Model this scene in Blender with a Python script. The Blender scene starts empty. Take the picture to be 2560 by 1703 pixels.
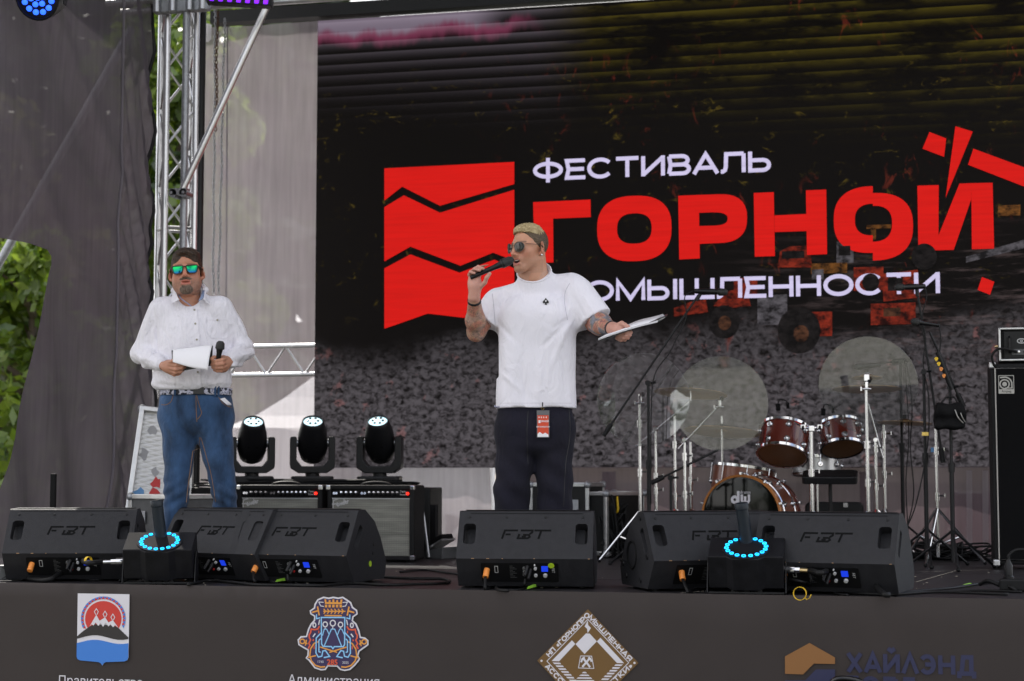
import bpy, math, random
import numpy as np
from mathutils import Vector, Matrix, geometry
R = math.radians
random.seed(7); rng = np.random.default_rng(7)
scene = bpy.context.scene
COL = scene.collection

# ---------------------------------------------------------------- camera
FOC, YAW, PITCH = 4200.0, R(13.1), R(4.47)          # focal length in pixels of a 2560 px wide frame
cam_d = bpy.data.cameras.new('camera'); cam = bpy.data.objects.new('camera', cam_d); COL.objects.link(cam)
cam_d.sensor_width = 36.0; cam_d.lens = 36.0 * FOC / 2560.0
cam_d.clip_start = 0.05; cam_d.clip_end = 600
CAM = Vector((0, 0, 0.59)); cam.location = CAM
cam.rotation_euler = (math.pi / 2 + PITCH, 0, YAW)
cam_d.dof.use_dof = True; cam_d.dof.focus_distance = 8.9; cam_d.dof.aperture_fstop = 2.6
scene.camera = cam
# ---------------------------------------------------------------- world and sun
SUN_EL, SUN_AZ = R(50), R(-38)                      # azimuth measured from +Y (behind the stage) towards +X
to_sun = Vector((math.sin(SUN_AZ) * math.cos(SUN_EL), math.cos(SUN_AZ) * math.cos(SUN_EL), math.sin(SUN_EL)))
w = bpy.data.worlds.new('World'); scene.world = w; w.use_nodes = True
nt = w.node_tree; bg = nt.nodes['Background']
sky = nt.nodes.new('ShaderNodeTexSky'); sky.sky_type = 'NISHITA'; sky.sun_disc = False
sky.sun_elevation = SUN_EL; sky.sun_rotation = SUN_AZ
sky.air_density = 1.0; sky.dust_density = 2.5; sky.ozone_density = 1.0
tcw = nt.nodes.new('ShaderNodeTexCoord'); cn = nt.nodes.new('ShaderNodeTexNoise'); cn.inputs['Scale'].default_value = 2.2; cn.inputs['Detail'].default_value = 7; cn.inputs['Roughness'].default_value = 0.55
cmp_ = nt.nodes.new('ShaderNodeMapping'); cmp_.inputs['Scale'].default_value = (1, 1, 2.2); nt.links.new(tcw.outputs['Generated'], cmp_.inputs[0]); nt.links.new(cmp_.outputs[0], cn.inputs['Vector'])
crp = nt.nodes.new('ShaderNodeMapRange'); crp.interpolation_type = 'SMOOTHSTEP'; crp.inputs[1].default_value = 0.36; crp.inputs[2].default_value = 0.58; nt.links.new(cn.outputs[0], crp.inputs[0])
cmx = nt.nodes.new('ShaderNodeMix'); cmx.data_type = 'RGBA'; cmx.inputs[7].default_value = (6.2, 6.0, 5.9, 1); nt.links.new(crp.outputs[0], cmx.inputs[0]); nt.links.new(sky.outputs[0], cmx.inputs[6])
nt.links.new(cmx.outputs[2], bg.inputs[0]); bg.inputs[1].default_value = 0.13
sun_d = bpy.data.lights.new('sun', 'SUN'); sun_d.energy = 3.2; sun_d.angle = R(0.5); sun_d.color = (1.0, 0.95, 0.87)
sun = bpy.data.objects.new('sun', sun_d); COL.objects.link(sun); sun.location = (0, 0, 30)
sun.rotation_euler = to_sun.to_track_quat('Z', 'Y').to_euler()
vs = scene.view_settings; vs.view_transform = 'Standard'; vs.look = 'None'; vs.exposure = 1.3; vs.gamma = 1.0
vs.use_curve_mapping = False
scene.cycles.use_denoising = True
scene.cycles.max_bounces = 8; scene.cycles.transparent_max_bounces = 24
scene.cycles.sample_clamp_indirect = 6.0

# ---------------------------------------------------------------- pixel -> place helpers (planning only: real places, real sizes)
_M = cam.rotation_euler.to_matrix()
FWD = (_M @ Vector((0, 0, -1))); FH = Vector((-math.sin(YAW), math.cos(YAW), 0)); RH = Vector((math.cos(YAW), math.sin(YAW), 0))
def ray(x, y): return _M @ Vector(((x - 1280) / FOC, (851.5 - y) / FOC, -1.0))
def PD(x, y, d):      # at horizontal distance d along the level view axis
    r = ray(x, y); return CAM + r * (d / r.dot(FH))
def PY(x, y, Y):      # on the plane Y
    r = ray(x, y); return CAM + r * (Y / r.y)
def PX(x, y, X):
    r = ray(x, y); return CAM + r * (X / r.x)
def PZ(x, y, z=0.0):
    r = ray(x, y); return CAM + r * ((z - CAM.z) / r.z)
def PPM(d): return FOC / d
def facing(p):        # rotation about z that turns a thing's -Y side to the camera
    return math.atan2(CAM.x - p[0], -(CAM.y - p[1]))

# ---------------------------------------------------------------- materials
MATS = {}
def M(name): return MATS[name]
def mat(name, col, rough=0.5, metal=0.0, vary=None, bump=None, emit=None, spec=None, coat=0.0, sheen=0.0, trans=0.0, vcol=False):
    m = bpy.data.materials.new(name); m.use_nodes = True; MATS[name] = m
    t = m.node_tree; b = t.nodes['Principled BSDF']; N = t.nodes.new; L = t.links.new
    b.inputs['Base Color'].default_value = (*col, 1); b.inputs['Roughness'].default_value = rough; b.inputs['Metallic'].default_value = metal
    if spec is not None: b.inputs['Specular IOR Level'].default_value = spec
    if coat: b.inputs['Coat Weight'].default_value = coat; b.inputs['Coat Roughness'].default_value = 0.06
    if sheen: b.inputs['Sheen Weight'].default_value = sheen
    if trans: b.inputs['Transmission Weight'].default_value = trans
    tc = N('ShaderNodeTexCoord')
    src = None
    if vcol:
        a = N('ShaderNodeVertexColor'); a.layer_name = 'Col'; src = a.outputs[0]
    if vary:                                              # (scale, amount[, stretch xyz])
        mp = N('ShaderNodeMapping'); L(tc.outputs['Object'], mp.inputs[0])
        if len(vary) > 2: mp.inputs['Scale'].default_value = vary[2]
        nz = N('ShaderNodeTexNoise'); nz.inputs['Scale'].default_value = vary[0]; nz.inputs['Detail'].default_value = 6; nz.inputs['Roughness'].default_value = 0.62
        L(mp.outputs[0], nz.inputs['Vector'])
        mr = N('ShaderNodeMapRange'); mr.inputs[1].default_value = 0.25; mr.inputs[2].default_value = 0.75
        mr.inputs[3].default_value = 1 - vary[1]; mr.inputs[4].default_value = 1 + vary[1]; L(nz.outputs[0], mr.inputs[0])
        mx = N('ShaderNodeMix'); mx.data_type = 'RGBA'; mx.blend_type = 'MULTIPLY'; mx.inputs[0].default_value = 1
        if src: L(src, mx.inputs[6])
        else: mx.inputs[6].default_value = (*col, 1)
        L(mr.outputs[0], mx.inputs[7]); src = mx.outputs[2]
        rr = N('ShaderNodeMapRange'); rr.inputs[3].default_value = max(0, rough - 0.08); rr.inputs[4].default_value = min(1, rough + 0.08)
        L(nz.outputs[0], rr.inputs[0]); L(rr.outputs[0], b.inputs['Roughness'])
    if src: L(src, b.inputs['Base Color'])
    if bump:                                              # (scale, strength[, distance])
        n2 = N('ShaderNodeTexNoise'); n2.inputs['Scale'].default_value = bump[0]; n2.inputs['Detail'].default_value = 4
        L(tc.outputs['Object'], n2.inputs['Vector'])
        bp = N('ShaderNodeBump'); bp.inputs['Strength'].default_value = bump[1]; bp.inputs['Distance'].default_value = bump[2] if len(bump) > 2 else 0.01
        L(n2.outputs[0], bp.inputs['Height']); L(bp.outputs[0], b.inputs['Normal'])
    if emit: b.inputs['Emission Color'].default_value = (*emit[0], 1); b.inputs['Emission Strength'].default_value = emit[1]
    return m
def srgb(r, g, b):
    f = lambda c: (c / 255 / 12.92) if c / 255 <= 0.04045 else ((c / 255 + 0.055) / 1.055) ** 2.4
    return (f(r), f(g), f(b))

# ---------------------------------------------------------------- mesh builder
class MB:
    def __init__(s): s.v = []; s.f = []
    def add(s, vs, fs):
        n = len(s.v); s.v += [tuple(p) for p in vs]; s.f += [tuple(i + n for i in f) for f in fs]; return s
    def box(s, c, size, rot=None):
        c = Vector(c); h = Vector(size) / 2
        vs = [Vector((x * h.x, y * h.y, z * h.z)) for x in (-1, 1) for y in (-1, 1) for z in (-1, 1)]
        if rot is not None: vs = [rot @ p for p in vs]
        return s.add([c + p for p in vs], [(0, 1, 3, 2), (4, 6, 7, 5), (0, 4, 5, 1), (2, 3, 7, 6), (0, 2, 6, 4), (1, 5, 7, 3)])
    def tube(s, pts, r, n=8, caps=True, closed=False):
        pts = [Vector(p) for p in pts]; k = len(pts); rs = r if hasattr(r, '__len__') else [r] * k
        ring0 = len(s.v); up = None; vs = []; fs = []
        for i, p in enumerate(pts):
            if closed: t = pts[(i + 1) % k] - pts[i - 1]
            else: t = pts[min(i + 1, k - 1)] - pts[max(i - 1, 0)]
            t = t.normalized() if t.length > 1e-9 else Vector((0, 0, 1))
            if up is None:
                up = Vector((0, 0, 1)) if abs(t.z) < 0.9 else Vector((0, 1, 0))
            a = t.cross(up)
            if a.length < 1e-6: a = t.cross(Vector((1, 0, 0)))
            a.normalize(); b = a.cross(t); up = b
            for j in range(n):
                q = 2 * math.pi * j / n; vs.append(p + (a * math.cos(q) + b * math.sin(q)) * rs[i])
        for i in range(k if closed else k - 1):
            for j in range(n):
                i2 = (i + 1) % k; fs.append((i * n + j, i * n + (j + 1) % n, i2 * n + (j + 1) % n, i2 * n + j))
        if caps and not closed: fs += [tuple(range(n))[::-1], tuple((k - 1) * n + j for j in range(n))]
        return s.add(vs, fs)
    def cyl(s, a, b, r, r2=None, n=16): return s.tube([a, b], [r, r if r2 is None else r2], n)
    def lathe(s, prof, n=24, mtx=None, caps=False):           # profile of (radius, z), about local z
        vs = []; fs = []; k = len(prof)
        for (r, z) in prof:
            for j in range(n):
                q = 2 * math.pi * j / n; p = Vector((r * math.cos(q), r * math.sin(q), z)); vs.append(mtx @ p if mtx else p)
        for i in range(k - 1):
            for j in range(n): fs.append((i * n + j, i * n + (j + 1) % n, (i + 1) * n + (j + 1) % n, (i + 1) * n + j))
        if caps: fs += [tuple(range(n))[::-1], tuple((k - 1) * n + j for j in range(n))]
        return s.add(vs, fs)
    def prism(s, poly, d, mtx=None, z0=0.0):                  # polygon in local xy, extruded from z0 to z0+d
        n = len(poly); vs = [Vector((x, y, z0)) for x, y in poly] + [Vector((x, y, z0 + d)) for x, y in poly]
        if mtx: vs = [mtx @ p for p in vs]
        fs = [tuple(range(n))[::-1], tuple(range(n, 2 * n))] + [(i, (i + 1) % n, n + (i + 1) % n, n + i) for i in range(n)]
        return s.add(vs, fs)
    def flat(s, poly, mtx=None, z=0.0):
        vs = [Vector((x, y, z)) for x, y in poly]
        if mtx: vs = [mtx @ p for p in vs]
        return s.add(vs, [tuple(range(len(poly)))])
    def stroke(s, pts, wd, mtx=None, z=0.0, closed=False):    # flat ribbon of width wd along a 2-d polyline
        P = []
        for x, y in pts:
            if not P or (Vector((x, y)) - P[-1]).length > wd * .02: P.append(Vector((x, y)))
        if closed and (P[0] - P[-1]).length < wd * .02: P.pop()
        k = len(P); vs = []; fs = []
        for i in range(k):
            a = P[i] - P[i - 1] if (i or closed) else P[1] - P[0]
            b = P[(i + 1) % k] - P[i] if (i < k - 1 or closed) else a
            a = a.normalized(); b = b.normalized(); n = Vector((-a.y - b.y, a.x + b.x))
            n = n.normalized() if n.length > 1e-6 else Vector((-a.y, a.x))
            c = max(0.45, n.dot(Vector((-a.y, a.x)))); n = n * (wd / 2 / c)
            vs += [Vector((P[i].x + n.x, P[i].y + n.y, z)), Vector((P[i].x - n.x, P[i].y - n.y, z))]
        for i in range(k if closed else k - 1):
            j = (i + 1) % k; fs.append((2 * i, 2 * i + 1, 2 * j + 1, 2 * j))
        if mtx: vs = [mtx @ p for p in vs]
        return s.add(vs, fs)
    def sphere(s, c, r, n=16, m=10, mtx=None):
        r = Vector(r) if hasattr(r, '__len__') else Vector((r, r, r)); c = Vector(c); vs = []; fs = []
        for i in range(m + 1):
            th = math.pi * i / m
            for j in range(n):
                q = 2 * math.pi * j / n
                p = Vector((r.x * math.sin(th) * math.cos(q), r.y * math.sin(th) * math.sin(q), r.z * math.cos(th)))
                vs.append(c + (mtx @ p if mtx else p))
        for i in range(m):
            for j in range(n): fs.append((i * n + j, (i + 1) * n + j, (i + 1) * n + (j + 1) % n, i * n + (j + 1) % n))
        return s.add(vs, fs)
    def build(s, name, m, parent=None, smooth=False, bevel=0.0, mtx=None):
        me = bpy.data.meshes.new(name); me.from_pydata(s.v, [], s.f); me.validate()
        o = bpy.data.objects.new(name, me); COL.objects.link(o)
        if m: me.materials.append(M(m) if isinstance(m, str) else m)
        if smooth:
            me.polygons.foreach_set('use_smooth', [True] * len(me.polygons))
            if smooth != 'all': me.set_sharp_from_angle(angle=R(40))
        if bevel:
            md = o.modifiers.new('bevel', 'BEVEL'); md.width = bevel; md.segments = 2; md.limit_method = 'ANGLE'; md.angle_limit = R(40)
        if parent: o.parent = parent
        if mtx is not None: o.matrix_local = mtx
        return o
def tag(o, label, cat, group=None):
    o['label'] = label; o['category'] = cat
    if group: o['group'] = group
    return o
def struct(o): o['kind'] = 'structure'; return o
def thing(name, label, cat, loc=(0, 0, 0), rz=0.0, group=None):
    o = bpy.data.objects.new(name, None); COL.objects.link(o); o.location = loc; o.rotation_euler = (0, 0, rz); o.empty_display_size = 0.1
    return tag(o, label, cat, group)
def copy_tree(o, parent=None):
    c = o.copy(); COL.objects.link(c)
    if parent: c.parent = parent
    for ch in list(o.children): copy_tree(ch, c)
    return c
def bez(p0, p1, p2, p3, n=12):
    p0, p1, p2, p3 = map(Vector, (p0, p1, p2, p3))
    return [p0 * (1 - t) ** 3 + p1 * 3 * t * (1 - t) ** 2 + p2 * 3 * t * t * (1 - t) + p3 * t ** 3 for t in [i / n for i in range(n + 1)]]
def cr(pts, n=6):                                           # Catmull-Rom through points
    P = [Vector(p) for p in pts]; P = [P[0] * 2 - P[1]] + P + [P[-1] * 2 - P[-2]]; out = []
    for i in range(1, len(P) - 2):
        a, b, c, d = P[i - 1:i + 3]
        for k in range(n):
            t = k / n; out.append(0.5 * ((2 * b) + (c - a) * t + (2 * a - 5 * b + 4 * c - d) * t * t + (3 * b - a - 3 * c + d) * t ** 3))
    return out + [P[-2]]
def rrect(x0, y0, x1, y1, r, n=5):
    out = []
    for cx, cy, a in ((x1 - r, y1 - r, 0), (x0 + r, y1 - r, 90), (x0 + r, y0 + r, 180), (x1 - r, y0 + r, 270)):
        for i in range(n + 1): q = R(a + 90 * i / n); out.append((cx + r * math.cos(q), cy + r * math.sin(q)))
    return out
def circ(cx, cy, rx, ry=None, n=32, a0=0, a1=360):
    ry = rx if ry is None else ry; full = abs(a1 - a0) >= 360; k = n if full else n + 1
    return [(cx + rx * math.cos(R(a0 + (a1 - a0) * i / n)), cy + ry * math.sin(R(a0 + (a1 - a0) * i / n))) for i in range(k)]
def sheet(outline, spacing, fn):                            # outline filled with an even net of points, every point placed by fn(u, v)
    xs = [p[0] for p in outline]; ys = [p[1] for p in outline]; n = len(outline); pts = []
    for i in range(n):
        a, b = Vector(outline[i]), Vector(outline[(i + 1) % n]); k = max(1, int((b - a).length / spacing))
        pts += [a + (b - a) * (j / k) for j in range(k)]
    ne = len(pts); edges = [(i, (i + 1) % ne) for i in range(ne)]
    x = min(xs) + spacing / 2
    P2 = np.array([(p.x, p.y) for p in pts])
    while x < max(xs):
        y = min(ys) + spacing / 2
        while y < max(ys):
            d2 = np.min((P2[:, 0] - x) ** 2 + (P2[:, 1] - y) ** 2)
            if d2 > (spacing * 0.45) ** 2: pts.append(Vector((x + random.uniform(-.1, .1) * spacing, y)))
            y += spacing
        x += spacing
    vo, eo, fo = geometry.delaunay_2d_cdt(pts, edges, [tuple(range(ne))], 1, 1e-6)[:3]
    return MB().add([fn(p.x, p.y) for p in vo], [tuple(f) for f in fo])
def basis(o, x, y, z=None):
    x = Vector(x).normalized(); y = Vector(y); y = (y - x * y.dot(x)).normalized(); z = x.cross(y)
    return Matrix(((x.x, y.x, z.x, o[0]), (x.y, y.y, z.y, o[1]), (x.z, y.z, z.z, o[2]), (0, 0, 0, 1)))
def text_mb(body, size, mtx, bold=0.0):
    cu = bpy.data.curves.new('lettering', 'FONT'); cu.body = body; cu.size = size; cu.align_x = 'CENTER'; cu.resolution_u = 3
    o = bpy.data.objects.new('lettering', cu); COL.objects.link(o); bpy.context.view_layer.update()
    me = bpy.data.meshes.new_from_object(o.evaluated_get(bpy.context.evaluated_depsgraph_get()))
    mb = MB()
    for k, (dx, dy) in enumerate([(0, 0)] if not bold else [(-bold, 0), (bold, 0), (0, bold), (0, -bold)]):
        mb.add([mtx @ Vector((v.co.x + dx, v.co.y + dy, 0.0002 * k)) for v in me.vertices], [tuple(p.vertices) for p in me.polygons])
    bpy.data.objects.remove(o); bpy.data.curves.remove(cu); bpy.data.meshes.remove(me)
    return mb
# wide stroke lettering: each glyph = (advance width, [polylines]) on a cap height of 1
def _arc(cx, cy, rx, ry, a0, a1, n=14): return circ(cx, cy, rx, ry, n, a0, a1)
GL = {
 'Ф': (1.5, [_arc(.75, .5, .66, .33, 0, 360, 28), [(.75, -.12), (.75, 1.12)]]),
 'Е': (1.0, [[(.98, .93), (.07, .93), (.16, .5), (.07, .07), (1.0, .07)], [(.14, .5), (.93, .5)]]),
 'С': (1.25, [_arc(.62, .5, .56, .43, 38, 322, 26)]),
 'Т': (1.15, [[(.02, .93), (1.13, .93)], [(.575, .93), (.575, 0)]]),
 'И': (1.15, [[(.08, 1), (.08, 0)], [(.08, .07), (1.05, .93)], [(1.05, 1), (1.05, 0)]]),
 'Н': (1.15, [[(.08, 1), (.08, 0)], [(.08, .5), (1.05, .5)], [(1.05, 1), (1.05, 0)]]),
 'В': (1.12, [[(.07, .93), (.7, .93)] + _arc(.7, .72, .28, .21, 90, -90, 8) + [(.15, .51)], [(.07, .07), (.74, .07)] + _arc(.74, .29, .3, .22, -90, 90, 8) + [(.15, .51)], [(.07, .93), (.15, .51), (.07, .07)]]),
 'А': (1.2, [[(.03, 0), (.6, .97), (1.17, 0)], [(.27, .3), (.93, .3)]]),
 'Л': (1.2, [[(0, .07), (.1, .07), (.2, .14), (.24, .3), (.26, .93), (1.1, .93)], [(1.1, .93), (1.1, 0)]]),
 'Ь': (1.05, [[(.08, 1), (.08, .07), (.68, .07)] + _arc(.68, .32, .3, .25, -90, 90, 10) + [(.08, .57)]]),
 'Ы': (1.42, [[(.08, 1), (.08, .07), (.66, .07)] + _arc(.66, .32, .3, .25, -90, 90, 10) + [(.08, .57)], [(1.33, 1), (1.33, 0)]]),
 'П': (1.15, [[(.08, 0), (.08, .93), (1.05, .93), (1.05, 0)]]),
 'Р': (1.08, [[(.08, 0), (.08, .93), (.68, .93)] + _arc(.68, .65, .32, .28, 90, -90, 10) + [(.08, .37)]]),
 'О': (1.35, [_arc(.67, .5, .6, .43, 0, 360, 30)]),
 'М': (1.4, [[(.08, 0), (.08, .95), (.7, .08), (1.32, .95), (1.32, 0)]]),
 'Ш': (1.65, [[(.08, 1), (.08, .07), (1.57, .07), (1.57, 1)], [(.82, 1), (.82, .07)]]),
 'Г': (.95, [[(.08, 0), (.08, .93), (.93, .93)]]),
 'Й': (1.15, [[(.08, 1), (.08, 0)], [(.08, .07), (1.05, .93)], [(1.05, 1), (1.05, 0)], [(.3, 1.3), (.57, 1.16), (.84, 1.3)]]),
 'К': (1.1, [[(.08, 1), (.08, 0)], [(1.0, 1), (.2, .5), (1.05, 0)]]),
 'Я': (1.1, [[(1.0, 0), (1.0, .93), (.4, .93)] + _arc(.4, .65, .32, .28, 90, 270, 10) + [(1.0, .37)], [(.5, .37), (.1, 0)]]),
 'Э': (1.1, [_arc(.45, .5, .5, .43, 142, -142, 22), [(.3, .5), (.92, .5)]]),
 'Д': (1.25, [[(.25, .07), (.4, .93), (1.0, .93), (1.0, .07)], [(.08, -.18), (.08, .07), (1.2, .07), (1.2, -.18)]]),
 'Х': (1.1, [[(.05, 1), (1.05, 0)], [(1.05, 1), (.05, 0)]]),
 'З': (1.0, [_arc(.42, .72, .4, .21, 150, -90, 12), _arc(.42, .28, .45, .22, 90, -150, 12)]),
 '«': (.7, [[(.35, .7), (.1, .45), (.35, .2)], [(.6, .7), (.35, .45), (.6, .2)]]), '»': (.7, [[(.1, .7), (.35, .45), (.1, .2)], [(.35, .7), (.6, .45), (.35, .2)]]),
 'Λ': (1.15, [[(.03, 0), (.57, .97), (1.12, 0)]]),
 ' ': (.6, []),
}
def wide_text(body, h, wd, mtx, gap=0.14, fit=None, split=False):   # mtx: local xy plane; returns builder(s), baseline starts at x=0
    adv = sum(GL[c][0] + gap for c in body) - gap; sx = (fit / (adv * h)) if fit else 1.0
    x = 0; out = []; mb = MB(); k = 0
    for c in body:
        a, lines = GL[c]
        for pl in lines:
            closed = c in 'ФО' and len(pl) > 20; q = pl[:-1] if closed and pl[0] == pl[-1] else pl
            mb.stroke([((x + px) * h * sx, py * h) for px, py in q], wd, mtx, z=0.0003 * (k % 3), closed=closed); k += 1
        x += a + gap
        if split and lines: out.append(mb); mb = MB()
    return out if split else mb
# ---------------------------------------------------------------- smooth blended solids (bodies, clothes, hands) sampled on a lattice
class Blend:
    def __init__(s, lo, hi, h):
        s.lo = np.array(lo, float); s.h = h; s.n = np.maximum(3, np.ceil((np.array(hi, float) - s.lo) / h).astype(int) + 1)
        s.F = np.full(s.n, 0.2, np.float32)
        s.ax = [s.lo[i] + h * np.arange(s.n[i]) for i in range(3)]
    def _sub(s, lo, hi):
        a = np.clip(np.floor((np.array(lo) - s.lo) / s.h).astype(int), 0, s.n); b = np.clip(np.ceil((np.array(hi) - s.lo) / s.h).astype(int) + 1, 0, s.n)
        if np.any(b <= a): return None
        sl = tuple(slice(a[i], b[i]) for i in range(3))
        return sl, np.meshgrid(s.ax[0][sl[0]], s.ax[1][sl[1]], s.ax[2][sl[2]], indexing='ij')
    def _mix(s, sl, d, k, op):
        A = s.F[sl]
        if op == 'add':
            if k <= 0: s.F[sl] = np.minimum(A, d)
            else: hh = np.maximum(k - np.abs(A - d), 0) / k; s.F[sl] = np.minimum(A, d) - hh * hh * k * 0.25
        else:
            if k <= 0: s.F[sl] = np.maximum(A, -d)
            else: hh = np.maximum(k - np.abs(A + d), 0) / k; s.F[sl] = np.maximum(A, -d) + hh * hh * k * 0.25
    def cone(s, a, b, ra, rb, k=0.01, op='add', flat=None):     # flat=(axis vector, scale): squash across one direction
        a = np.array(a, float); b = np.array(b, float); m = max(ra, rb) * (1.0 if not flat else max(1.0, 1 / 1.0)) + k + 0.03
        g = s._sub(np.minimum(a, b) - m, np.maximum(a, b) + m)
        if g is None: return s
        sl, (X, Y, Z) = g; px, py, pz = X - a[0], Y - a[1], Z - a[2]; ab = b - a
        t = np.clip((px * ab[0] + py * ab[1] + pz * ab[2]) / max(1e-9, ab.dot(ab)), 0, 1)
        qx, qy, qz = px - t * ab[0], py - t * ab[1], pz - t * ab[2]
        if flat:
            f = np.array(flat[0], float); f /= np.linalg.norm(f); c = qx * f[0] + qy * f[1] + qz * f[2]; e = c * (1 / flat[1] - 1)
            qx = qx + e * f[0]; qy = qy + e * f[1]; qz = qz + e * f[2]
        d = np.sqrt(qx * qx + qy * qy + qz * qz) - (ra + (rb - ra) * t)
        s._mix(sl, d, k, op); return s
    def chain(s, pts, rs, k=0.01, op='add', flat=None):
        for i in range(len(pts) - 1): s.cone(pts[i], pts[i + 1], rs[i], rs[i + 1], k if i == 0 else min(k, 0.02), op, flat)
        return s
    def ell(s, c, r, k=0.01, op='add', rot=None):
        c = np.array(c, float); r = np.array(r, float); m = max(r) + k + 0.03
        g = s._sub(c - m, c + m)
        if g is None: return s
        sl, (X, Y, Z) = g; P = [X - c[0], Y - c[1], Z - c[2]]
        if rot is not None:
            A = np.array(rot.to_3x3().transposed()) if hasattr(rot, 'to_3x3') else np.array(rot).T
            P = [A[i, 0] * P[0] + A[i, 1] * P[1] + A[i, 2] * P[2] for i in range(3)]
        k0 = np.sqrt(sum((P[i] / r[i]) ** 2 for i in range(3))); k1 = np.sqrt(sum((P[i] / r[i] ** 2) ** 2 for i in range(3)))
        d = k0 * (k0 - 1) / np.maximum(k1, 1e-6)
        s._mix(sl, d, k, op); return s
    def box(s, c, hs, rd=0.0, k=0.0, op='add', rot=None):
        c = np.array(c, float); hs = np.array(hs, float); m = np.linalg.norm(hs) + k + 0.02
        g = s._sub(c - m, c + m)
        if g is None: return s
        sl, (X, Y, Z) = g; P = [X - c[0], Y - c[1], Z - c[2]]
        if rot is not None:
            A = np.array(rot.to_3x3().transposed()); P = [A[i, 0] * P[0] + A[i, 1] * P[1] + A[i, 2] * P[2] for i in range(3)]
        q = [np.abs(P[i]) - hs[i] + rd for i in range(3)]
        d = np.sqrt(sum(np.maximum(v, 0) ** 2 for v in q)) + np.minimum(np.maximum(q[0], np.maximum(q[1], q[2])), 0) - rd
        s._mix(sl, d, k, op); return s
    def warp(s, fn):                                         # add a displacement field fn(X, Y, Z)
        X, Y, Z = np.meshgrid(*s.ax, indexing='ij', sparse=True); s.F = s.F + fn(X, Y, Z).astype(np.float32); return s
    def cut(s, p, n):                                        # keep the side of the plane that n points away from
        p = np.array(p, float); n = np.array(n, float); n /= np.linalg.norm(n)
        X, Y, Z = np.meshgrid(*s.ax, indexing='ij', sparse=True)
        s.F = np.maximum(s.F, ((X - p[0]) * n[0] + (Y - p[1]) * n[1] + (Z - p[2]) * n[2]).astype(np.float32)); return s
    def surf(s):                                             # surface nets -> MB
        F = s.F; F[0], F[-1] = 0.1, 0.1; F[:, 0], F[:, -1] = 0.1, 0.1; F[:, :, 0], F[:, :, -1] = 0.1, 0.1
        ins = F < 0; nx, ny, nz = F.shape
        cnt = np.zeros((nx - 1, ny - 1, nz - 1), np.int8)
        for i in (0, 1):
            for j in (0, 1):
                for k in (0, 1): cnt += ins[i:nx - 1 + i, j:ny - 1 + j, k:nz - 1 + k]
        act = np.argwhere((cnt > 0) & (cnt < 8)); idx = -np.ones(cnt.shape, np.int64); idx[tuple(act.T)] = np.arange(len(act))
        acc = np.zeros((len(act), 3)); num = np.zeros(len(act))
        cor = [(i, j, k) for i in (0, 1) for j in (0, 1) for k in (0, 1)]
        for a in cor:
            for ax in range(3):
                if a[ax]: continue
                b = list(a); b[ax] = 1
                fa = F[act[:, 0] + a[0], act[:, 1] + a[1], act[:, 2] + a[2]]; fb = F[act[:, 0] + b[0], act[:, 1] + b[1], act[:, 2] + b[2]]
                cr_ = (fa < 0) != (fb < 0); t = np.where(cr_, fa / np.where(cr_, fa - fb, 1), 0)
                p = np.array([a] * len(act), float); p[:, ax] += t; acc += p * cr_[:, None]; num += cr_
        V = s.lo + s.h * (act + acc / num[:, None]); quads = []
        for ax in range(3):
            sl0 = [slice(1, n - 1) for n in F.shape]; sl0[ax] = slice(0, F.shape[ax] - 1)
            sl1 = list(sl0); sl1[ax] = slice(1, F.shape[ax])
            A = ins[tuple(sl0)]; B = ins[tuple(sl1)]; u, v = [(1, 2), (2, 0), (0, 1)][ax]
            for flip, msk in ((False, A & ~B), (True, ~A & B)):
                e = np.argwhere(msk)
                if not len(e): continue
                off = np.array([1, 1, 1]); off[ax] = 0; e = e + off
                du = np.zeros(3, int); du[u] = 1; dv = np.zeros(3, int); dv[v] = 1
                q = [idx[tuple((e - du - dv).T)], idx[tuple((e - dv).T)], idx[tuple(e.T)], idx[tuple((e - du).T)]]
                quads.append(np.stack(q if not flip else q[::-1], 1))
        mb = MB(); mb.v = [tuple(p) for p in V]; mb.f = [tuple(q) for q in np.concatenate(quads)]
        return mb
def relax(mb, it=1, lam=0.5):
    V = np.array(mb.v); Fq = np.array(mb.f); E = np.concatenate([Fq[:, [i, (i + 1) % 4]] for i in range(4)])
    for _ in range(it):
        S = np.zeros_like(V); c = np.zeros(len(V)); np.add.at(S, E[:, 0], V[E[:, 1]]); np.add.at(c, E[:, 0], 1)
        V = V + lam * (S / np.maximum(c, 1)[:, None] - V)
    mb.v = [tuple(p) for p in V]; return mb
def merge(*mbs):
    r = MB()
    for m in mbs: r.add(m.v, m.f)
    return r
def paint(o, fn):                                            # the thing's own colours per point (skin, lips, stubble, ink)
    me = o.data; a = me.color_attributes.new('Col', 'FLOAT_COLOR', 'POINT'); n = len(me.vertices)
    co = np.zeros(n * 3); me.vertices.foreach_get('co', co); c = np.ones((n, 4)); c[:, :3] = fn(co.reshape(-1, 3)); a.data.foreach_set('color', c.ravel())
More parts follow.
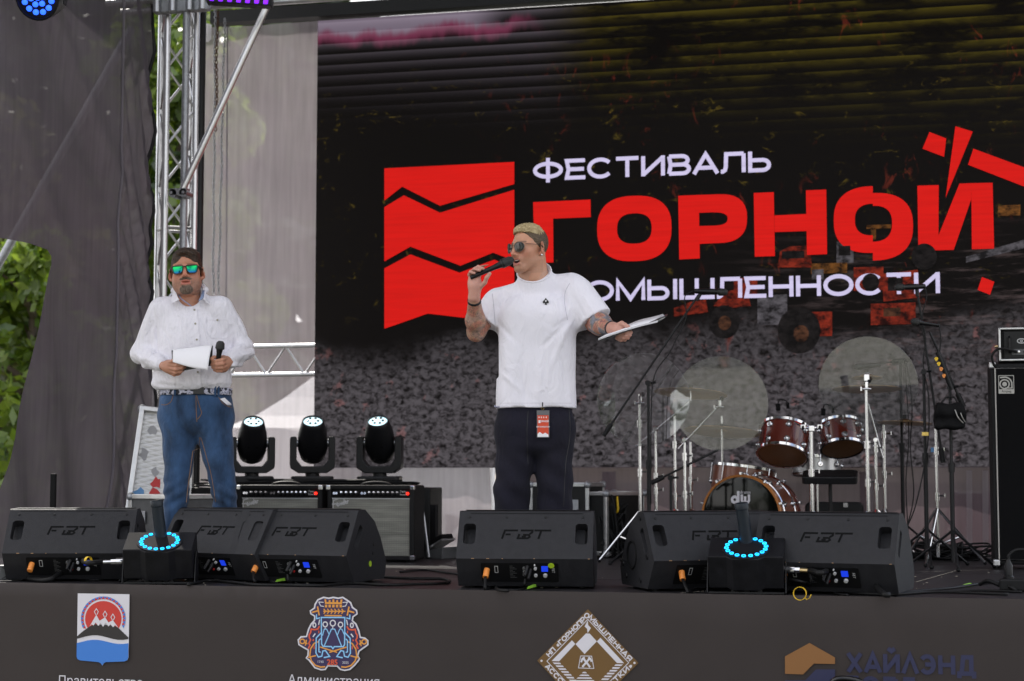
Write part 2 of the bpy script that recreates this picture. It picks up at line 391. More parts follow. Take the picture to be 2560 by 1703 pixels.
# ================================================================ materials
EXV = 2 ** vs.exposure
def glow(c, k=1.0): return (c, k / EXV)
mat('deck', (.022, .020, .022), .5, spec=.3, vary=(9, .45), bump=(240, .25, .002))
mat('deck_edge', (.012, .012, .013), .5, spec=.2)
mat('alu', (.62, .62, .63), .33, 1.0, vary=(14, .12))
mat('steel', (.42, .43, .45), .38, 1.0, vary=(20, .2))
mat('galv', (.36, .37, .39), .5, .8, vary=(30, .25))
mat('rust', (.10, .045, .022), .8, .3, vary=(60, .5))
mat('black_metal', (.008, .008, .009), .45, vary=(12, .3), spec=.3)
mat('black_plastic', (.008, .008, .009), .42, vary=(18, .25), spec=.3)
mat('matte_black', (.005, .005, .0055), .75, vary=(10, .3), spec=.15)
mat('rubber', (.007, .007, .0075), .55, vary=(30, .3), spec=.25)
mat('chrome', (.72, .72, .74), .12, 1.0)
mat('white_plastic', (.7, .7, .7), .5)
mat('roof_canvas', (.16, .16, .17), .8, vary=(2, .15))
mat('banner_print', (.040, .032, .030), .6, spec=.25, vary=(3.0, .10), bump=(900, .06, .001))
mat('ground', (.12, .12, .10), .95, vary=(.6, .3))
mat('purple_led', (.02, 0, .05), .3, emit=((.15, .008, .70), 1.1))
mat('blue_led', (.0, .02, .06), .3, emit=((.02, .10, 1.0), 1.2))
mat('cyan_led', (.0, .03, .05), .3, emit=((.01, .42, 1.0), 1.5))

def mesh_cloth(name, col, alpha, tl=0.35, weave=520.0):      # open-weave banner mesh: threads and holes
    m = bpy.data.materials.new(name); m.use_nodes = True; MATS[name] = m; t = m.node_tree; N = t.nodes.new; L = t.links.new
    out = t.nodes['Material Output']; t.nodes.remove(t.nodes['Principled BSDF'])
    tc = N('ShaderNodeTexCoord'); nz = N('ShaderNodeTexNoise'); nz.inputs['Scale'].default_value = 1.6; nz.inputs['Detail'].default_value = 7
    L(tc.outputs['Object'], nz.inputs['Vector'])
    n2 = N('ShaderNodeTexNoise'); n2.inputs['Scale'].default_value = 26; mp = N('ShaderNodeMapping'); mp.inputs['Scale'].default_value = (1, 1, .06)
    L(tc.outputs['Object'], mp.inputs[0]); L(mp.outputs[0], n2.inputs['Vector'])
    ad = N('ShaderNodeMath'); ad.operation = 'ADD'; L(nz.outputs[0], ad.inputs[0]); L(n2.outputs[0], ad.inputs[1])
    mr = N('ShaderNodeMapRange'); mr.inputs[1].default_value = .6; mr.inputs[2].default_value = 1.4; mr.inputs[3].default_value = .8; mr.inputs[4].default_value = 1.2; L(ad.outputs[0], mr.inputs[0])
    mx = N('ShaderNodeMix'); mx.data_type = 'RGBA'; mx.blend_type = 'MULTIPLY'; mx.inputs[0].default_value = 1; mx.inputs[6].default_value = (*col, 1); L(mr.outputs[0], mx.inputs[7])
    df = N('ShaderNodeBsdfDiffuse'); L(mx.outputs[2], df.inputs[0]); tr = N('ShaderNodeBsdfTranslucent'); L(mx.outputs[2], tr.inputs[0])
    a = N('ShaderNodeMixShader'); a.inputs[0].default_value = tl; L(df.outputs[0], a.inputs[1]); L(tr.outputs[0], a.inputs[2])
    gl = N('ShaderNodeBsdfGlossy'); gl.inputs['Roughness'].default_value = .45; gl.inputs[0].default_value = (.8, .8, .8, 1)
    g2 = N('ShaderNodeMixShader'); g2.inputs[0].default_value = .03; L(a.outputs[0], g2.inputs[1]); L(gl.outputs[0], g2.inputs[2])
    tp = N('ShaderNodeBsdfTransparent'); b = N('ShaderNodeMixShader'); b.inputs[0].default_value = alpha
    L(tp.outputs[0], b.inputs[1]); L(g2.outputs[0], b.inputs[2]); L(b.outputs[0], out.inputs[0]); return m
mesh_cloth('side_mesh', (.064, .056, .066), .94, .35)
mesh_cloth('back_mesh', (.36, .315, .335), .58, .42)
mesh_cloth('skirt_cloth', (.12, .085, .096), .97, .3)
mesh_cloth('hem_cloth', (.17, .15, .175), .98, .2)
mesh_cloth('tent_cloth', (.78, .77, .78), 1.0, .3)
mesh_cloth('tent_window', (.25, .24, .25), .9, .3)

# ================================================================ ground, stage, roof
GZ = -1.25
g = MB().add([(-250, -250, GZ), (250, -250, GZ), (250, 300, GZ), (-250, 300, GZ)], [(0, 1, 2, 3)]).build('ground', 'ground'); struct(g)
YF, YS = 8.18, 12.40                       # front edge of the stage, face of the screen
XL, XR = -5.9, 2.4
sf = MB().box(((XL + XR) / 2, (YF + 13.2) / 2, -.09), (XR - XL, 13.2 - YF, .15)).build('stage_floor', 'deck_edge'); struct(sf)
pm = MB().box((0, 0, 0), (1.992, .992, .02)); first = None
nx = int((XR - XL) / 2) + 1
for iy in range(5):
    for ix in range(nx):
        cx = XL + 1 + ix * 2 - .15; cy = YF + .5 + iy
        if cx + 1 > XR + .3: continue
        if first is None: o = pm.build('panel', 'deck', sf, bevel=.004); first = o
        else: o = first.copy(); COL.objects.link(o); o.parent = sf
        o.location = (cx, cy, -.010 - random.uniform(0, .002))
tr_ = MB().box(((XL + XR) / 2, YF - .004, -.03), (XR - XL, .02, .05)).build('edge_trim', 'deck_edge', sf)
roof = thing('stage_roof', 'grey canvas roof of the stage above the truss', 'roof', (0, 0, 0))
sheet([(-6.2, 7.2), (3.2, 7.2), (3.2, 13.4), (-6.2, 13.4)], .8, lambda u, v: Vector((u, v, 5.6 - .12 * (v - 10) + .05 * math.sin(u * 1.3)))).build('canvas', 'roof_canvas', roof)

# ================================================================ front banner with printed emblems
bn = thing('stage_banner', 'dark brown printed banner with emblems along the stage front', 'banner', (0, YF - .02, 0))
BM = basis((0, -.010, 0), (1, 0, 0), (0, 0, 1))       # local plane of the banner: x along the stage, y up, z to the audience
def bwave(u, v): return .0025 * math.sin(u * 5.3) + .0015 * math.sin(u * 11 + v * 7)
sheet([(XL, -1.24), (XR, -1.24), (XR, .004), (XL, .004)], .06, lambda u, v: BM @ Vector((u, v, bwave(u, v) + (.0 if v < -.012 else -.012 * (v + .012) / .016)))).build('cloth', 'banner_print', bn, smooth='all')
def LB(x, y):
    p = PY(x, y, YF - .03); return (p.x, p.z)
def flatp(polys, m, layer, name, parent, mtx, conv, strokes=()):
    mb = MB(); k = 0
    for pl in polys: mb.flat([conv(*p) for p in pl], mtx, .005 + .0012 * layer + .00005 * k); k += 1
    for pl, wd, cl in strokes:
        mb.stroke([conv(*p) for p in pl], wd, mtx, .005 + .0012 * layer + .00005 * k, cl); k += 1
    return mb.build(name, m, parent)
def inset(poly, d):
    n = len(poly); ar = sum(poly[i][0] * poly[(i + 1) % n][1] - poly[(i + 1) % n][0] * poly[i][1] for i in range(n)); sg = 1 if ar > 0 else -1; out = []
    for i in range(n):
        a = (Vector(poly[i]) - Vector(poly[i - 1])).normalized(); b = (Vector(poly[(i + 1) % n]) - Vector(poly[i])).normalized()
        nn = Vector((-(a.y + b.y), a.x + b.x)).normalized() * sg * d; out.append((poly[i][0] + nn.x, poly[i][1] + nn.y))
    return out
pc = lambda n, c: mat(n, c, .5, bump=(900, .05, .001))
pc('print_white', (.66, .64, .68)); pc('print_red', (.55, .035, .025)); pc('print_blue', (.04, .19, .60)); pc('print_black', (.022, .018, .018))
pc('print_navy', (.035, .022, .085)); pc('print_orange', (.72, .31, .05)); pc('print_sky', (.26, .55, .85)); pc('print_coral', (.68, .10, .04))
pc('print_brown', (.15, .078, .018)); pc('print_ochre', (.24, .105, .028)); pc('print_indigo', (.020, .022, .068))
# -- emblem 1: shield with red sun, volcano and blue wave
K1 = lambda x, y: LB(x * .5431, 1440 + y * .5431)
e1 = bpy.data.objects.new('shield_emblem', None); COL.objects.link(e1); e1.parent = bn
flatp([[(360, 80), (598, 84), (594, 375), (588, 388), (575, 393), (490, 396), (480, 402), (474, 412), (468, 402), (458, 396), (372, 388), (360, 382), (356, 370)]], 'print_white', 0, 'field', e1, BM, K1)
arc = circ(478, 197, 84, 82, 24, 215, -35)
flatp([[(x, 197 - (y - 197)) for x, y in arc] + [(540, 235), (478, 215), (415, 235)]], 'print_red', 1, 'sun', e1, BM, K1)
def tri(k, out):
    n = 22; a = 205 - k * (230 / n); w_ = 230 / n / 2 * .95; r0, r1 = (91, 103) if out else (103, 91)
    f = lambda r, q: (478 + r * math.cos(R(q)), 197 - r * math.sin(R(q)))
    return [f(r0, a - w_), f(r0, a + w_), f(r1, a)]
flatp([tri(k, True) for k in range(22)], 'print_red', 1, 'red_rays', e1, BM, K1)
flatp([tri(k + .5, False) for k in range(22)], 'print_blue', 1, 'blue_rays', e1, BM, K1)
wv = [(357 + i * 23.7, 283 + 11 * math.cos(i * .62 + 1.0)) for i in range(11)]
flatp([[(357, 278), (385, 254), (415, 232), (440, 222), (478, 224), (520, 226), (545, 236), (575, 265), (594, 283)] + wv[::-1]], 'print_black', 2, 'volcano', e1, BM, K1)
flatp([[(415, 233), (447, 178), (462, 206), (487, 190), (503, 214), (523, 203), (548, 238), (533, 226), (524, 236), (512, 222), (503, 232), (490, 216), (478, 234), (466, 217), (456, 230), (444, 214), (434, 228), (426, 222)]], 'print_white', 3, 'snow', e1, BM, K1)
flatp([], 'print_white', 3, 'smoke', e1, BM, K1, [([(x - 2, y), (x - 9, y - 14), (x, y - 28), (x + 9, y - 14), (x + 2, y)], .004, False) for x, y in ((447, 178), (487, 190), (523, 203))])
wb = [(357 + i * 23.7, 303 + 10 * math.cos(i * .62 + 1.0)) for i in range(11)]
flatp([wb + [(594, 375), (588, 388), (575, 393), (490, 396), (480, 402), (474, 412), (468, 402), (458, 396), (372, 388), (360, 382), (356, 370)]], 'print_blue', 3, 'wave', e1, BM, K1)
# -- emblem 2: navy heraldic emblem with crown, hills and 285
K2 = lambda x, y: LB(720 + x * .1486, 1470 + y * .1486)
e2 = bpy.data.objects.new('heraldic_emblem', None); COL.objects.link(e2); e2.parent = bn
O2 = [(600, 145), (690, 160), (770, 145), (850, 160), (930, 145), (1000, 190), (1070, 240), (1100, 320), (1170, 370), (1180, 440), (1110, 490), (1100, 545), (1160, 600), (1210, 720), (1230, 820), (1300, 830), (1360, 880), (1360, 960), (1280, 1020), (1210, 1070), (1190, 1140), (1220, 1190), (1190, 1240), (1130, 1310), (1050, 1380), (960, 1398), (880, 1380), (830, 1325), (680, 1320), (640, 1380), (560, 1388), (450, 1350), (350, 1220), (300, 1180), (330, 1130), (335, 1050), (260, 1010), (180, 960), (165, 870), (220, 810), (310, 805), (340, 690), (385, 600), (440, 540), (445, 480), (380, 440), (370, 380), (440, 330), (450, 270), (500, 190)]
flatp([O2], 'print_white', 0, 'outline', e2, BM, K2); flatp([inset(O2, 27)], 'print_navy', 1, 'field', e2, BM, K2)
PXM = .1486 / 500.0
mir = lambda pl: [(1540 - x, y + (x - 770) * -.012) for x, y in pl]
both = lambda ls: [(p, w_ * PXM, c) for p, w_, c in ls] + [(mir(p), w_ * PXM, c) for p, w_, c in ls]
flatp([[(620, 190), (650, 190), (655, 235), (690, 238), (695, 203), (722, 203), (725, 238), (755, 238), (757, 190), (787, 190), (789, 238), (820, 238), (824, 203), (850, 203), (852, 240), (885, 240), (893, 192), (925, 192), (915, 272), (632, 268)]] + [[(628 + i * 62, 280), (668 + i * 62, 280), (668 + i * 62, 326), (628 + i * 62, 326)] for i in range(5)] + [[(622, 450), (915, 455), (915, 478), (622, 472)]], 'print_orange', 2, 'crown', e2, BM, K2)
_gl = flatp([], 'print_orange', 2, 'gold_lines', e2, BM, K2,
      [([(600, 390), (975, 392)], 20 * PXM, False)] + [([(610 + i * 60, 350), (640 + i * 60, 390), (610 + i * 60, 432)], 20 * PXM, False) for i in range(6)] +
      both([([(505, 310), (535, 460)], 26, False), ([(415, 410), (520, 380)], 26, False), (circ(250, 897, 38), 22, True), ([(290, 915), (335, 940)], 24, False), ([(320, 870), (300, 970)], 22, False),
            ([(535, 895), (450, 930), (390, 1020), (375, 1130), (400, 1220), (470, 1300), (560, 1330), (635, 1322)], 24, False), ([(345, 1168), (480, 1135)], 22, False), ([(545, 990), (835, 1082)], 22, False)]))
_gl['kind'] = 'stuff'
flatp([], 'print_sky', 3, 'blue_lines', e2, BM, K2,
      [([(575, 940), (570, 495), (965, 495), (962, 950), (940, 985), (790, 985), (765, 1020), (740, 985), (600, 980)], 22 * PXM, True), ([(620, 970), (740, 690), (795, 690), (910, 975)], 18 * PXM, False),
       ([(590, 800), (620, 690), (660, 690), (700, 775)], 16 * PXM, False), ([(840, 790), (880, 690), (915, 690), (965, 800)], 16 * PXM, False)] +
      both([([(490, 440), (490, 515), (550, 500)], 20, False), ([(570, 750), (485, 840), (480, 1090), (520, 1160), (580, 1145), (595, 1060), (640, 1050), (710, 1150), (610, 1170)], 22, False), ([(560, 850), (530, 880), (530, 1070), (560, 1080)], 20, False)]))
_rl = flatp([], 'print_coral', 3, 'red_lines', e2, BM, K2, both([([(540, 640), (510, 690), (450, 700), (400, 690), (390, 750), (365, 790), (370, 840), (390, 870), (360, 930), (380, 960), (350, 1020)], 26, False), ([(440, 860), (430, 890)], 22, False), ([(450, 965), (450, 1025)], 18, False), ([(528, 715), (528, 760)], 18, False)]))
_wl = flatp([], 'print_white', 4, 'white_lines', e2, BM, K2, both([(circ(455, 622, 24, 36), 20, True), ([(545, 530), (525, 620)], 18, False), ([(470, 765), (430, 820)], 22, False), ([(610, 240), (530, 235), (560, 300), (615, 310)], 14, False)]) +
      [(circ(x, y, r_, r_ * 1.1, 12), 20 * PXM, True) for x, y, r_ in ((637, 610, 38), (765, 590, 44), (895, 615, 38))] + [([(x, y), (x, 685)], 16 * PXM, False) for x, y in ((637, 650), (765, 640), (895, 655))])
_rl['kind'] = _wl['kind'] = 'stuff'
def bt(body, cx, cy, hpx, m, name, parent, wpx=None, bold=0.0, layer=4):    # printed text: cap height hpx pixels, centred at pixel (cx, baseline cy)
    X, Z = LB(cx, cy); ppm = FOC / (PY(cx, cy, YF) - CAM).dot(FH)
    size = hpx / ppm / .73
    return text_mb(body, size, BM @ Matrix.Translation((X, Z, .005 + .0012 * layer)), bold).build(name, m, parent)
bt('285', 720 + 757 * .1486, 1470 + 1290 * .1486, 13.5, 'print_coral', 'number', e2, bold=.0012); bt('1740', 720 + 556 * .1486, 1470 + 1258 * .1486, 6.2, 'print_white', 'year', e2); bt('2025', 720 + 977 * .1486, 1470 + 1272 * .1486, 6.2, 'print_white', 'year', e2)
bt('Правительство', 253, 1714, 22.5, 'print_white', 'lettering', bn); bt('Администрация', 836, 1712, 22.5, 'print_white', 'lettering', bn)
# -- emblem 3: brown diamond
K3 = lambda x, y: LB(1320 + x * .12948, 1500 + y * .12948)
e3 = bpy.data.objects.new('diamond_emblem', None); COL.objects.link(e3); e3.parent = bn
flatp([[(1160, 178), (2138, 1215), (1130, 2210), (183, 1170)]], 'print_brown', 0, 'field', e3, BM, K3)
px3 = .12948 / 500
flatp([[(1158, 395), (1167, 485), (1220, 540), (1155, 640), (1145, 555), (1098, 510)], [(1125, 645), (1195, 648), (1332, 798), (1097, 1042), (922, 852)], [(852, 778), (918, 848), (605, 1182), (460, 1178)], [(1402, 728), (1860, 1220), (1722, 1215), (1335, 800)]] +
      [[(483 + i * 51, 1206 + i * 55), (625 + i * 51, 1209 + i * 55), (648 + i * 51, 1240 + i * 55), (515 + i * 51, 1237 + i * 55)] for i in range(8)] +
      [[(1838 - i * 51, 1243 + i * 54), (1695 - i * 51, 1240 + i * 54), (1672 - i * 51, 1270 + i * 54), (1805 - i * 51, 1273 + i * 54)] for i in range(8)] +
      [[(1075 - i * 51, 1385 + i * 53), (1118 + i * 51, 1386 + i * 53), (1146 + i * 51, 1415 + i * 53), (1043 - i * 51, 1411 + i * 53)] for i in range(5)] + [circ(267, 1173, 22, n=14), circ(2060, 1213, 22, n=14)],
      'print_white', 1, 'mountain_motif', e3, BM, K3,
      [([(1160, 372), (1950, 1208), (1140, 2020), (372, 1178)], 14 * px3, True), ([(1022, 1078), (1235, 1083), (1277, 1320), (980, 1310)], 13 * px3, True), ([(1055, 1290), (1210, 1110)], 38 * px3, False), ([(1205, 1295), (1060, 1110)], 38 * px3, False),
       ([(1100, 1105), (1055, 1135), (1030, 1200)], 34 * px3, False), ([(1170, 1105), (1210, 1135), (1235, 1190)], 34 * px3, False)])
def rim_text(body, a, b, hz, fitk, name):     # lettering along the diamond's edge, from zoom point a to b (baseline)
    pa = Vector(K3(*a)); pb = Vector(K3(*b)); d = (pb - pa); L_ = d.length; d.normalize()
    T = BM @ basis((pa.x, pa.y, .0066), (d.x, d.y, 0), (-d.y, d.x, 0))
    wide_text(body, hz * px3, hz * px3 * .26, T, gap=.22, fit=L_).build(name, 'print_white', e3)
rim_text('НП «ГОРНОПРО', (415, 1100), (1205, 300), 88, 1, 'lettering'); rim_text('МЫШЛЕННАЯ', (1170, 345), (1960, 1185), 88, 1, 'lettering')
rim_text('АССОЦИ'.replace('Ц', 'О'), (330, 1290), (800, 1790), 88, 1, 'lettering'); rim_text('ТКИ»', (1700, 1590), (2035, 1290), 88, 1, 'lettering')
# -- emblem 4: ochre roof mark and indigo company name
K4 = lambda x, y: LB(1280 + x * .5431, 1440 + y * .5431)
e4 = bpy.data.objects.new('roof_mark_emblem', None); COL.objects.link(e4); e4.parent = bn
flatp([[(1257, 370), (1370, 308), (1487, 375), (1487, 405), (1390, 403), (1340, 453), (1257, 450)]], 'print_ochre', 0, 'roof_mark', e4, BM, K4)
flatp([[(1400, 430), (1487, 430), (1487, 545), (1370, 600), (1257, 540), (1257, 480), (1350, 480)]], 'print_indigo', 0, 'base_mark', e4, BM, K4)
for body, a, b, nm in (('ХАЙΛЭНД', (1545, 441), (2130, 452), 'lettering'), ('ГОЛД', (1545, 548), (1860, 553), 'lettering')):
    pa = Vector(K4(*a)); pb = Vector(K4(*b))
    wide_text(body, .087, .020, BM @ Matrix.Translation((pa.x, pa.y, .005)), gap=.28, fit=(pb - pa).length).build(nm, 'print_indigo', e4)

# ================================================================ LED screen
def led_material():
    m = bpy.data.materials.new('led_picture'); m.use_nodes = True; MATS['led_picture'] = m; t = m.node_tree; N = t.nodes.new; L = t.links.new
    b = t.nodes['Principled BSDF']; b.inputs['Base Color'].default_value = (.0080, .0062, .0056, 1); b.inputs['Roughness'].default_value = .62; b.inputs['Specular IOR Level'].default_value = .08
    tc = N('ShaderNodeTexCoord'); sp = N('ShaderNodeSeparateXYZ'); L(tc.outputs['Object'], sp.inputs[0]); X, Z = sp.outputs[0], sp.outputs[2]
    def mth(op, a, b_=None, c=None, cl=False):
        n = N('ShaderNodeMath'); n.operation = op; n.use_clamp = cl
        for i, v in enumerate((a, b_, c)):
            if v is None: continue
            if isinstance(v, (int, float)): n.inputs[i].default_value = v
            else: L(v, n.inputs[i])
        return n.outputs[0]
    def noise(sc, det=5, st=(1, 1, 1), rg=.6, off=(0, 0, 0), dist=0):
        mp = N('ShaderNodeMapping'); mp.inputs['Scale'].default_value = st; mp.inputs['Location'].default_value = off; L(tc.outputs['Object'], mp.inputs[0])
        n = N('ShaderNodeTexNoise'); n.inputs['Scale'].default_value = sc; n.inputs['Detail'].default_value = det; n.inputs['Roughness'].default_value = rg; n.inputs['Distortion'].default_value = dist; L(mp.outputs[0], n.inputs['Vector']); return n.outputs[0]
    def ramp(v, a, b_): n = N('ShaderNodeMapRange'); n.interpolation_type = 'SMOOTHSTEP'; n.inputs[1].default_value = a; n.inputs[2].default_value = b_; L(v, n.inputs[0]); return n.outputs[0]
    def col(v, c): n = N('ShaderNodeMix'); n.data_type = 'RGBA'; n.inputs[6].default_value = (0, 0, 0, 1); n.inputs[7].default_value = (*c, 1); L(v, n.inputs[0]); return n.outputs[2]
    def add(a, b_): n = N('ShaderNodeMix'); n.data_type = 'RGBA'; n.blend_type = 'ADD'; n.inputs[0].default_value = 1; L(a, n.inputs[6]); L(b_, n.inputs[7]); return n.outputs[2]
    big = noise(.8, 3); fine = noise(27, 8, (.8, 1, 1.1), .62, dist=.5); mid = noise(4, 4, off=(3, 0, 1))
    # gravel heap fills the lower picture; its crest rises to the right
    crest = mth('MULTIPLY_ADD', mth('SUBTRACT', big, .5), 1.3, mth('MULTIPLY_ADD', X, .05, 1.75))
    heap = ramp(mth('SUBTRACT', crest, Z), -.08, .22)
    fadeL = mth('MULTIPLY_ADD', ramp(Z, 2.1, .9), .75, .25)
    grv = mth('MULTIPLY', mth('MULTIPLY', ramp(fine, .30, .66), heap), fadeL)
    out = col(grv, (.050, .045, .050))
    blk = mth('MULTIPLY', mth('MULTIPLY', ramp(noise(5, 3, off=(9, 2, 4)), .60, .68), ramp(fine, .42, .5)), heap); out = add(out, col(blk, (.045, .012, .010)))
    # dull video lines across the middle right
    row = mth('MULTIPLY', ramp(noise(3.2, 6, (.55, 1, 4.5), .7, (1, 0, 7)), .50, .66), mth('MULTIPLY', ramp(Z, .9, 1.5), mth('MULTIPLY', ramp(Z, 2.5, 2.0), ramp(X, -1.6, .2))))
    out = add(out, col(row, (.028, .020, .020)))
    veg = mth('MULTIPLY', ramp(noise(9, 6, (1, 1, 1.6), .7, (5, 0, 2), .8), .56, .66), mth('MULTIPLY', ramp(mid, .50, .60), mth('MULTIPLY', ramp(Z, 1.6, 2.2), ramp(Z, 3.9, 3.4))))
    out = add(out, col(veg, (.030, .021, .002)))
    red = mth('MULTIPLY', ramp(noise(7, 6, (1.4, 1, .7), .7, (2, 0, 8), 1.0), .57, .66), mth('MULTIPLY', ramp(noise(1.3, 2, off=(7, 0, 3)), .5, .62), mth('MULTIPLY', ramp(X, -4.2, -.6), ramp(Z, 1.1, 1.7))))
    out = add(out, col(red, (.045, .006, .003)))
    # bright sky of the video along the top with sunlight on the louvers painted in as stripes
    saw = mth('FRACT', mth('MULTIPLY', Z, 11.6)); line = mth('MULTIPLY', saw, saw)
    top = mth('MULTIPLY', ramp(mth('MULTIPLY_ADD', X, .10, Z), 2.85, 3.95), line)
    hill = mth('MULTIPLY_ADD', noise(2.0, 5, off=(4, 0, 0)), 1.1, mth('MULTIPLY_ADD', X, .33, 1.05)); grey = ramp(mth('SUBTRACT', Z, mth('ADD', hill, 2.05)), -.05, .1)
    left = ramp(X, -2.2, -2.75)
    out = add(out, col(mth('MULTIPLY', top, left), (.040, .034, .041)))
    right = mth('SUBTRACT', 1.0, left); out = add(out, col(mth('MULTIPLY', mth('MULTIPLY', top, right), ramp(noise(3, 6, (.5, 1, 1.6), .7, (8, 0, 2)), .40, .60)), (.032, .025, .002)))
    band = ramp(mth('SUBTRACT', mth('MULTIPLY_ADD', noise(2.4, 5, (1, 1, .2), .6, (6, 0, 1)), .42, Z), 4.22), -.03, .05)
    lb = mth('MULTIPLY', band, ramp(X, -2.9, -3.3)); out = add(out, col(lb, (.085, .068, .090)))
    edge = mth('MULTIPLY', mth('MULTIPLY', ramp(mth('SUBTRACT', mth('MULTIPLY_ADD', noise(2.4, 5, (1, 1, .2), .6, (6, 0, 1)), .42, Z), 4.22), -.12, -.02), mth('SUBTRACT', 1.0, band)), ramp(X, -2.6, -3.0)); out = add(out, col(edge, (.075, .012, .030)))
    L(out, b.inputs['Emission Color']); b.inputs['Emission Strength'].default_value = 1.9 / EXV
    return m
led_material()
S0 = PY(783, 1170, YS); S1 = PY(783, 52, YS); XS0 = S0.x; ZS0, ZS1 = S0.z, S1.z; XS1 = 2.0
scr = thing('led_screen', 'large dark LED video screen showing red and white festival lettering', 'screen', (0, YS, 0))
SM = basis((0, 0, 0), (1, 0, 0), (0, 0, 1))
MB().box(((XS0 + XS1) / 2, .055, (ZS0 + ZS1) / 2), (XS1 - XS0, .09, ZS1 - ZS0)).build('housing', 'matte_black', scr)
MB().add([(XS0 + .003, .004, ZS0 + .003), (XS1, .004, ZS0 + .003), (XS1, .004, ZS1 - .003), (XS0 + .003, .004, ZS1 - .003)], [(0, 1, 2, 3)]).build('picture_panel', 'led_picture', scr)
def LS(x, y): p = PY(x, y, YS); return (p.x, p.z)
def led(n, c, k=1.0):       # dim picture areas, broken up like a compressed video image
    m = mat(n, (.006, .005, .005), .7, spec=.1); t = m.node_tree; N = t.nodes.new; L = t.links.new; b = t.nodes['Principled BSDF']; tc = N('ShaderNodeTexCoord'); nz = N('ShaderNodeTexNoise'); nz.inputs['Scale'].default_value = 11; nz.inputs['Detail'].default_value = 7; nz.inputs['Roughness'].default_value = .7; mp = N('ShaderNodeMapping'); mp.inputs['Scale'].default_value = (1, 1, 1.5); L(tc.outputs['Object'], mp.inputs[0]); L(mp.outputs[0], nz.inputs['Vector'])
    mr = N('ShaderNodeMapRange'); mr.inputs[1].default_value = .40; mr.inputs[2].default_value = .62; mr.inputs[3].default_value = .12 * k / EXV; mr.inputs[4].default_value = 2.1 * k / EXV; L(nz.outputs[0], mr.inputs[0]); b.inputs['Emission Color'].default_value = (*c, 1); L(mr.outputs[0], b.inputs['Emission Strength']); return n
def led_plain(n, c, k=1.0): mat(n, (.006, .005, .005), .7, spec=.1, emit=(c, 1.5 * k / EXV)); return n
def led_lit(n, c, k):        # lit diodes: fine rows show inside the flat colour
    m = mat(n, (.006, .005, .005), .7, spec=.1); t = m.node_tree; N = t.nodes.new; L = t.links.new; b = t.nodes['Principled BSDF']
    tc = N('ShaderNodeTexCoord'); nz = N('ShaderNodeTexNoise'); nz.inputs['Scale'].default_value = 5; mp = N('ShaderNodeMapping'); mp.inputs['Scale'].default_value = (.4, 1, 9); L(tc.outputs['Object'], mp.inputs[0]); L(mp.outputs[0], nz.inputs['Vector'])
    wv_ = N('ShaderNodeTexWave'); wv_.bands_direction = 'Z'; wv_.inputs['Scale'].default_value = 26; L(tc.outputs['Object'], wv_.inputs['Vector'])
    ad = N('ShaderNodeMath'); ad.operation = 'MULTIPLY_ADD'; L(wv_.outputs['Fac'], ad.inputs[0]); ad.inputs[1].default_value = .10; L(nz.outputs[0], ad.inputs[2])
    mr = N('ShaderNodeMapRange'); mr.inputs[1].default_value = .3; mr.inputs[2].default_value = .8; mr.inputs[3].default_value = .86; mr.inputs[4].default_value = 1.08; L(ad.outputs[0], mr.inputs[0])
    mu = N('ShaderNodeMath'); mu.operation = 'MULTIPLY'; L(mr.outputs[0], mu.inputs[0]); mu.inputs[1].default_value = k / EXV
    b.inputs['Emission Color'].default_value = (*c, 1); L(mu.outputs[0], b.inputs['Emission Strength'])
led_lit('led_red', srgb(216, 22, 16), .98); led_lit('led_white', srgb(214, 205, 240), .95)
for i, (n, c) in enumerate((('led_dim_red', (.11, .010, .004)), ('led_dim_orange', (.085, .032, .006)), ('led_dim_grey', (.050, .046, .052)), ('led_dark', (.006, .005, .005)), ('led_dim_brown', (.04, .016, .008)))): led(n, c)
FV = 1.0861
def lg(polys, m, name, sc, layer=1, strokes=()):
    mb = MB(); k = 0
    for pl in polys: mb.flat([sc(*p) for p in pl], SM, .002 + .0012 * layer + .0001 * k); k += 1
    return mb.build(name, m, scr)
fv = lambda x, y: LS(x * FV, y * FV); zv = lambda x, y: LS(1300 + x * .5346, 300 + y * .5346)
for pl in ([(885, 388), (1184, 373), (1184, 424), (1013, 474), (926, 430), (885, 462)],
           [(885, 477), (930, 450), (1013, 490), (1184, 437), (1184, 600), (1135, 582), (1060, 612), (945, 568), (885, 602)],
           [(885, 618), (945, 586), (1058, 628), (1138, 598), (1184, 618), (1184, 742), (1095, 735), (985, 722), (885, 757)]): lg([pl], 'led_red', 'mountain_block', fv)
def sup(cx, cy, rx, ry, a0, a1, n=26, e=2.5):
    out = []
    for i in range(n + 1):
        q = R(a0 + (a1 - a0) * i / n); c, s_ = math.cos(q), math.sin(q); x = cx + rx * math.copysign(abs(c) ** (2 / e), c); y = cy - ry * math.copysign(abs(s_) ** (2 / e), s_)
        out.append((x, y - (x - cx) * .028))
    return out
def ringpoly(mb, outer, inner, sc, z):
    n = len(outer); vs = [SM @ Vector((*sc(*p), z)) for p in outer + inner]; mb.add(vs, [(i, i + 1, n + i + 1, n + i) for i in range(n - 1)])
def letter(fn): mb = MB(); fn(mb); mb.build('letter', 'led_red', scr)
zl = .0032
letter(lambda mb: mb.flat([zv(*p) for p in [(62, 385), (330, 373), (331, 455), (155, 462), (157, 667), (68, 670)]], SM, zl))
letter(lambda mb: ringpoly(mb, sup(535, 508, 174, 153, 0, 360, 48), sup(535, 508, 81, 71, 0, 360, 48), zv, zl))
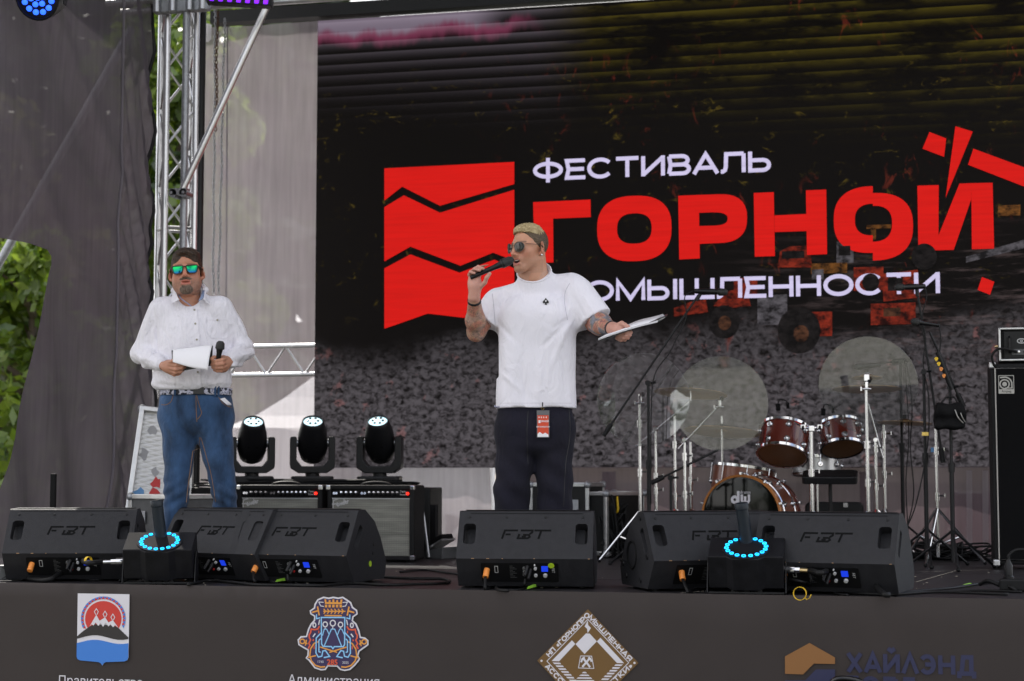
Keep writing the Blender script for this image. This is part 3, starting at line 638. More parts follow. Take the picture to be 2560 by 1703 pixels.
def _er(mb):
    o_ = [(840, 580)] + [(840, 648), (745, 653), (740, 355)] + [(830, 351)]
    mb.flat([zv(*p) for p in [(740, 355), (836, 351), (841, 648), (745, 653)]], SM, zl)
    oo = [(836, 351), (930, 348)] + sup(930, 462, 132, 114, 90, -90, 20) + [(838, 580)]; ii = [(837, 435), (905, 432)] + sup(905, 464, 66, 31, 90, -90, 20) + [(838, 497)]
    ringpoly(mb, oo, ii, zv, zl)
letter(_er)
letter(lambda mb: [mb.flat([zv(*p) for p in pl], SM, zl) for pl in ([(1093, 342), (1187, 338), (1192, 637), (1098, 640)], [(1337, 330), (1432, 326), (1436, 628), (1342, 632)], [(1190, 447), (1340, 440), (1341, 520), (1191, 525)])])
def _o2(mb):
    ringpoly(mb, sup(1650, 466, 183, 156, 90, 270, 24), sup(1650, 466, 84, 74, 90, 270, 24), zv, zl); ringpoly(mb, sup(1650, 500, 188, 158, 90, -90, 24), sup(1650, 486, 90, 84, 90, -90, 24), zv, zl)
letter(_o2)
letter(lambda mb: [mb.flat([zv(*p) for p in pl], SM, zl) for pl in ([(1858, 308), (1958, 305), (1957, 540), (1957, 610), (1863, 613)], [(1957, 540), (2055, 298), (2110, 296), (2110, 372), (2028, 608), (1957, 610)], [(2110, 296), (2210, 294), (2217, 602), (2113, 605)])])
for pl in ([(1915, 57), (1993, 87), (1983, 173), (1882, 135)], [(2036, 30), (2117, 55), (1990, 365)], [(2120, 135), (2460, 260), (2460, 352), (2095, 210)], [(2160, 735), (2218, 757), (2198, 818), (2140, 795)]): lg([pl], 'led_red', 'pick_shard', zv)
for body, a, b in (('ФЕСТИВАЛЬ', (62, 287), (1172, 240)), ('ПРОМЫШЛЕННОСТИ', (75, 871), (1965, 810))):
    pa = Vector(zv(*a)); pb = Vector(zv(*b)); zb = pa.y if body[0] == 'П' else pa.y + .018
    if body[0] == 'П': zb = pb.y
    else: zb = pb.y
    for q in wide_text(body, .152, .030, SM @ Matrix.Translation((pa.x, zb, .0034)), gap=.13, fit=pb.x - pa.x, split=True): q.build('letter', 'led_white', scr)
# machines standing in the dim video picture (flat picture content)
def vid(polys, m, layer=0):
    for i, pl in enumerate(polys): lg([pl], m, 'picture_shape', zv, layer - .5 + .05 * i)
bx4 = lambda x0, y0, x1, y1, s_=.03: [(x0, y0), (x1, y0 - (x1 - x0) * s_), (x1, y1 - (x1 - x0) * s_), (x0, y1)]
vid([[(1205, 690), (1215, 615), (1260, 592), (1335, 588), (1360, 620), (1365, 690)], bx4(1000, 740, 1110, 830), bx4(1560, 690, 1700, 800), [(1690, 720), (1860, 700), (1870, 830), (1700, 850)], bx4(1300, 900, 1460, 1015), bx4(1640, 860, 1850, 960), [(720, 880), (800, 850), (870, 840), (880, 900), (720, 920)], [(905, 870), (960, 800), (1060, 790), (1080, 870), (985, 880)]], 'led_dim_red')
vid([bx4(1360, 672, 1530, 720), bx4(1620, 492, 1735, 510), bx4(2235, 400, 2340, 450), [(1640, 510), (1665, 510), (1665, 560), (1640, 560)]], 'led_dim_orange')
vid([bx4(1480, 570, 1560, 670), bx4(1110, 820, 1250, 960), bx4(1365, 700, 1420, 748), [(2085, 640), (2357, 560), (2357, 600), (2085, 668)]], 'led_dim_grey')
vid([circ(955, 945, 72, 78), circ(1305, 985, 100, 108), circ(1890, 640, 60, 62), bx4(1490, 590, 1545, 635), bx4(1720, 740, 1790, 800), bx4(1225, 615, 1330, 650), circ(1640, 760, 40, 42)], 'led_dark', 2)
vid([circ(957, 950, 30, 34), circ(1315, 1000, 36, 40), bx4(1700, 880, 1780, 920)], 'led_dim_brown', 3)
MB().box(((XS0 - .9 + XS1) / 2, .03, ZS1 + .075), (XS1 - XS0 + .9, .12, .10)).build('top_beam', 'black_metal', scr)
for i in range(4):
    MB().box((XS0 + .4 + i * 1.9, .16, ZS0 / 2 - .02), (.09, .09, ZS0 - .02)).build('leg', 'black_metal', scr)
# ================================================================ side curtain, back mesh, skirts
XC = -5.25
def CY(px, py): p = PX(px, py, XC); return (p.y, p.z)
cur = thing('side_curtain', 'dark grey mesh side curtain with cut-away corner beside the truss tower', 'curtain', (XC, 0, 0))
Ys = CY(366, 1200)[0]
edge = [CY(*p) for p in [(0, 1180), (30, 1090), (60, 960), (95, 800), (118, 690), (127, 660), (126, 640), (114, 624), (60, 608), (0, 597), (-250, 560), (-250, -160), (392, -160), (388, 0), (384, 300), (378, 700), (372, 1010)]]
def fold(y, z):
    t = max(0, (y - CY(303, 600)[0]) / (CY(384, 600)[0] - CY(303, 600)[0])); a = .012 * math.sin(y * 4.1 + z * .7) + .02 * math.sin(y * 1.7 - z * .5)
    a += .026 * min(t, 1) ** 0.7 * (t > 0) * math.sin(13 * (z * .75 + (y - 11) * 2.1)) + .018 * (t > 0) * math.sin(31 * (z * .5 + y * 1.4) + 2 * math.sin(z * 3))
    d = (y - 10.2) * .9 + (z - 2.1); a += .014 * math.exp(-((d - .9) / .10) ** 2) - .010 * math.exp(-((d - .55) / .13) ** 2) + .010 * math.exp(-((d + .35) / .12) ** 2)
    if z < 1.6: a += (1.6 - z) * .03 * math.sin(y * 9 + z * 2) + .02 * (1.6 - z) * math.sin(5 * (y - .5 * z))
    return a
sheet([(Ys, .01), (CY(-70, 1400)[0], .01)] + edge, .045, lambda u, v: Vector((fold(u, v), u, v))).build('cloth', 'side_mesh', cur, smooth='all')
seam = [CY(*p) for p in [(306, -150), (304, 100), (300, 400), (296, 600), (293, 800), (289, 950), (280, 1100), (262, 1250), (250, 1340)]]
sp_ = [Vector((fold(y, z) + .012, y, z)) for y, z in [(p.x, p.y) for p in cr([Vector((a, b, 0)) for a, b in seam], 8)]]
MB().tube(sp_, .011, 6).build('hem', 'hem_cloth', cur, smooth='all')
hm = [Vector((fold(y, z) + .006, y, z)) for y, z in [CY(388 - .0155 * q, q) for q in range(-150, 1300, 40)]]
MB().tube(hm, .014, 6).build('hem', 'black_metal', cur, smooth='all')

bk = thing('back_mesh_panel', 'pale grey-pink mesh backdrop panel between truss tower and screen', 'backdrop', (0, 12.72, 0))
MY = lambda x, y: ((lambda p: (p.x, p.z))(PY(x, y, 12.72)))
def bwv(u, v): return .012 * math.sin(u * 7) + .006 * math.sin(u * 19 + v) + .02 * math.sin(v * 1.1 + u * 2)
xa = MY(496, 600)[0]
sheet([(xa, .01), (XS0 + .5, .01), (XS0 + .5, 4.25), (xa + .03, 4.25)], .09, lambda u, v: Vector((u, bwv(u, v), v))).build('cloth', 'back_mesh', bk, smooth='all')
MB().tube([Vector((MY(570 - .006 * q, q)[0], bwv(MY(570, q)[0], 1) - .012, MY(570, q)[1])) for q in range(40, 1300, 60)], .006, 5).build('seam', 'hem_cloth', bk)
loose = MB(); q0 = Vector((MY(508, 60)[0], -.05, MY(508, 60)[1]))
sheet([(0, 0), (.09, 0), (.09, -.12), (.03, -.2), (0, -.2)], .03, lambda u, v: q0 + Vector((u, -.03 * math.sin(u * 40), v + .03 * math.sin(u * 60)))).build('loose_corner', 'tent_cloth', bk, smooth='all')
sk = thing('pale_skirt', 'pale see-through mesh skirt below the screen behind the amplifiers', 'skirt', (0, 12.34, 0))
SXm = PY(1236, 1250, 12.34).x
sheet([(XS0 - .02, .008), (SXm, .008), (SXm - .03, ZS0 + .002), (XS0 - .02, ZS0 + .002)], .06, lambda u, v: Vector((u, .015 * math.sin(u * 9) + .01 * math.sin(u * 23), v))).build('cloth', 'back_mesh', sk, smooth='all')
sk2 = thing('mauve_skirt', 'mauve cloth skirt below the screen behind the drum kit', 'skirt', (0, 12.30, 0))
sheet([(SXm, .008), (XS1 + .3, .008), (XS1 + .3, ZS0 + .006), (SXm + .03, ZS0 + .006)], .06, lambda u, v: Vector((u, .02 * math.sin(u * 6 + v) + .01 * math.sin(u * 17 + 3 * v), v))).build('cloth', 'skirt_cloth', sk2, smooth='all')
for px in (2172, 2420, 2460):
    p = PY(px, 1200, 12.27); MB().add([(p.x - .02, -.035, .02), (p.x + .02, -.035, .02), (p.x + .03, -.035, .6), (p.x - .01, -.035, .6)], [(0, 1, 2, 3)]).build('light_strip', 'back_mesh', sk2)

# ================================================================ truss tower, poles, chains
TD = 12.0
tp0 = PD(430, 1180, TD); tower = thing('truss_tower', 'silver box truss tower at the rear corner between curtain and backdrop', 'truss', (tp0.x, tp0.y, 0), YAW + R(24))
hs = .105; crn = [(-hs, -hs), (hs, -hs), (hs, hs), (-hs, hs)]
cm = MB().cyl((0, 0, .03), (0, 0, 4.7), .024, n=14); c0 = None
for x, y in crn:
    o = cm.build('chord', 'alu', tower, smooth=True) if c0 is None else c0.copy()
    if c0 is None: c0 = o
    else: COL.objects.link(o); o.parent = tower
    o.location = (x, y, 0)
MB().box((0, 0, .015), (.34, .34, .02)).build('base_plate', 'steel', tower)
zs = .285; bm_ = MB().cyl((-hs, 0, 0), (hs, 0, zs), .0095, n=8); b0 = None
for fc in range(4):
    for k in range(16):
        o = bm_.build('brace', 'alu', tower, smooth=True) if b0 is None else b0.copy()
        if b0 is None: b0 = o
        else: COL.objects.link(o); o.parent = tower
        a = fc * math.pi / 2; rot = Matrix.Rotation(a, 4, 'Z'); off = rot @ Vector((0, -hs, 0))
        flip = Matrix.Scale(-1, 4, (1, 0, 0)) if (k + fc) % 2 else Matrix.Identity(4)
        o.matrix_local = Matrix.Translation((off.x, off.y, .06 + k * zs)) @ rot @ flip
for k in range(3):
    for fc in range(4):
        a = fc * math.pi / 2; p = Matrix.Rotation(a, 3, 'Z') @ Vector((-hs, -hs, 0)); q = Matrix.Rotation(a, 3, 'Z') @ Vector((hs, -hs, 0))
        MB().cyl((p.x, p.y, .05 + k * 2.28), (q.x, q.y, .05 + k * 2.28), .011, n=8).build('rung', 'alu', tower, smooth=True)
sl = thing('sleeve_block', 'dark grey sleeve block clamped round the top of the truss tower', 'truss sleeve', PD(455, 18, 11.75))
MB().box((0, 0, .14), (.42, .06, .36)).build('plate', 'galv', sl, bevel=.01)
for i, x in enumerate((-.17, -.05, .08, .18)): MB().cyl((x, -.05, -.04), (x, -.05, .3), .028, n=10).build('roller', 'steel', sl, smooth=True)
# upright pipe with clamp and slanting brace in front of the tower
up = PD(449, 1180, 11.75); pole = thing('upright_pipe', 'worn grey upright pipe in front of the truss tower', 'pipe', (up.x, up.y, 0))
MB().cyl((0, 0, 0), (0, 0, 4.6), .025, n=14).build('pipe', 'galv', pole, smooth=True); MB().cyl((0, 0, 0), (0, 0, .02), .07, n=16).build('foot_plate', 'steel', pole)
ca = PD(455, 478, 11.7); cb = PD(668, 16, 11.7)
br = thing('slanting_pipe', 'pale aluminium pipe slanting up from clamp to roof truss', 'pipe', ca)
MB().cyl((0, 0, 0), (cb - ca) * 1.08, .024, n=14).build('pipe', 'alu', br, smooth=True)
cl = MB()
for dx in (-.05, .03): cl.cyl((dx, -.05, -.02), (dx, .06, -.02), .03, n=12)
cl.box((-.01, -.02, -.01), (.13, .06, .045)).build('clamp', 'steel', br, smooth=True)
for k in (0, 1): MB().cyl((-.05 + .09 * k, -.075, -.02), (-.05 + .09 * k, -.04, -.02), .012, n=6).build('bolt', 'steel', br)
bp0 = PD(487, 1180, 12.15); bpst = tag(MB().cyl((bp0.x, bp0.y, 0), (bp0.x, bp0.y, 4.35), .036, n=12).build('black_post', 'black_metal', smooth=True), 'black upright post at the edge of the pale backdrop', 'post')
def chain(name, x0, x1, y0, y1, d, m, lab, ln=.030):
    a = PD(x0, y0, d); b = PD(x1, y1, d); n = int((a - b).length / (ln * .8)); mb = MB(); base = b.copy()
    for i in range(n):
        c = a + (b - a) * (i / n) + Vector((.004 * math.sin(i * .3), 0, 0)) - base; ring = []
        for k in range(10):
            q = 2 * math.pi * k / 10; u = .009 * math.cos(q); v = ln * .5 * math.sin(q)
            ring.append(c + (Vector((u, 0, v)) if i % 2 else Vector((0, u, v))))
        mb.tube(ring, .0038, 5, closed=True)
    o = mb.build(name, m, smooth=True); o.location = base; return tag(o, lab, 'chain')
chain('rusty_chain', 544, 540, 0, 332, 12.3, 'rust', 'thick rusty brown chain hanging in front of the pale backdrop', .034)
chain('grey_chain', 538, 533, 20, 740, 12.32, 'galv', 'thin grey chain hanging nearest the black post')
chain('grey_chain', 562, 546, 50, 740, 12.34, 'galv', 'thin grey chain hanging to the far side of the rusty chain')
# low horizontal truss behind the left presenter
ht = thing('low_ladder_truss', 'two-rail horizontal ladder truss low behind the presenter in jeans', 'truss', PY(640, 1180, 12.6))
ht.location.z = 0; z1 = PY(700, 866, 12.6).z; z2 = PY(700, 937, 12.6).z
for z in (z1, z2): MB().cyl((-.42, 0, z), (1.2, .0, z), .021, n=10).build('rail', 'alu', ht, smooth=True)
for k, x in enumerate((-.40, -.08, .24, .56)):
    MB().cyl((x, 0, z1), (x + .16, 0, z2), .009, n=6).build('brace', 'alu', ht, smooth=True); MB().cyl((x + .16, 0, z2), (x + .32, 0, z1), .009, n=6).build('brace', 'alu', ht, smooth=True)
for x in (-.36, .95): MB().cyl((x, .03, 0), (x, .03, z1 + .05), .02, n=8).build('post', 'alu', ht, smooth=True)
gp_a, gp_b = PD(-60, 760, 13.6), PD(330, 70, 13.6)
gy = thing('guy_pipe', 'blue-grey slanting steel pipe outside the side curtain', 'pipe', gp_a); MB().cyl((0, 0, 0), gp_b - gp_a, .034, n=12).build('pipe', 'galv', gy, smooth=True); MB().cyl((0, 0, 0), (gp_a - gp_b) * .8, .034, n=12).build('lower_pipe', 'galv', gy, smooth=True)
# top truss
tz = PD(600, 6, 11.9).z; ty = PD(600, 6, 11.9).y
tt = thing('roof_truss', 'silver horizontal roof truss along the top of the stage', 'truss', (0, ty, tz))
for y, z in ((-.12, 0.02), (.12, .02), (-.12, .26), (.12, .26)): MB().cyl((-5.6, y, z), (2.4, y, z), .024, n=12).build('chord', 'alu', tt, smooth=True)
bm2 = MB().cyl((0, 0, 0), (.28, 0, .24), .009, n=6); b0 = None
for k in range(28):
    for y in (-.12, .12):
        o = bm2.build('brace', 'alu', tt) if b0 is None else b0.copy()
        if b0 is None: b0 = o
        else: COL.objects.link(o); o.parent = tt
        o.matrix_local = Matrix.Translation((-5.5 + k * .28 + (.28 if k % 2 else 0), y, .02)) @ (Matrix.Scale(-1, 4, (1, 0, 0)) if k % 2 else Matrix.Identity(4))
# LED bar with purple lights, PAR can with blue lights
lb = thing('led_bar', 'black LED bar with a row of glowing purple lamps under the roof truss', 'stage light', PD(600, 4, 11.4), YAW * .6)
MB().box((0, 0, 0), (.46, .07, .062)).build('housing', 'black_plastic', lb, bevel=.006); MB().box((0, .04, .05), (.06, .03, .08)).build('bracket', 'black_metal', lb)
for k in range(7): MB().box((-.19 + k * .0633, -.035, -.004), (.032, .012, .036)).build('lamp', 'purple_led', lb, bevel=.006)
lb.rotation_euler = (R(-8), R(5), YAW * .6)
pr = thing('par_light', 'round black PAR stage light with blue lamps at the top corner', 'stage light', PD(104, -8, 9.9)); pr.scale = (1.12,) * 3
PM = Matrix.Rotation(R(112), 4, 'X')
MB().lathe([(0, -.16), (.07, -.16), (.105, -.10), (.118, .0), (.122, .06), (.112, .065), (.108, .045), (0, .045)], 28, PM).build('body', 'black_plastic', pr, smooth=True)
for i, (r_, n) in enumerate(((0, 1), (.038, 6), (.078, 12))):
    for k in range(n):
        q = 2 * math.pi * k / n + i * .2; MB().lathe([(.0155, .048), (.0145, .058), (.008, .063), (0, .064)], 10, PM @ Matrix.Translation((r_ * math.cos(q), r_ * math.sin(q), 0))).build('lamp', 'blue_led', pr, smooth=True)
yk = MB()
for s_ in (-1, 1): yk.box((s_ * .135, 0, .07), (.008, .04, .2))
yk.box((0, 0, .17), (.278, .04, .008)).build('yoke', 'black_metal', pr)
pr.rotation_euler = (0, R(8), YAW - R(6))

# ================================================================ tent behind the mesh
def tent(px0, px1, d, lab, win=True):
    a = PD(px0, 1070, d); b = PD(px1, 1070, d); wd = (b - a).length; t = thing('white_tent', lab, 'tent', (a.x, a.y, GZ), YAW)
    ez = a.z - GZ; mb = MB(); n = 10
    def rp(i, j):      # roof: concave pyramid
        u = i / n; v = j / n; dd = 1 - max(abs(2 * u - 1), abs(2 * v - 1)); return Vector((u * wd, v * wd, ez + 1.15 * dd ** 1.35))
    mb.add([rp(i, j) for i in range(n + 1) for j in range(n + 1)], [(i * (n + 1) + j, i * (n + 1) + j + 1, (i + 1) * (n + 1) + j + 1, (i + 1) * (n + 1) + j) for i in range(n) for j in range(n)])
    mb.build('roof', 'tent_cloth', t)
    for (p, q) in (((0, 0), (wd, 0)), ((wd, 0), (wd, wd)), ((wd, wd), (0, wd)), ((0, wd), (0, 0))):
        sheet([(0, 0), (wd, 0), (wd, ez), (0, ez)], .35, lambda u, v: Vector((p[0] + (q[0] - p[0]) * u / wd, p[1] + (q[1] - p[1]) * u / wd + .03 * math.sin(u * 6), v))).build('wall', 'tent_cloth', t, smooth='all')
    if win:
        for cx in (wd * .18, wd * .50, wd * .82):
            W, bz, r = .30, 1.0, .30; y = -.06
            sh = [(cx - W, bz - .45), (cx + W, bz - .45), (cx + W, bz + .12)] + [(cx + r * math.cos(R(q)), bz + .12 + r * math.sin(R(q))) for q in range(15, 180, 15)] + [(cx - W, bz + .12)]
            wn = MB().add([(x, y, z) for x, z in sh], [tuple(range(len(sh)))]).build('window', 'tent_window', t)
            mm = MB(); T = basis((0, y - .01, 0), (1, 0, 0), (0, 0, 1))
            for q in (45, 90, 135): mm.stroke([(cx, bz + .12), (cx + r * math.cos(R(q)), bz + .12 + r * math.sin(R(q)))], .045, T, .001)
            mm.stroke([(cx - W, bz + .12), (cx + W, bz + .12)], .045, T, .002); mm.stroke([(cx, bz - .45), (cx, bz + .12)], .045, T, .003); mm.stroke([(cx - W, bz - .15), (cx + W, bz - .15)], .04, T, .004)
            mm.build('muntin', 'tent_cloth', wn)
    return t
tent(560, 1232, 17.0, 'white peaked tent with arched window seen through the mesh backdrop')

# ================================================================ trees
def leaf_mat(n, c, c2):
    m = bpy.data.materials.new(n); m.use_nodes = True; MATS[n] = m; t = m.node_tree; N = t.nodes.new; L = t.links.new
    t.nodes.remove(t.nodes['Principled BSDF']); gi = N('ShaderNodeNewGeometry'); mx = N('ShaderNodeMix'); mx.data_type = 'RGBA'; mx.inputs[6].default_value = (*c, 1); mx.inputs[7].default_value = (*c2, 1); L(gi.outputs['Random Per Island'], mx.inputs[0])
    d = N('ShaderNodeBsdfDiffuse'); tl = N('ShaderNodeBsdfTranslucent'); g = N('ShaderNodeBsdfGlossy'); g.inputs['Roughness'].default_value = .4
    L(mx.outputs[2], d.inputs[0]); L(mx.outputs[2], tl.inputs[0]); a = N('ShaderNodeMixShader'); a.inputs[0].default_value = .5; L(d.outputs[0], a.inputs[1]); L(tl.outputs[0], a.inputs[2])
    b = N('ShaderNodeMixShader'); b.inputs[0].default_value = .06; L(a.outputs[0], b.inputs[1]); L(g.outputs[0], b.inputs[2]); L(b.outputs[0], t.nodes['Material Output'].inputs[0])
leaf_mat('leaf_bright', (.20, .28, .02), (.08, .15, .015)); leaf_mat('leaf_dark', (.05, .085, .012), (.022, .045, .010)); leaf_mat('leaf_olive', (.22, .23, .06), (.06, .08, .02))
mat('bark', (.10, .075, .055), .9, vary=(8, .3, (1, 1, .2)))
def tree(x, y, h, cr_r, m, lab, n=7000, low=.18, seed=1, leaf=.13, name='leafy_tree'):
    rg = np.random.default_rng(seed); t = thing(name, lab, 'tree', (x, y, GZ), 0, 'trees round the stage')
    tb = MB(); tb.tube(cr([(0, 0, 0), (.1, .05, h * .35), (-.05, .1, h * .7), (0, 0, h * .95)], 4), list(np.linspace(.16, .02, 13)), 8)
    nb = 14; tips = []
    for k in range(nb):
        z = h * (low + (.9 - low) * k / nb); a = k * 2.4 + seed; ln = cr_r * (1.05 - .55 * k / nb) * rg.uniform(.6, .95)
        e = Vector((math.cos(a) * ln, math.sin(a) * ln, z + ln * .45)); tb.tube([(0, 0, z), Vector((0, 0, z)).lerp(e, .5) + Vector((0, 0, .1)), e], [.05, .03, .01], 5); tips.append(e)
    tb.build('trunk', 'bark', t, smooth=True)
    cs = [Vector((rg.normal(0, .45), rg.normal(0, .45), 0)) * cr_r + Vector((0, 0, h * rg.uniform(low, 1.0))) for _ in range(26)] + tips
    C = np.array([(c.x * (1.15 - .6 * c.z / h), c.y * (1.15 - .6 * c.z / h), c.z) for c in cs]); rad = rg.uniform(.35, .75, len(C)) * cr_r * .5
    pick = rg.integers(0, len(C), n); v = rg.normal(size=(n, 3)); v /= np.linalg.norm(v, axis=1)[:, None]
    P = C[pick] + v * (rad[pick] * rg.uniform(.55, 1.0, n) ** .5)[:, None] * np.array([1, 1, .8])
    A = rg.normal(size=(n, 3)); A /= np.linalg.norm(A, axis=1)[:, None]; B = np.cross(A, rg.normal(size=(n, 3))); B /= np.linalg.norm(B, axis=1)[:, None]; s_ = (leaf * rg.uniform(.6, 1.3, n))[:, None]
    V = np.stack([P - A * s_, P + B * s_ * .5, P + A * s_, P - B * s_ * .5], 1).reshape(-1, 3); cb_ = MB(); cb_.v = [tuple(q) for q in V]; cb_.f = [(4 * i, 4 * i + 1, 4 * i + 2, 4 * i + 3) for i in range(n)]
    cb_.build('crown', m, t); return t
def tpos(px, d): p = PD(px, 1180, d); return p.x, p.y
x, y = tpos(20, 24); tree(x, y, 8.5, 2.6, 'leaf_dark', 'tall dark leafy tree filling the gap in the side curtain', 8000, .1, 3)
x, y = tpos(75, 19); tree(x, y, 4.3, 1.7, 'leaf_bright', 'sunlit bright green bush low in the curtain gap', 6000, .05, 5, .10, 'leafy_bush')
x, y = tpos(-40, 21); tree(x, y, 6.2, 1.9, 'leaf_olive', 'pale olive tree at the outer edge of the curtain gap', 6000, .12, 8)
x, y = tpos(440, 25); tree(x, y, 8.8, 2.4, 'leaf_bright', 'tall bright green tree seen through the truss tower', 9000, .05, 11)
x, y = tpos(250, 28); tree(x, y, 9.5, 3.0, 'leaf_dark', 'dark tree standing behind the side curtain', 6000, .1, 14)
for i, (tp_, td, th, lab) in enumerate(((520, 34, 15, 'tall dense tree far behind the truss tower'), (680, 38, 17, 'tallest dense tree far behind the pale backdrop'), (330, 36, 16, 'tall dense tree far behind the side curtain'), (130, 37, 15, 'tall dense tree far beyond the gap in the curtain'), (-90, 34, 14, 'dense tree far beyond the outer edge of the curtain'))):
    x, y = tpos(tp_, td); tree(x, y, th, 4.6, 'leaf_dark', lab, 7000, .03, 40 + i, .42)
for i, (tx, ty_, hh) in enumerate(((-7, -22, 9), (2.5, -26, 11), (-14, -18, 10), (9, -20, 9))):
    tree(tx, ty_, hh, 3.2, ('leaf_dark', 'leaf_bright')[i % 2], ('dark tree', 'bright tree', 'broad dark tree', 'rounded bright tree')[i] + ' facing the stage, mirrored in the clear discs', 2500, .1, 20 + i, .22)
# ================================================================ wedge monitors
mat('wedge_paint', (.019, .019, .022), .6, spec=.3, vary=(22, .25), bump=(260, .55, .004))
mat('wedge_grille', (.012, .012, .013), .6, bump=(500, .8, .004))
mat('engrave', (.006, .006, .0065), .85, spec=.1)
mat('orange_plug', (.75, .25, .04), .45); mat('display_blue', (.01, .02, .2), .3, emit=((.01, .05, .8), .35)); mat('knob_white', (.55, .55, .55), .4)
mat('label_white', (.5, .5, .5), .6); mat('red_plastic', (.5, .02, .02), .4); mat('green_dot', (.42, .62, .02), .6); mat('yellow_tape', (.75, .48, .01), .5); mat('green_tape', (.30, .62, .05), .55)
mat('bare_wood', (.42, .24, .12), .8)
WPROF = [(.10, .012), (0, .155), (.148, .383), (.158, .39), (.235, .39), (.36, .325), (.44, .235), (.52, .10), (.50, .03), (.485, .012)]
def boolean_cut(o, cutters):
    for c in cutters:
        md = o.modifiers.new('cut', 'BOOLEAN'); md.object = c; md.operation = 'DIFFERENCE'; md.solver = 'EXACT'
    bpy.context.view_layer.update(); me = bpy.data.meshes.new_from_object(o.evaluated_get(bpy.context.evaluated_depsgraph_get()))
    o.modifiers.clear(); o.data = me
    for c in cutters: bpy.data.objects.remove(c)
def make_wedge():
    W = .70; root = thing('wedge_monitor', 'x x x x', 'stage monitor')
    T = basis((0, 0, 0), (0, 1, 0), (0, 0, 1))          # profile (y, z) extruded along +x
    body = MB().prism(WPROF, W - .012, basis((-W / 2 + .006, 0, 0), (0, 1, 0), (0, 0, 1))).build('body', 'wedge_paint', root)
    sl = Vector((0, .148, .228)); sl.normalize(); nrm = Vector((0, -sl.z, sl.y)); c0 = Vector((0, 0, .155))
    TM = basis(c0, (1, 0, 0), sl)                        # top panel: x, up the slope, out
    cut = []
    for s_ in (-1, 1):
        cut.append(MB().prism(rrect(s_ * .285 - .031, .085, s_ * .285 + .031, .205, .018), .075, TM, -.06).build('cut', None))
        sx = Matrix.Rotation(R(-28), 4, 'X')
        cut.append(MB().prism(rrect(-.024, -.07, .024, .07, .016), .10, basis((s_ * W / 2 - .05, .15, .245), (0, .82, -.57), (0, .57, .82))).build('cut', None))
    cut.append(MB().box((0, 0, 0), (.56, .03, .002)).build('cut', None)); cut[-1].matrix_world = TM @ Matrix.Translation((0, .236, 0))
    boolean_cut(body, cut[:-1]); bpy.data.objects.remove(cut[-1])
    body.data.polygons.foreach_set('use_smooth', [False] * len(body.data.polygons))
    md = body.modifiers.new('bevel', 'BEVEL'); md.width = .005; md.segments = 2; md.limit_method = 'ANGLE'; md.angle_limit = R(25)
    MB().box((0, .3, .31), (W - .06, .01, .01)).build('grille_frame', 'wedge_grille', root, mtx=Matrix.Identity(4))
    g = MB(); gp = [(.165, .3915), (.235, .3915), (.362, .327), (.443, .236)]
    for i in range(3): (y0, z0), (y1, z1) = gp[i], gp[i + 1]; g.add([(-.32, y0, z0 + .002), (.32, y0, z0 + .002), (.32, y1, z1 + .003), (-.32, y1, z1 + .003)], [(0, 1, 2, 3)])
    g.build('grille', 'wedge_grille', root)
    st = MB()
    for k in range(64): st.add([TM @ Vector((-.285 + k * .009, .2615, .0012)), TM @ Vector((-.280 + k * .009, .2615, .0012)), TM @ Vector((-.280 + k * .009, .268, .0012)), TM @ Vector((-.285 + k * .009, .268, .0012))], [(0, 1, 2, 3)])
    o = st.build('grille_holes', 'engrave', root); o['kind'] = 'stuff'
    for x in (-.29, -.10, .10, .29):
        MB().lathe([(.007, .0), (.0065, .003), (.003, .004), (0, .0035)], 10, TM @ Matrix.Translation((x, .243, .0))).build('screw', 'black_metal', root, smooth=True)
    lt = MB(); sh = .28; wd = .011; f = lambda pl: [(x + y * sh, y) for x, y in pl]; zz = .0009
    for pl in ([(0, 0), (0, .05)], [(-.004, .0495), (.066, .0495)], [(.01, .026), (.036, .026)],
               [(.08, 0), (.08, .028)], [(.074, .0035), (.13, .0035), (.138, .012), (.130, .023), (.10, .024)], [(.08, .0495), (.14, .0495), (.142, .038), (.132, .028)], [(.097, .013), (.118, .013)],
               [(.150, .0495), (.235, .0495)], [(.185, 0), (.185, .05)]):
        lt.stroke([(x - .118, y + .115) for x, y in f(pl)], wd * .95, TM, zz); zz += .00006
    lt.build('lettering', 'engrave', root)
    # lower connector panel, leaning in under the overhang
    dn = Vector((0, .10, -.143)).normalized(); LM = basis((0, .0, .155), (1, 0, 0), -dn)  # y up along the panel
    LM = LM @ Matrix.Translation((0, -.174, 0))
    pn = MB().prism(rrect(-.22, .03, .17, .148, .006), .003, LM, .0006).build('connector_panel', 'matte_black', root)
    MB().prism(rrect(.085, .098, .118, .132, .002), .002, LM, .0045).build('display', 'display_blue', pn)
    for x, y, r_, m in ((.055, .118, .008, 'knob_white'), (.055, .075, .009, 'knob_white'), (.103, .075, .011, 'knob_white'), (.02, .072, .005, 'red_plastic'), (.0, .075, .006, 'chrome'), (.052, .14, .004, 'label_white')):
        MB().lathe([(r_, .004), (r_ * .9, .014), (0, .015)], 12, LM @ Matrix.Translation((x, y, 0))).build('knob', m, pn, smooth=True)
    MB().flat(rrect(-.152, .088, -.134, .132, .002), LM, .0046).build('label', 'label_white', pn); MB().flat(rrect(-.149, .092, -.137, .128, .001), LM, .0050).build('label', 'engrave', pn)
    o = MB()
    for k in range(9): o.flat([(-.075, .058 + k * .009), (-.040 - .01 * (k % 3), .058 + k * .009), (-.040 - .01 * (k % 3), .0605 + k * .009), (-.075, .0605 + k * .009)], LM, .0046)
    mat('fine_print', (.09, .09, .09), .6) if 'fine_print' not in MATS else 0
    o = o.build('fine_print', 'fine_print', pn); o['kind'] = 'stuff'
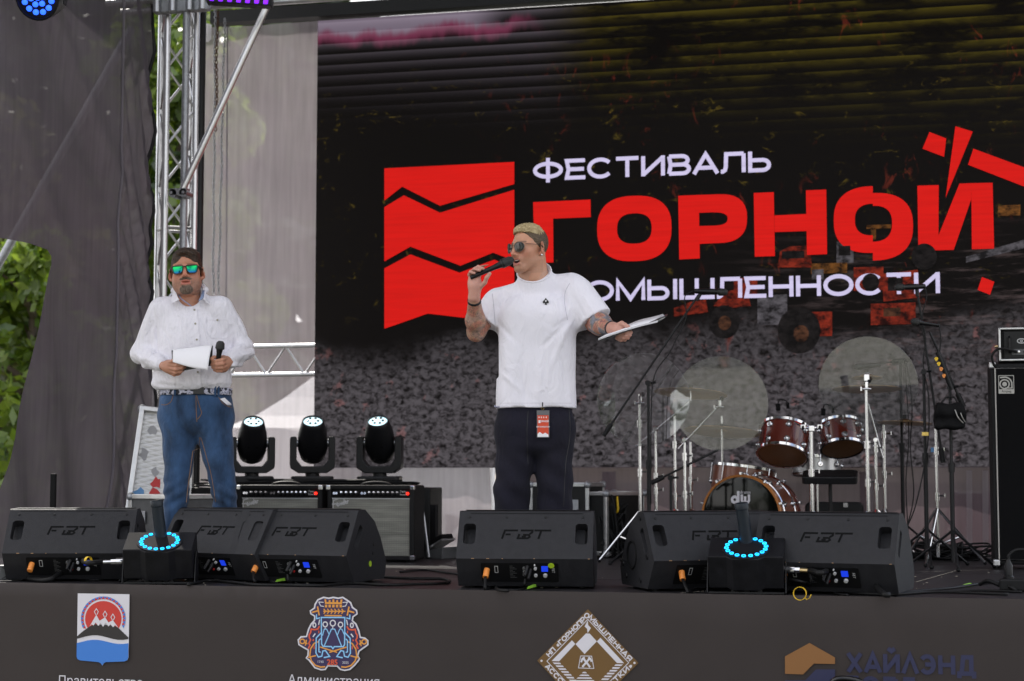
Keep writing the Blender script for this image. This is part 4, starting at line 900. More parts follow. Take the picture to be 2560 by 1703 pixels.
    text_mb('VENTIS', .018, LM @ Matrix.Translation((-.01, .10, .0046)) @ Matrix.Rotation(R(-90), 4, 'Z')).build('lettering', 'label_white', pn); text_mb('FBT', .020, LM @ Matrix.Translation((.138, .105, .0046)) @ Matrix.Rotation(R(-90), 4, 'Z')).build('lettering', 'label_white', pn)
    MB().cyl(LM @ Vector((-.19, .11, .004)), LM @ Vector((-.195, .095, .05)), .015, n=14).build('plug', 'orange_plug', root, smooth=True)
    for k, (x, y) in enumerate(((.015, .13), (.03, .11))): MB().cyl(LM @ Vector((x, y, .004)), LM @ Vector((x - .01, y - .02, .055)), .010, .007, n=12).build('plug', 'black_metal', root, smooth=True)
    for x in (-.28, .28):
        for y in (.16, .43): MB().cyl((x, y, 0), (x, y, .014), .02, n=12).build('foot', 'rubber', root)
    ch = MB()
    for k in range(7): x = random.uniform(-.33, .33); ch.box((x, .001, .1555), (random.uniform(.004, .014), .003, .0025))
    o = ch.build('chipped_edge', 'bare_wood', root); o['kind'] = 'stuff'
    return root, LM
wedge, WLM = make_wedge()
def wpos(px, dy):       # base point on the stage, dy behind the front edge
    r = ray(px, 1400); Y = YF + dy; return Vector((r.x / r.y * Y, Y, 0))
WS = [(166, .10, -13, 'black wedge monitor nearest the side curtain, half hidden by a jet machine'),
      (512, .30, -42, 'black wedge monitor turned sideways behind the jet machine, by the jeans'),
      (716, .20, -27, 'black wedge monitor in front of the amplifiers, with green dot on its side'),
      (1310, .10, -5, 'black wedge monitor at the feet of the man in the white tee'),
      (1800, .20, 22, 'black wedge monitor turned inward, partly behind the second jet machine'),
      (2055, .05, -13, 'black wedge monitor in front of the right side of the drum kit')]
WOBJ = []
for i, (px, dy, da, lab) in enumerate(WS):
    o = wedge if i == 0 else copy_tree(wedge); p = wpos(px, dy); o.location = p; o.rotation_euler = (0, 0, facing(p) + R(da)); o['label'] = lab; o['group'] = 'wedge monitors along the stage front'; WOBJ.append(o)
bpy.context.view_layer.update()
MB().prism(circ(0, 0, .016, n=16), .002, basis((.3452, .30, .10), (0, 1, 0), (0, 0, 1))).build('green_dot', 'green_dot', WOBJ[2]); MB().prism(circ(0, 0, .016, n=16), .002, WLM @ Matrix.Translation((.135, .135, .004))).build('green_dot', 'green_dot', WOBJ[3])
MB().lathe([(.075, 0), (.07, .006), (.055, -.004), (.02, -.012), (0, -.012)], 24, basis((-.345, .33, .17), (0, 0, 1), (0, 1, 0))).build('pole_socket', 'matte_black', WOBJ[4], smooth=True)
for (y, z) in ((.2, .36), (.10, .17), (.42, .06), (.20, .05), (.47, .12)): MB().lathe([(.014, 0), (.013, .006), (.005, .007), (0, .004)], 14, basis((-.3445, y, z), (0, 0, 1), (0, 1, 0))).build('screw', 'black_metal', WOBJ[4], smooth=True)
for y, z in ((.27, .22), (.26, .175)): MB().lathe([(.010, 0), (.009, .004), (0, .003)], 12, basis((.3447, y + .08, z - .02), (0, 1, 0), (0, 0, 1))).build('screw', 'black_metal', WOBJ[2], smooth=True)

# ================================================================ jet machines with LED rings
mat('jet_paint', (.008, .008, .010), .5, spec=.2, vary=(16, .5), bump=(60, .06, .004)); mat('jet_tube', (.010, .015, .021), .4, spec=.3, vary=(30, .2)); mat('brass', (.55, .42, .22), .3, 1.0)
def make_jet():
    root = thing('jet_machine', 'x x x x', 'jet machine'); tilt = Matrix.Translation((0, 0, .125)) @ Matrix.Rotation(R(24), 4, 'X')
    def bd(name, mb, m, par, **k): return mb.build(name, m, par, mtx=None, **k)
    pl = [(-.18, -.10), (-.09, -.10), (-.06, -.125), (.06, -.125), (.09, -.10), (.18, -.10), (.18, .11), (-.18, .11)]
    MB().prism(pl, .17, tilt, -.06).build('housing', 'jet_paint', root, bevel=.005)
    pl2 = MB().prism(circ(0, -.01, .118, n=40), .008, tilt, .108).build('ring_plate', 'jet_paint', root, bevel=.002)
    for k in range(18):
        q = 2 * math.pi * (k + .3) / 18; T = tilt @ Matrix.Translation((.095 * math.cos(q), -.01 + .095 * math.sin(q), .116))
        MB().lathe([(.0105, 0), (.0105, .004), (.0085, .005), (.0065, .003)], 14, T).build('lamp', 'cyan_led', pl2, smooth=True)
        MB().lathe([(.0065, .0028), (.003, .0045), (0, .005)], 10, T).build('lens', 'jet_tube', pl2, smooth=True)
    ax = Matrix.Translation((0, .01, .235)) @ Matrix.Rotation(R(8), 4, 'X') @ Matrix.Rotation(R(-7), 4, 'Y')
    MB().lathe([(.04, -.02), (.04, .004), (.031, .006), (.030, .175), (.033, .178), (.033, .205), (.0305, .208), (.024, .206), (.022, .14), (.02, .0)], 28, ax).build('nozzle_tube', 'jet_tube', root, smooth=True)
    MB().box((0, .0, .010), (.36, .17, .008)).build('base_plate', 'black_metal', root)
    for s_ in (-1, 1): MB().prism([(-.08, 0), (.08, 0), (.06, .10), (.02, .16), (-.02, .16), (-.06, .10)], .005, basis((s_ * .188 - .0025, 0, .01), (0, 1, 0), (0, 0, 1))).build('side_bracket', 'black_metal', root)
    for s_ in (-1, 1): MB().lathe([(.022, 0), (.022, .02), (.016, .026), (0, .026)], 10, basis((s_ * .191, 0, .125), (0, 0, 1), (0, s_, 0))).build('clamp_knob', 'rubber', root, smooth=True)
    for x in (-.06, 0, .06): MB().cyl((x, -.05, .014), (x, -.05, .034), .017, n=10).build('thumb_screw', 'rubber', root); MB().cyl((x, -.05, 0), (x, -.05, .006), .02, n=10).build('foot', 'rubber', root)
    MB().box((0, .05, .06), (.2, .06, .06)).build('valve_block', 'matte_black', root)
    return root
jet = make_jet(); JO = []
for i, (px, py, dy, da, lab) in enumerate(((402, 0, .06, -8, 'black jet machine with a cyan LED ring beside the curtain-side monitor'), (1868, 0, .03, -4, 'black jet machine with a cyan LED ring in front of the drum kit'))):
    o = jet if i == 0 else copy_tree(jet); p = wpos(px, dy + .06); o.location = p; o.rotation_euler = (0, 0, facing(p) + R(da)); o['label'] = lab; o['group'] = 'jet machines'; JO.append(o)

# ================================================================ guitar amplifiers
mat('tolex', (.007, .007, .0075), .6, spec=.25, bump=(300, .5, .003))
def grille_mat():
    m = mat('grille_cloth', (.16, .165, .145), .8); t = m.node_tree; N = t.nodes.new; L = t.links.new; b = t.nodes['Principled BSDF']; tc = N('ShaderNodeTexCoord')
    o = []
    for ax, sc in (('X', 26), ('Z', 26)):
        wv_ = N('ShaderNodeTexWave'); wv_.bands_direction = ax; wv_.inputs['Scale'].default_value = sc; wv_.inputs['Distortion'].default_value = 1.2; L(tc.outputs['Object'], wv_.inputs['Vector']); o.append(wv_.outputs['Fac'])
    nz = N('ShaderNodeTexNoise'); nz.inputs['Scale'].default_value = 40; mp = N('ShaderNodeMapping'); mp.inputs['Scale'].default_value = (.1, 1, 1); L(tc.outputs['Object'], mp.inputs[0]); L(mp.outputs[0], nz.inputs['Vector'])
    mu = N('ShaderNodeMath'); mu.operation = 'MULTIPLY'; L(o[0], mu.inputs[0]); L(o[1], mu.inputs[1]); m2 = N('ShaderNodeMath'); m2.operation = 'MULTIPLY_ADD'; L(mu.outputs[0], m2.inputs[0]); m2.inputs[1].default_value = .5; L(nz.outputs[0], m2.inputs[2])
    mx = N('ShaderNodeMix'); mx.data_type = 'RGBA'; mx.inputs[6].default_value = (.05, .05, .045, 1); mx.inputs[7].default_value = (.30, .30, .26, 1); L(m2.outputs[0], mx.inputs[0]); L(mx.outputs[2], b.inputs['Base Color'])
grille_mat(); mat('jewel_red', (.5, .01, .01), .2, emit=((1, .02, .01), 1.2)); mat('silver_trim', (.55, .55, .56), .35, .9)
def make_amp():
    W, H, D = .60, .49, .25; root = thing('guitar_amp', 'x x x x', 'amplifier')
    cab = MB(); t = .022
    for c, s_ in (((0, 0, t / 2 + .012), (W, D, t)), ((0, 0, H - t / 2 + .012), (W, D, t)), ((-W / 2 + t / 2, 0, H / 2 + .012), (t, D, H)), ((W / 2 - t / 2, 0, H / 2 + .012), (t, D, H)), ((0, D / 2 - .02, H / 2), (W - .02, .012, H - .03))): pass
    cab = MB().box((0, .01, H / 2 + .012), (W, D - .02, H)).build('cabinet', 'tolex', root, bevel=.012)
    fr = MB()
    for c, s_ in (((0, -D / 2 + .012, .026), (W, .025, .028)), ((0, -D / 2 + .012, H - .002), (W, .025, .028)), ((-W / 2 + .014, -D / 2 + .012, H / 2 + .012), (.028, .025, H - .03)), ((W / 2 - .014, -D / 2 + .012, H / 2 + .012), (.028, .025, H - .03))): MB().box(c, s_).build('edge_frame', 'tolex', root, bevel=.006)
    MB().box((0, -D / 2 + .017, .225), (W - .06, .012, .37)).build('grille', 'grille_cloth', root, bevel=.004)
    MB().box((0, -D / 2 + .012, .414), (W - .06, .006, .006)).build('trim_strip', 'silver_trim', root)
    pn = MB().add([(-W / 2 + .03, -D / 2 + .010, .418), (W / 2 - .03, -D / 2 + .010, .418), (W / 2 - .03, -D / 2 + .028, .475), (-W / 2 + .03, -D / 2 + .028, .475)], [(0, 1, 2, 3)]).build('control_panel', 'matte_black', root)
    PT = basis((0, -D / 2 + .014, .447), (1, 0, 0), (0, .24, .97))
    xs_ = [-.20 + .034 * k for k in range(4)] + [-.005 + .032 * k for k in range(7)]
    for x in xs_:
        MB().lathe([(.014, .0), (.013, .008), (.009, .010), (.009, .022), (0, .023)], 12, PT @ Matrix.Translation((x, .0, 0))).build('knob', 'black_plastic', pn, smooth=True)
        MB().lathe([(.0085, .0235), (.006, .026), (0, .0262)], 10, PT @ Matrix.Translation((x, .004, 0))).build('knob_cap', 'chrome', pn, smooth=True)
    for x in (-.255, -.238, -.06, -.04): MB().lathe([(.008, 0), (.008, .008), (.004, .008), (.004, .002)], 10, PT @ Matrix.Translation((x, 0, 0))).build('jack', 'chrome', pn, smooth=True)
    MB().lathe([(.010, 0), (.010, .006), (.006, .012), (0, .014)], 12, PT @ Matrix.Translation((.255, .0, .0))).build('pilot_jewel', 'jewel_red', pn, smooth=True)
    text_mb('Twin', .022, PT @ Matrix.Translation((.222, .006, .004)) @ Matrix.Shear('XY', 4, (.0, 0)) ).build('lettering', 'label_white', pn); text_mb('Reverb', .016, PT @ Matrix.Translation((.226, -.012, .004))).build('lettering', 'label_white', pn)
    lg_ = MB(); T = basis((-.26, -D / 2 + .009, .350), (1, 0, .22), (-.22, 0, 1)); z = .001
    for pl in ([(0, 0), (.006, .03), (.014, .05), (.045, .052)], [(-.004, .028), (.012, .024), (.026, .026)], [(.03, .008), (.042, .02), (.036, .028), (.028, .018), (.036, .006), (.05, .012)], [(.05, .008), (.054, .024), (.062, .010), (.066, .024), (.07, .01)], [(.088, .05), (.082, .008), (.072, .012), (.076, .024), (.084, .022)], [(.09, .012), (.1, .022), (.094, .028), (.09, .014), (.104, .008)], [(.106, .008), (.108, .026), (.118, .024)]):
        lg_.stroke(pl, .0065, T, z); z += .0006
    lg_.build('script_logo', 'label_white', root)
    for x in (-1, 1):
        for z in (.03, H - .005): MB().box((x * (W / 2 - .008), -D / 2 + .006, z), (.032, .03, .032)).build('corner_guard', 'chrome', root, bevel=.006)
        MB().cyl((x * .24, -.07, 0), (x * .24, -.07, .012), .016, n=10).build('foot', 'rubber', root); MB().cyl((x * .24, .08, 0), (x * .24, .08, .012), .016, n=10).build('foot', 'rubber', root)
    MB().tube(bez((-.1, 0, H + .012), (-.08, 0, H + .035), (.08, 0, H + .035), (.1, 0, H + .012)), .010, 8).build('handle', 'rubber', root, smooth=True)
    return root
amp = make_amp()
for i, (px, lab) in enumerate(((697, 'guitar amplifier with silver grille nearest the presenter in jeans'), (925, 'guitar amplifier with silver grille beside the arched tent window'))):
    o = amp if i == 0 else copy_tree(amp); p = PZ(px, 1402, 0); p.y = 10.62; r = ray(px, 1402); p = Vector((r.x / r.y * 10.62, 10.62 + .125, 0)); o.location = p; o.rotation_euler = (0, 0, R(-1)); o['label'] = lab; o['group'] = 'pair of guitar amplifiers'
# black trunk behind the amplifiers that carries the moving heads
tk = PD(790, 1180, 12.0); trunk = thing('equipment_chest', 'long black chest behind the amplifiers under the moving heads', 'chest', (tk.x, tk.y, 0), R(4))
MB().box((0, 0, .245), (1.75, .42, .47)).build('body', 'tolex', trunk, bevel=.01)
for x in (-.8, .8): MB().cyl((x, -.15, 0), (x, -.15, .01), .03, n=10).build('foot', 'rubber', trunk); MB().cyl((x, .15, 0), (x, .15, .01), .03, n=10).build('foot', 'rubber', trunk)

# ================================================================ moving heads
mat('lens_glass', (.75, .9, .95), .08, spec=1.0, emit=((.55, .85, .95), .55)); mat('head_paint', (.006, .006, .007), .4, spec=.3, vary=(20, .2))
def make_head():
    root = thing('moving_head', 'x x x x', 'stage light')
    MB().prism(rrect(-.15, -.11, .15, .11, .03), .065, None, .01).build('base', 'head_paint', root, bevel=.01)
    dp = MB().box((0, -.112, .043), (.11, .004, .045)).build('display', 'black_plastic', root, bevel=.002)
    MB().cyl((0, 0, .07), (0, 0, .10), .05, n=20).build('neck', 'black_metal', root)
    yk = MB().prism([(-.10, .095), (.10, .095), (.155, .13), (.160, .16), (.160, .345), (.150, .355), (.118, .355), (.112, .345), (.112, .19), (.075, .145), (-.075, .145), (-.112, .19), (-.112, .345), (-.118, .355), (-.150, .355), (-.160, .345), (-.160, .16), (-.155, .13)], .13, basis((0, .065, 0), (1, 0, 0), (0, 0, 1))).build('yoke', 'head_paint', root, bevel=.012)
    T = Matrix.Translation((0, 0, .31)) @ Matrix.Rotation(R(35), 4, 'X')
    hd = MB().lathe([(0, -.145), (.055, -.145), (.085, -.12), (.105, -.05), (.108, .01), (.100, .09), (.082, .16), (.076, .185), (.070, .19), (.066, .18)], 26, T).build('head', 'head_paint', root, smooth=True)
    MB().lathe([(.067, .176), (.058, .182), (.03, .187), (0, .188)], 24, T).build('lens', 'lens_glass', hd, smooth=True)
    for k in range(6):
        q = k * math.pi / 3; MB().lathe([(.010, .187), (.008, .193), (0, .194)], 10, T @ Matrix.Translation((.036 * math.cos(q), .036 * math.sin(q), 0))).build('lens_cell', 'jet_tube', hd, smooth=True)
    for z in (-.06, -.08, -.10, .03): MB().box((0, -.103 + (.012 if z < 0 else .006), z), (.07, .012, .006)).build('vent_slot', 'engrave', hd, mtx=T)
    for s_ in (-1, 1): MB().cyl((s_ * .100, 0, .31), (s_ * .116, 0, .31), .03, n=16).build('pivot', 'steel', root)
    return root
mh = make_head()
for i, (px, lab, tw) in enumerate(((622, 'moving head light half hidden by the presenter in jeans', 4), (783, 'moving head light against the white tent, at the screen edge', 0), (960, 'moving head light in front of the gravel on the screen', -9))):
    o = mh if i == 0 else copy_tree(mh); q = PD(px, 1180, 12.0); o.location = (q.x, tk.y + (q.x - tk.x) * math.tan(R(4)) - .02, .485); p = o.location; o.rotation_euler = (0, 0, facing(p) + R(tw)); o['label'] = lab; o['group'] = 'moving head lights'

# ================================================================ cases
mat('case_black', (.009, .0095, .0095), .5, spec=.3, vary=(10, .25)); mat('checker', (.55, .55, .55), .42, .55, vary=(20, .12)); mat('case_edge', (.58, .58, .58), .36, .9, vary=(20, .15))
def checker_bump(m):
    t = m.node_tree; N = t.nodes.new; L = t.links.new; b = t.nodes['Principled BSDF']; tc = N('ShaderNodeTexCoord'); hts = []
    for rz in (45, -45):
        mp = N('ShaderNodeMapping'); mp.inputs['Rotation'].default_value = (0, R(rz), 0); mp.inputs['Scale'].default_value = (14, 1, 45); L(tc.outputs['Object'], mp.inputs[0])
        vo = N('ShaderNodeTexVoronoi'); vo.inputs['Scale'].default_value = 1.0; vo.inputs['Randomness'].default_value = .15; L(mp.outputs[0], vo.inputs['Vector']); hts.append(vo.outputs[0])
    mn = N('ShaderNodeMath'); mn.operation = 'MINIMUM'; L(hts[0], mn.inputs[0]); L(hts[1], mn.inputs[1]); bp = N('ShaderNodeBump'); bp.invert = True; bp.inputs['Strength'].default_value = .8; bp.inputs['Distance'].default_value = .006; L(mn.outputs[0], bp.inputs['Height']); L(bp.outputs[0], b.inputs['Normal'])
checker_bump(M('checker'))
def case(name, lab, p, rz, W, D, H, face='case_black', latch=True, handle=False):
    root = thing(name, lab, 'flight case', p, rz); MB().box((0, 0, H / 2 + .015), (W - .02, D - .02, H - .02)).build('body', face, root)
    e = .028
    for sx in (-1, 1):
        for sy in (-1, 1): MB().box((sx * (W / 2 - e / 2), sy * (D / 2 - e / 2), H / 2 + .015), (e, e, H - .012)).build('edge_profile', 'case_edge', root, bevel=.004)
        for z in (.03, H): MB().box((sx * (W / 2 - e / 2), 0, z), (e + .002, D - .02, e)).build('edge_profile', 'case_edge', root, bevel=.004)
    for sy in (-1, 1):
        for z in (.03, H): MB().box((0, sy * (D / 2 - e / 2), z), (W - .02, e + .002, e)).build('edge_profile', 'case_edge', root, bevel=.004)
        for sx in (-1, 1):
            for z in (.03, H): MB().sphere((sx * (W / 2 - .012), sy * (D / 2 - .012), z), .027, 12, 8).build('ball_corner', 'galv', root, smooth=True)
    if latch:
        for x in (-.25 * W, .25 * W): MB().box((x, -D / 2 - .002, H * .72), (.07, .008, .075)).build('latch', 'galv', root, bevel=.003)
    if handle:
        hp = MB().box((W * .12, -D / 2 - .002, H * .80), (.15, .006, .12)).build('handle_plate', 'galv', root, bevel=.003); MB().box((W * .12, -D / 2 - .007, H * .80), (.10, .006, .075)).build('handle_dish', 'steel', hp, bevel=.004)
    return root
p = PZ(1404, 1393); case('flight_case', 'black flight case with bright metal edges behind the man in the white tee', (p.x, p.y + .2, 0), R(-6), .44, .4, .50)
p = PZ(1540, 1395); rk = case('rack_case', 'small open rack case draped with yellow and black cables', (p.x - .07, p.y + .18, 0), R(-35), .32, .4, .44, latch=False)
p = PZ(2462, 1384); case('flight_case', 'black flight case with recessed handle beside the bass cabinet', (p.x, p.y + .25, 0), R(-4), .40, .44, .42, handle=True)
mat('case_grey', (.09, .092, .095), .5, .3, vary=(14, .3))
p = PD(440, 1180, 10.3); gc = case('grey_case', 'dented grey flight case low behind the legs of the presenter in jeans', (p.x, p.y, 0), R(-18), .44, .36, .44, face='case_grey')
# tall case lid of checker plate with torn stickers, leaning beside the curtain
bp_ = PD(372, 1180, 10.45); lid = thing('checker_plate_lid', 'tall checker-plate case lid with torn stickers leaning beside the curtain', 'case lid', (bp_.x, bp_.y, 0), YAW + R(10)); LT = Matrix.Rotation(R(-9), 4, 'X') @ Matrix.Rotation(R(6.5), 4, 'Y')
MB().box((0, .03, .50), (.34, .06, .98)).build('plate', 'checker', lid, mtx=LT)
for x in (-.165, .165): MB().box((x, .0, .50), (.03, .075, .99)).build('edge_profile', 'case_edge', lid, bevel=.004, mtx=LT)
for z in (.015, .985): MB().box((0, .0, z), (.36, .076, .03)).build('edge_profile', 'case_edge', lid, bevel=.004, mtx=LT)
for x in (-.165, .165): MB().sphere((x, 0, .985), .03, 12, 8).build('ball_corner', 'galv', lid, smooth=True, mtx=LT)
mat('stk_red', (.45, .03, .03), .6); mat('stk_grey', (.30, .30, .31), .6); mat('stk_blue', (.10, .25, .48), .6); mat('stk_lilac', (.36, .36, .50), .6)
for k, (x, z, s_, m) in enumerate(((-.03, .86, .06, 'stk_grey'), (-.06, .70, .07, 'stk_grey'), (.02, .60, .05, 'stk_grey'), (.04, .53, .07, 'stk_red'), (.045, .45, .085, 'stk_red'), (-.06, .44, .075, 'stk_blue'), (-.04, .36, .06, 'stk_grey'), (-.06, .27, .085, 'stk_lilac'), (-.08, .13, .06, 'stk_blue'), (.08, .33, .05, 'stk_grey'))):
    rg_ = random.Random(k); pl = [(x - .055 + s_ * rg_.uniform(.25, .6) * math.cos(q), z + s_ * rg_.uniform(.3, .75) * math.sin(q)) for q in [2 * math.pi * j / 9 for j in range(9)]]
    MB().flat(pl, basis((0, -.0012 - .0003 * k, 0), (1, 0, 0), (0, 0, 1))).build('torn_sticker', m, lid, mtx=LT)
# small open pedal case by the amplifier
p = PZ(1092, 1398); pc_ = thing('pedal_case', 'small open metal pedal case with a propped bar beside the amplifier', 'pedal case', (p.x, p.y + .12, 0), R(-20))
MB().prism([(-.075, 0), (.075, 0), (.08, .08), (-.07, .05)], .2, basis((0, .1, .0), (1, 0, 0), (0, 0, 1))).build('tray', 'case_grey', pc_, bevel=.004); MB().box((.0, 0, .10), (.13, .16, .012), Matrix.Rotation(R(-28), 3, 'Y')).build('lid', 'case_edge', pc_); MB().box((.01, -.01, .13), (.10, .13, .03), Matrix.Rotation(R(-28), 3, 'Y')).build('foam_insert', 'matte_black', pc_)
MB().cyl((-.03, -.11, .01), (-.10, -.09, .37), .011, .008, n=8).build('propped_bar', 'mauve_bar' if 'mauve_bar' in MATS else 'steel', pc_, smooth=True); MB().box((-.085, .03, .2), (.05, .03, .33)).build('strut', 'black_metal', pc_, bevel=.004)
# pale window dressing on the rack: bundle of cables
p = PZ(1530, 1393)
def tangle(name, lab, c, ext, n, r_, m, seed, cat='cable', steps=7):
    rg_ = random.Random(seed); mb = MB()
    for k in range(n):
        pts = [Vector((rg_.uniform(-1, 1) * ext[0], rg_.uniform(-1, 1) * ext[1], rg_.random() ** 1.6 * ext[2] + r_)) for _ in range(steps)]; mb.tube(cr(pts, 5), r_, 6)
    o = mb.build(name, m, smooth='all'); o.location = c; return tag(o, lab, cat)
tangle('yellow_cable', 'bright yellow cable coil hanging on the rack case', (p.x + .01, p.y - .06, .30), (.06, .04, .13), 2, .009, 'yellow_tape', 3)
tangle('cable_bundle', 'tangle of black cables spilling down the rack case', (p.x + .03, p.y - .1, 0), (.10, .08, .42), 9, .007, 'rubber', 4)
tangle('cable_bundle', 'tangle of black cables lying on the chest under the moving heads', (tk.x - .05, tk.y - .17, .482), (.8, .05, .05), 7, .006, 'rubber', 5, steps=10)
tangle('cable_bundle', 'tangle of black cables round the stand feet beside the bass cabinet', tuple(PZ(2370, 1400, 0)), (.32, .16, .12), 12, .007, 'rubber', 6)
tangle('cable_bundle', 'black cable coil heaped beside the flight case with recessed handle', tuple(PZ(2395, 1385, 0) + Vector((.05, .15, 0))), (.14, .10, .34), 9, .008, 'rubber', 8)
q = PD(650, 1208, 11.9); MB().sphere((0, 0, .012), (.02, .02, .026)).build('yellow_plug', 'yellow_tape').location = (q.x, tk.y - .17, .482); tag(bpy.data.objects['yellow_plug'], 'yellow plug lying on the chest beside a moving head', 'plug')

# ================================================================ bass cabinet and head
mat('bass_grille', (.004, .004, .0045), .8, spec=.1, bump=(700, .5, .003)); mat('piping', (.45, .43, .40), .6); mat('plate_grey', (.36, .35, .33), .4, .6)
cb_ = PZ(2487, 1424); bc = thing('bass_cabinet', 'tall black bass speaker cabinet with white piping at the frame edge', 'speaker cabinet', (cb_.x, cb_.y, 0), R(0)); bc.location.z = 0
W_, H_ = .66, 1.22
MB().box((W_ / 2, .2, H_ / 2 + .03), (W_, .38, H_)).build('cabinet', 'tolex', bc, bevel=.012); MB().box((W_ / 2, .006, H_ / 2 + .03), (W_ - .05, .02, H_ - .05)).build('grille', 'bass_grille', bc)
MB().tube([(.027, -.006, .06), (.027, -.006, H_), (W_ - .027, -.006, H_), (W_ - .027, -.006, .06)], .0045, 6, closed=True).build('white_piping', 'piping', bc, smooth=True)
for x in (0.012, W_ - .012):
    for z in (.04, H_ + .02): MB().box((x, .012, z), (.04, .04, .04)).build('corner_guard', 'silver_trim', bc, bevel=.008)
for x in (.06, .6): MB().cyl((x, .06, 0), (x, .06, .035), .03, n=12).build('caster', 'rubber', bc); MB().cyl((x, .34, 0), (x, .34, .035), .03, n=12).build('caster', 'rubber', bc)
LT2 = basis((.045, -.006, H_ - .155), (1, 0, 0), (0, 0, 1)); bl = MB().prism(rrect(0, 0, .092, .112, .003), .003, LT2).build('badge', 'plate_grey', bc)
MB().flat(rrect(.004, .027, .088, .108, .003), LT2, .0034).build('badge_field', 'engrave', bl); am = MB(); am.stroke(circ(.036, .058, .027, n=28), .008, LT2, .0042, True); am.stroke([(.01, .098)] + circ(.036, .058, .043, n=10, a0=85, a1=10) + [(.079, .034)], .008, LT2, .0045); am.stroke([(.04, .034), (.083, .034)], .006, LT2, .0047); am.flat(circ(.036, .058, .014, n=20), LT2, .0044); am.build('badge_mark', 'plate_grey', bl); text_mb('Ampeg', .020, LT2 @ Matrix.Translation((.046, .008, .0042))).build('lettering', 'engrave', bl)
hd_ = thing('bass_amp_head', 'black bass amplifier head in a metal-edged rack on the tall cabinet', 'amplifier', (bc.location.x + .055, bc.location.y + .02, H_ + .045))
MB().box((.30, .18, .10), (.58, .34, .19)).build('rack_shell', 'tolex', hd_, bevel=.006); MB().box((.30, .004, .10), (.54, .02, .16)).build('front_panel', 'case_black', hd_)
for z in (.006, .198): MB().box((.30, -.004, z), (.60, .03, .012)).build('edge_profile', 'case_edge', hd_, bevel=.003)
for x in (.004, .596): MB().box((x, -.004, .102), (.012, .03, .204)).build('edge_profile', 'case_edge', hd_, bevel=.003)
MB().box((.31, -.008, .055), (.47, .008, .035)).build('control_strip', 'case_grey', hd_)
MB().tube([(.06, -.01, .055), (.06, -.035, .065), (.06, -.035, .135), (.06, -.01, .145)], .008, 8).build('handle', 'black_metal', hd_, smooth=True)
ov = MB(); OT = basis((.132, -.0075, .122), (1, 0, 0), (0, 0, 1)); ov.stroke(circ(0, 0, .024, .0135, 28), .005, OT, .0, True); ov.stroke(circ(0, 0, .006, n=16), .004, OT, .0003, True); ov.build('oval_badge', 'label_white', hd_)
for x in (.10, .115, .15, .17, .2, .23, .26): MB().lathe([(.008, 0), (.007, .010), (0, .011)], 10, basis((x, -.012, .055), (1, 0, 0), (0, 0, 1))).build('knob', 'chrome' if x == .115 else 'black_plastic', hd_, smooth=True)
MB().tube(cr([(.10, -.02, .055), (.05, -.06, .068), (-.01, -.06, .07), (-.045, -.05, .03), (-.03, -.03, -.03), (.0, .02, -.043)], 6), .008, 8).build('cable', 'rubber', hd_, smooth='all'); MB().cyl((-.002, .05, .095), (-.022, .05, .092), .008, n=8).build('plug', 'brass', hd_)
# ================================================================ drum kit
mat('lacquer', (.115, .016, .008), .22, coat=.6, vary=(5, .25, (1, 1, .3))); mat('lacquer_brown', (.20, .055, .022), .3, coat=.4, vary=(5, .25, (1, 1, .3)))
mat('hoop_wood', (.42, .15, .03), .35, coat=.4); mat('bass_skin', (.004, .0045, .0035), .06, spec=.35); mat('amber_skin', (.16, .075, .030), .35, vary=(6, .12)); mat('bronze', (.42, .27, .12), .32, 1.0, vary=(30, .2)); mat('snare_shell', (.5, .5, .5), .35, .8)
mat('gold', (.7, .5, .15), .3, 1.0)
def acrylic():
    m = bpy.data.materials.new('clear_acrylic'); m.use_nodes = True; MATS['clear_acrylic'] = m; t = m.node_tree; N = t.nodes.new; L = t.links.new; t.nodes.remove(t.nodes['Principled BSDF'])
    tp = N('ShaderNodeBsdfTransparent'); tp.inputs[0].default_value = (.93, .94, .93, 1); gl = N('ShaderNodeBsdfGlossy'); gl.inputs['Roughness'].default_value = .015; gl.inputs[0].default_value = (1, 1, 1, 1)
    fr = N('ShaderNodeFresnel'); fr.inputs[0].default_value = 1.5; mu = N('ShaderNodeMath'); mu.operation = 'MULTIPLY'; mu.inputs[1].default_value = 2.2; L(fr.outputs[0], mu.inputs[0])
    a = N('ShaderNodeMixShader'); L(mu.outputs[0], a.inputs[0]); L(tp.outputs[0], a.inputs[1]); L(gl.outputs[0], a.inputs[2])
    df = N('ShaderNodeBsdfDiffuse'); df.inputs[0].default_value = (.8, .8, .78, 1); b = N('ShaderNodeMixShader'); b.inputs[0].default_value = .02; L(a.outputs[0], b.inputs[1]); L(df.outputs[0], b.inputs[2]); L(b.outputs[0], t.nodes['Material Output'].inputs[0])
acrylic()
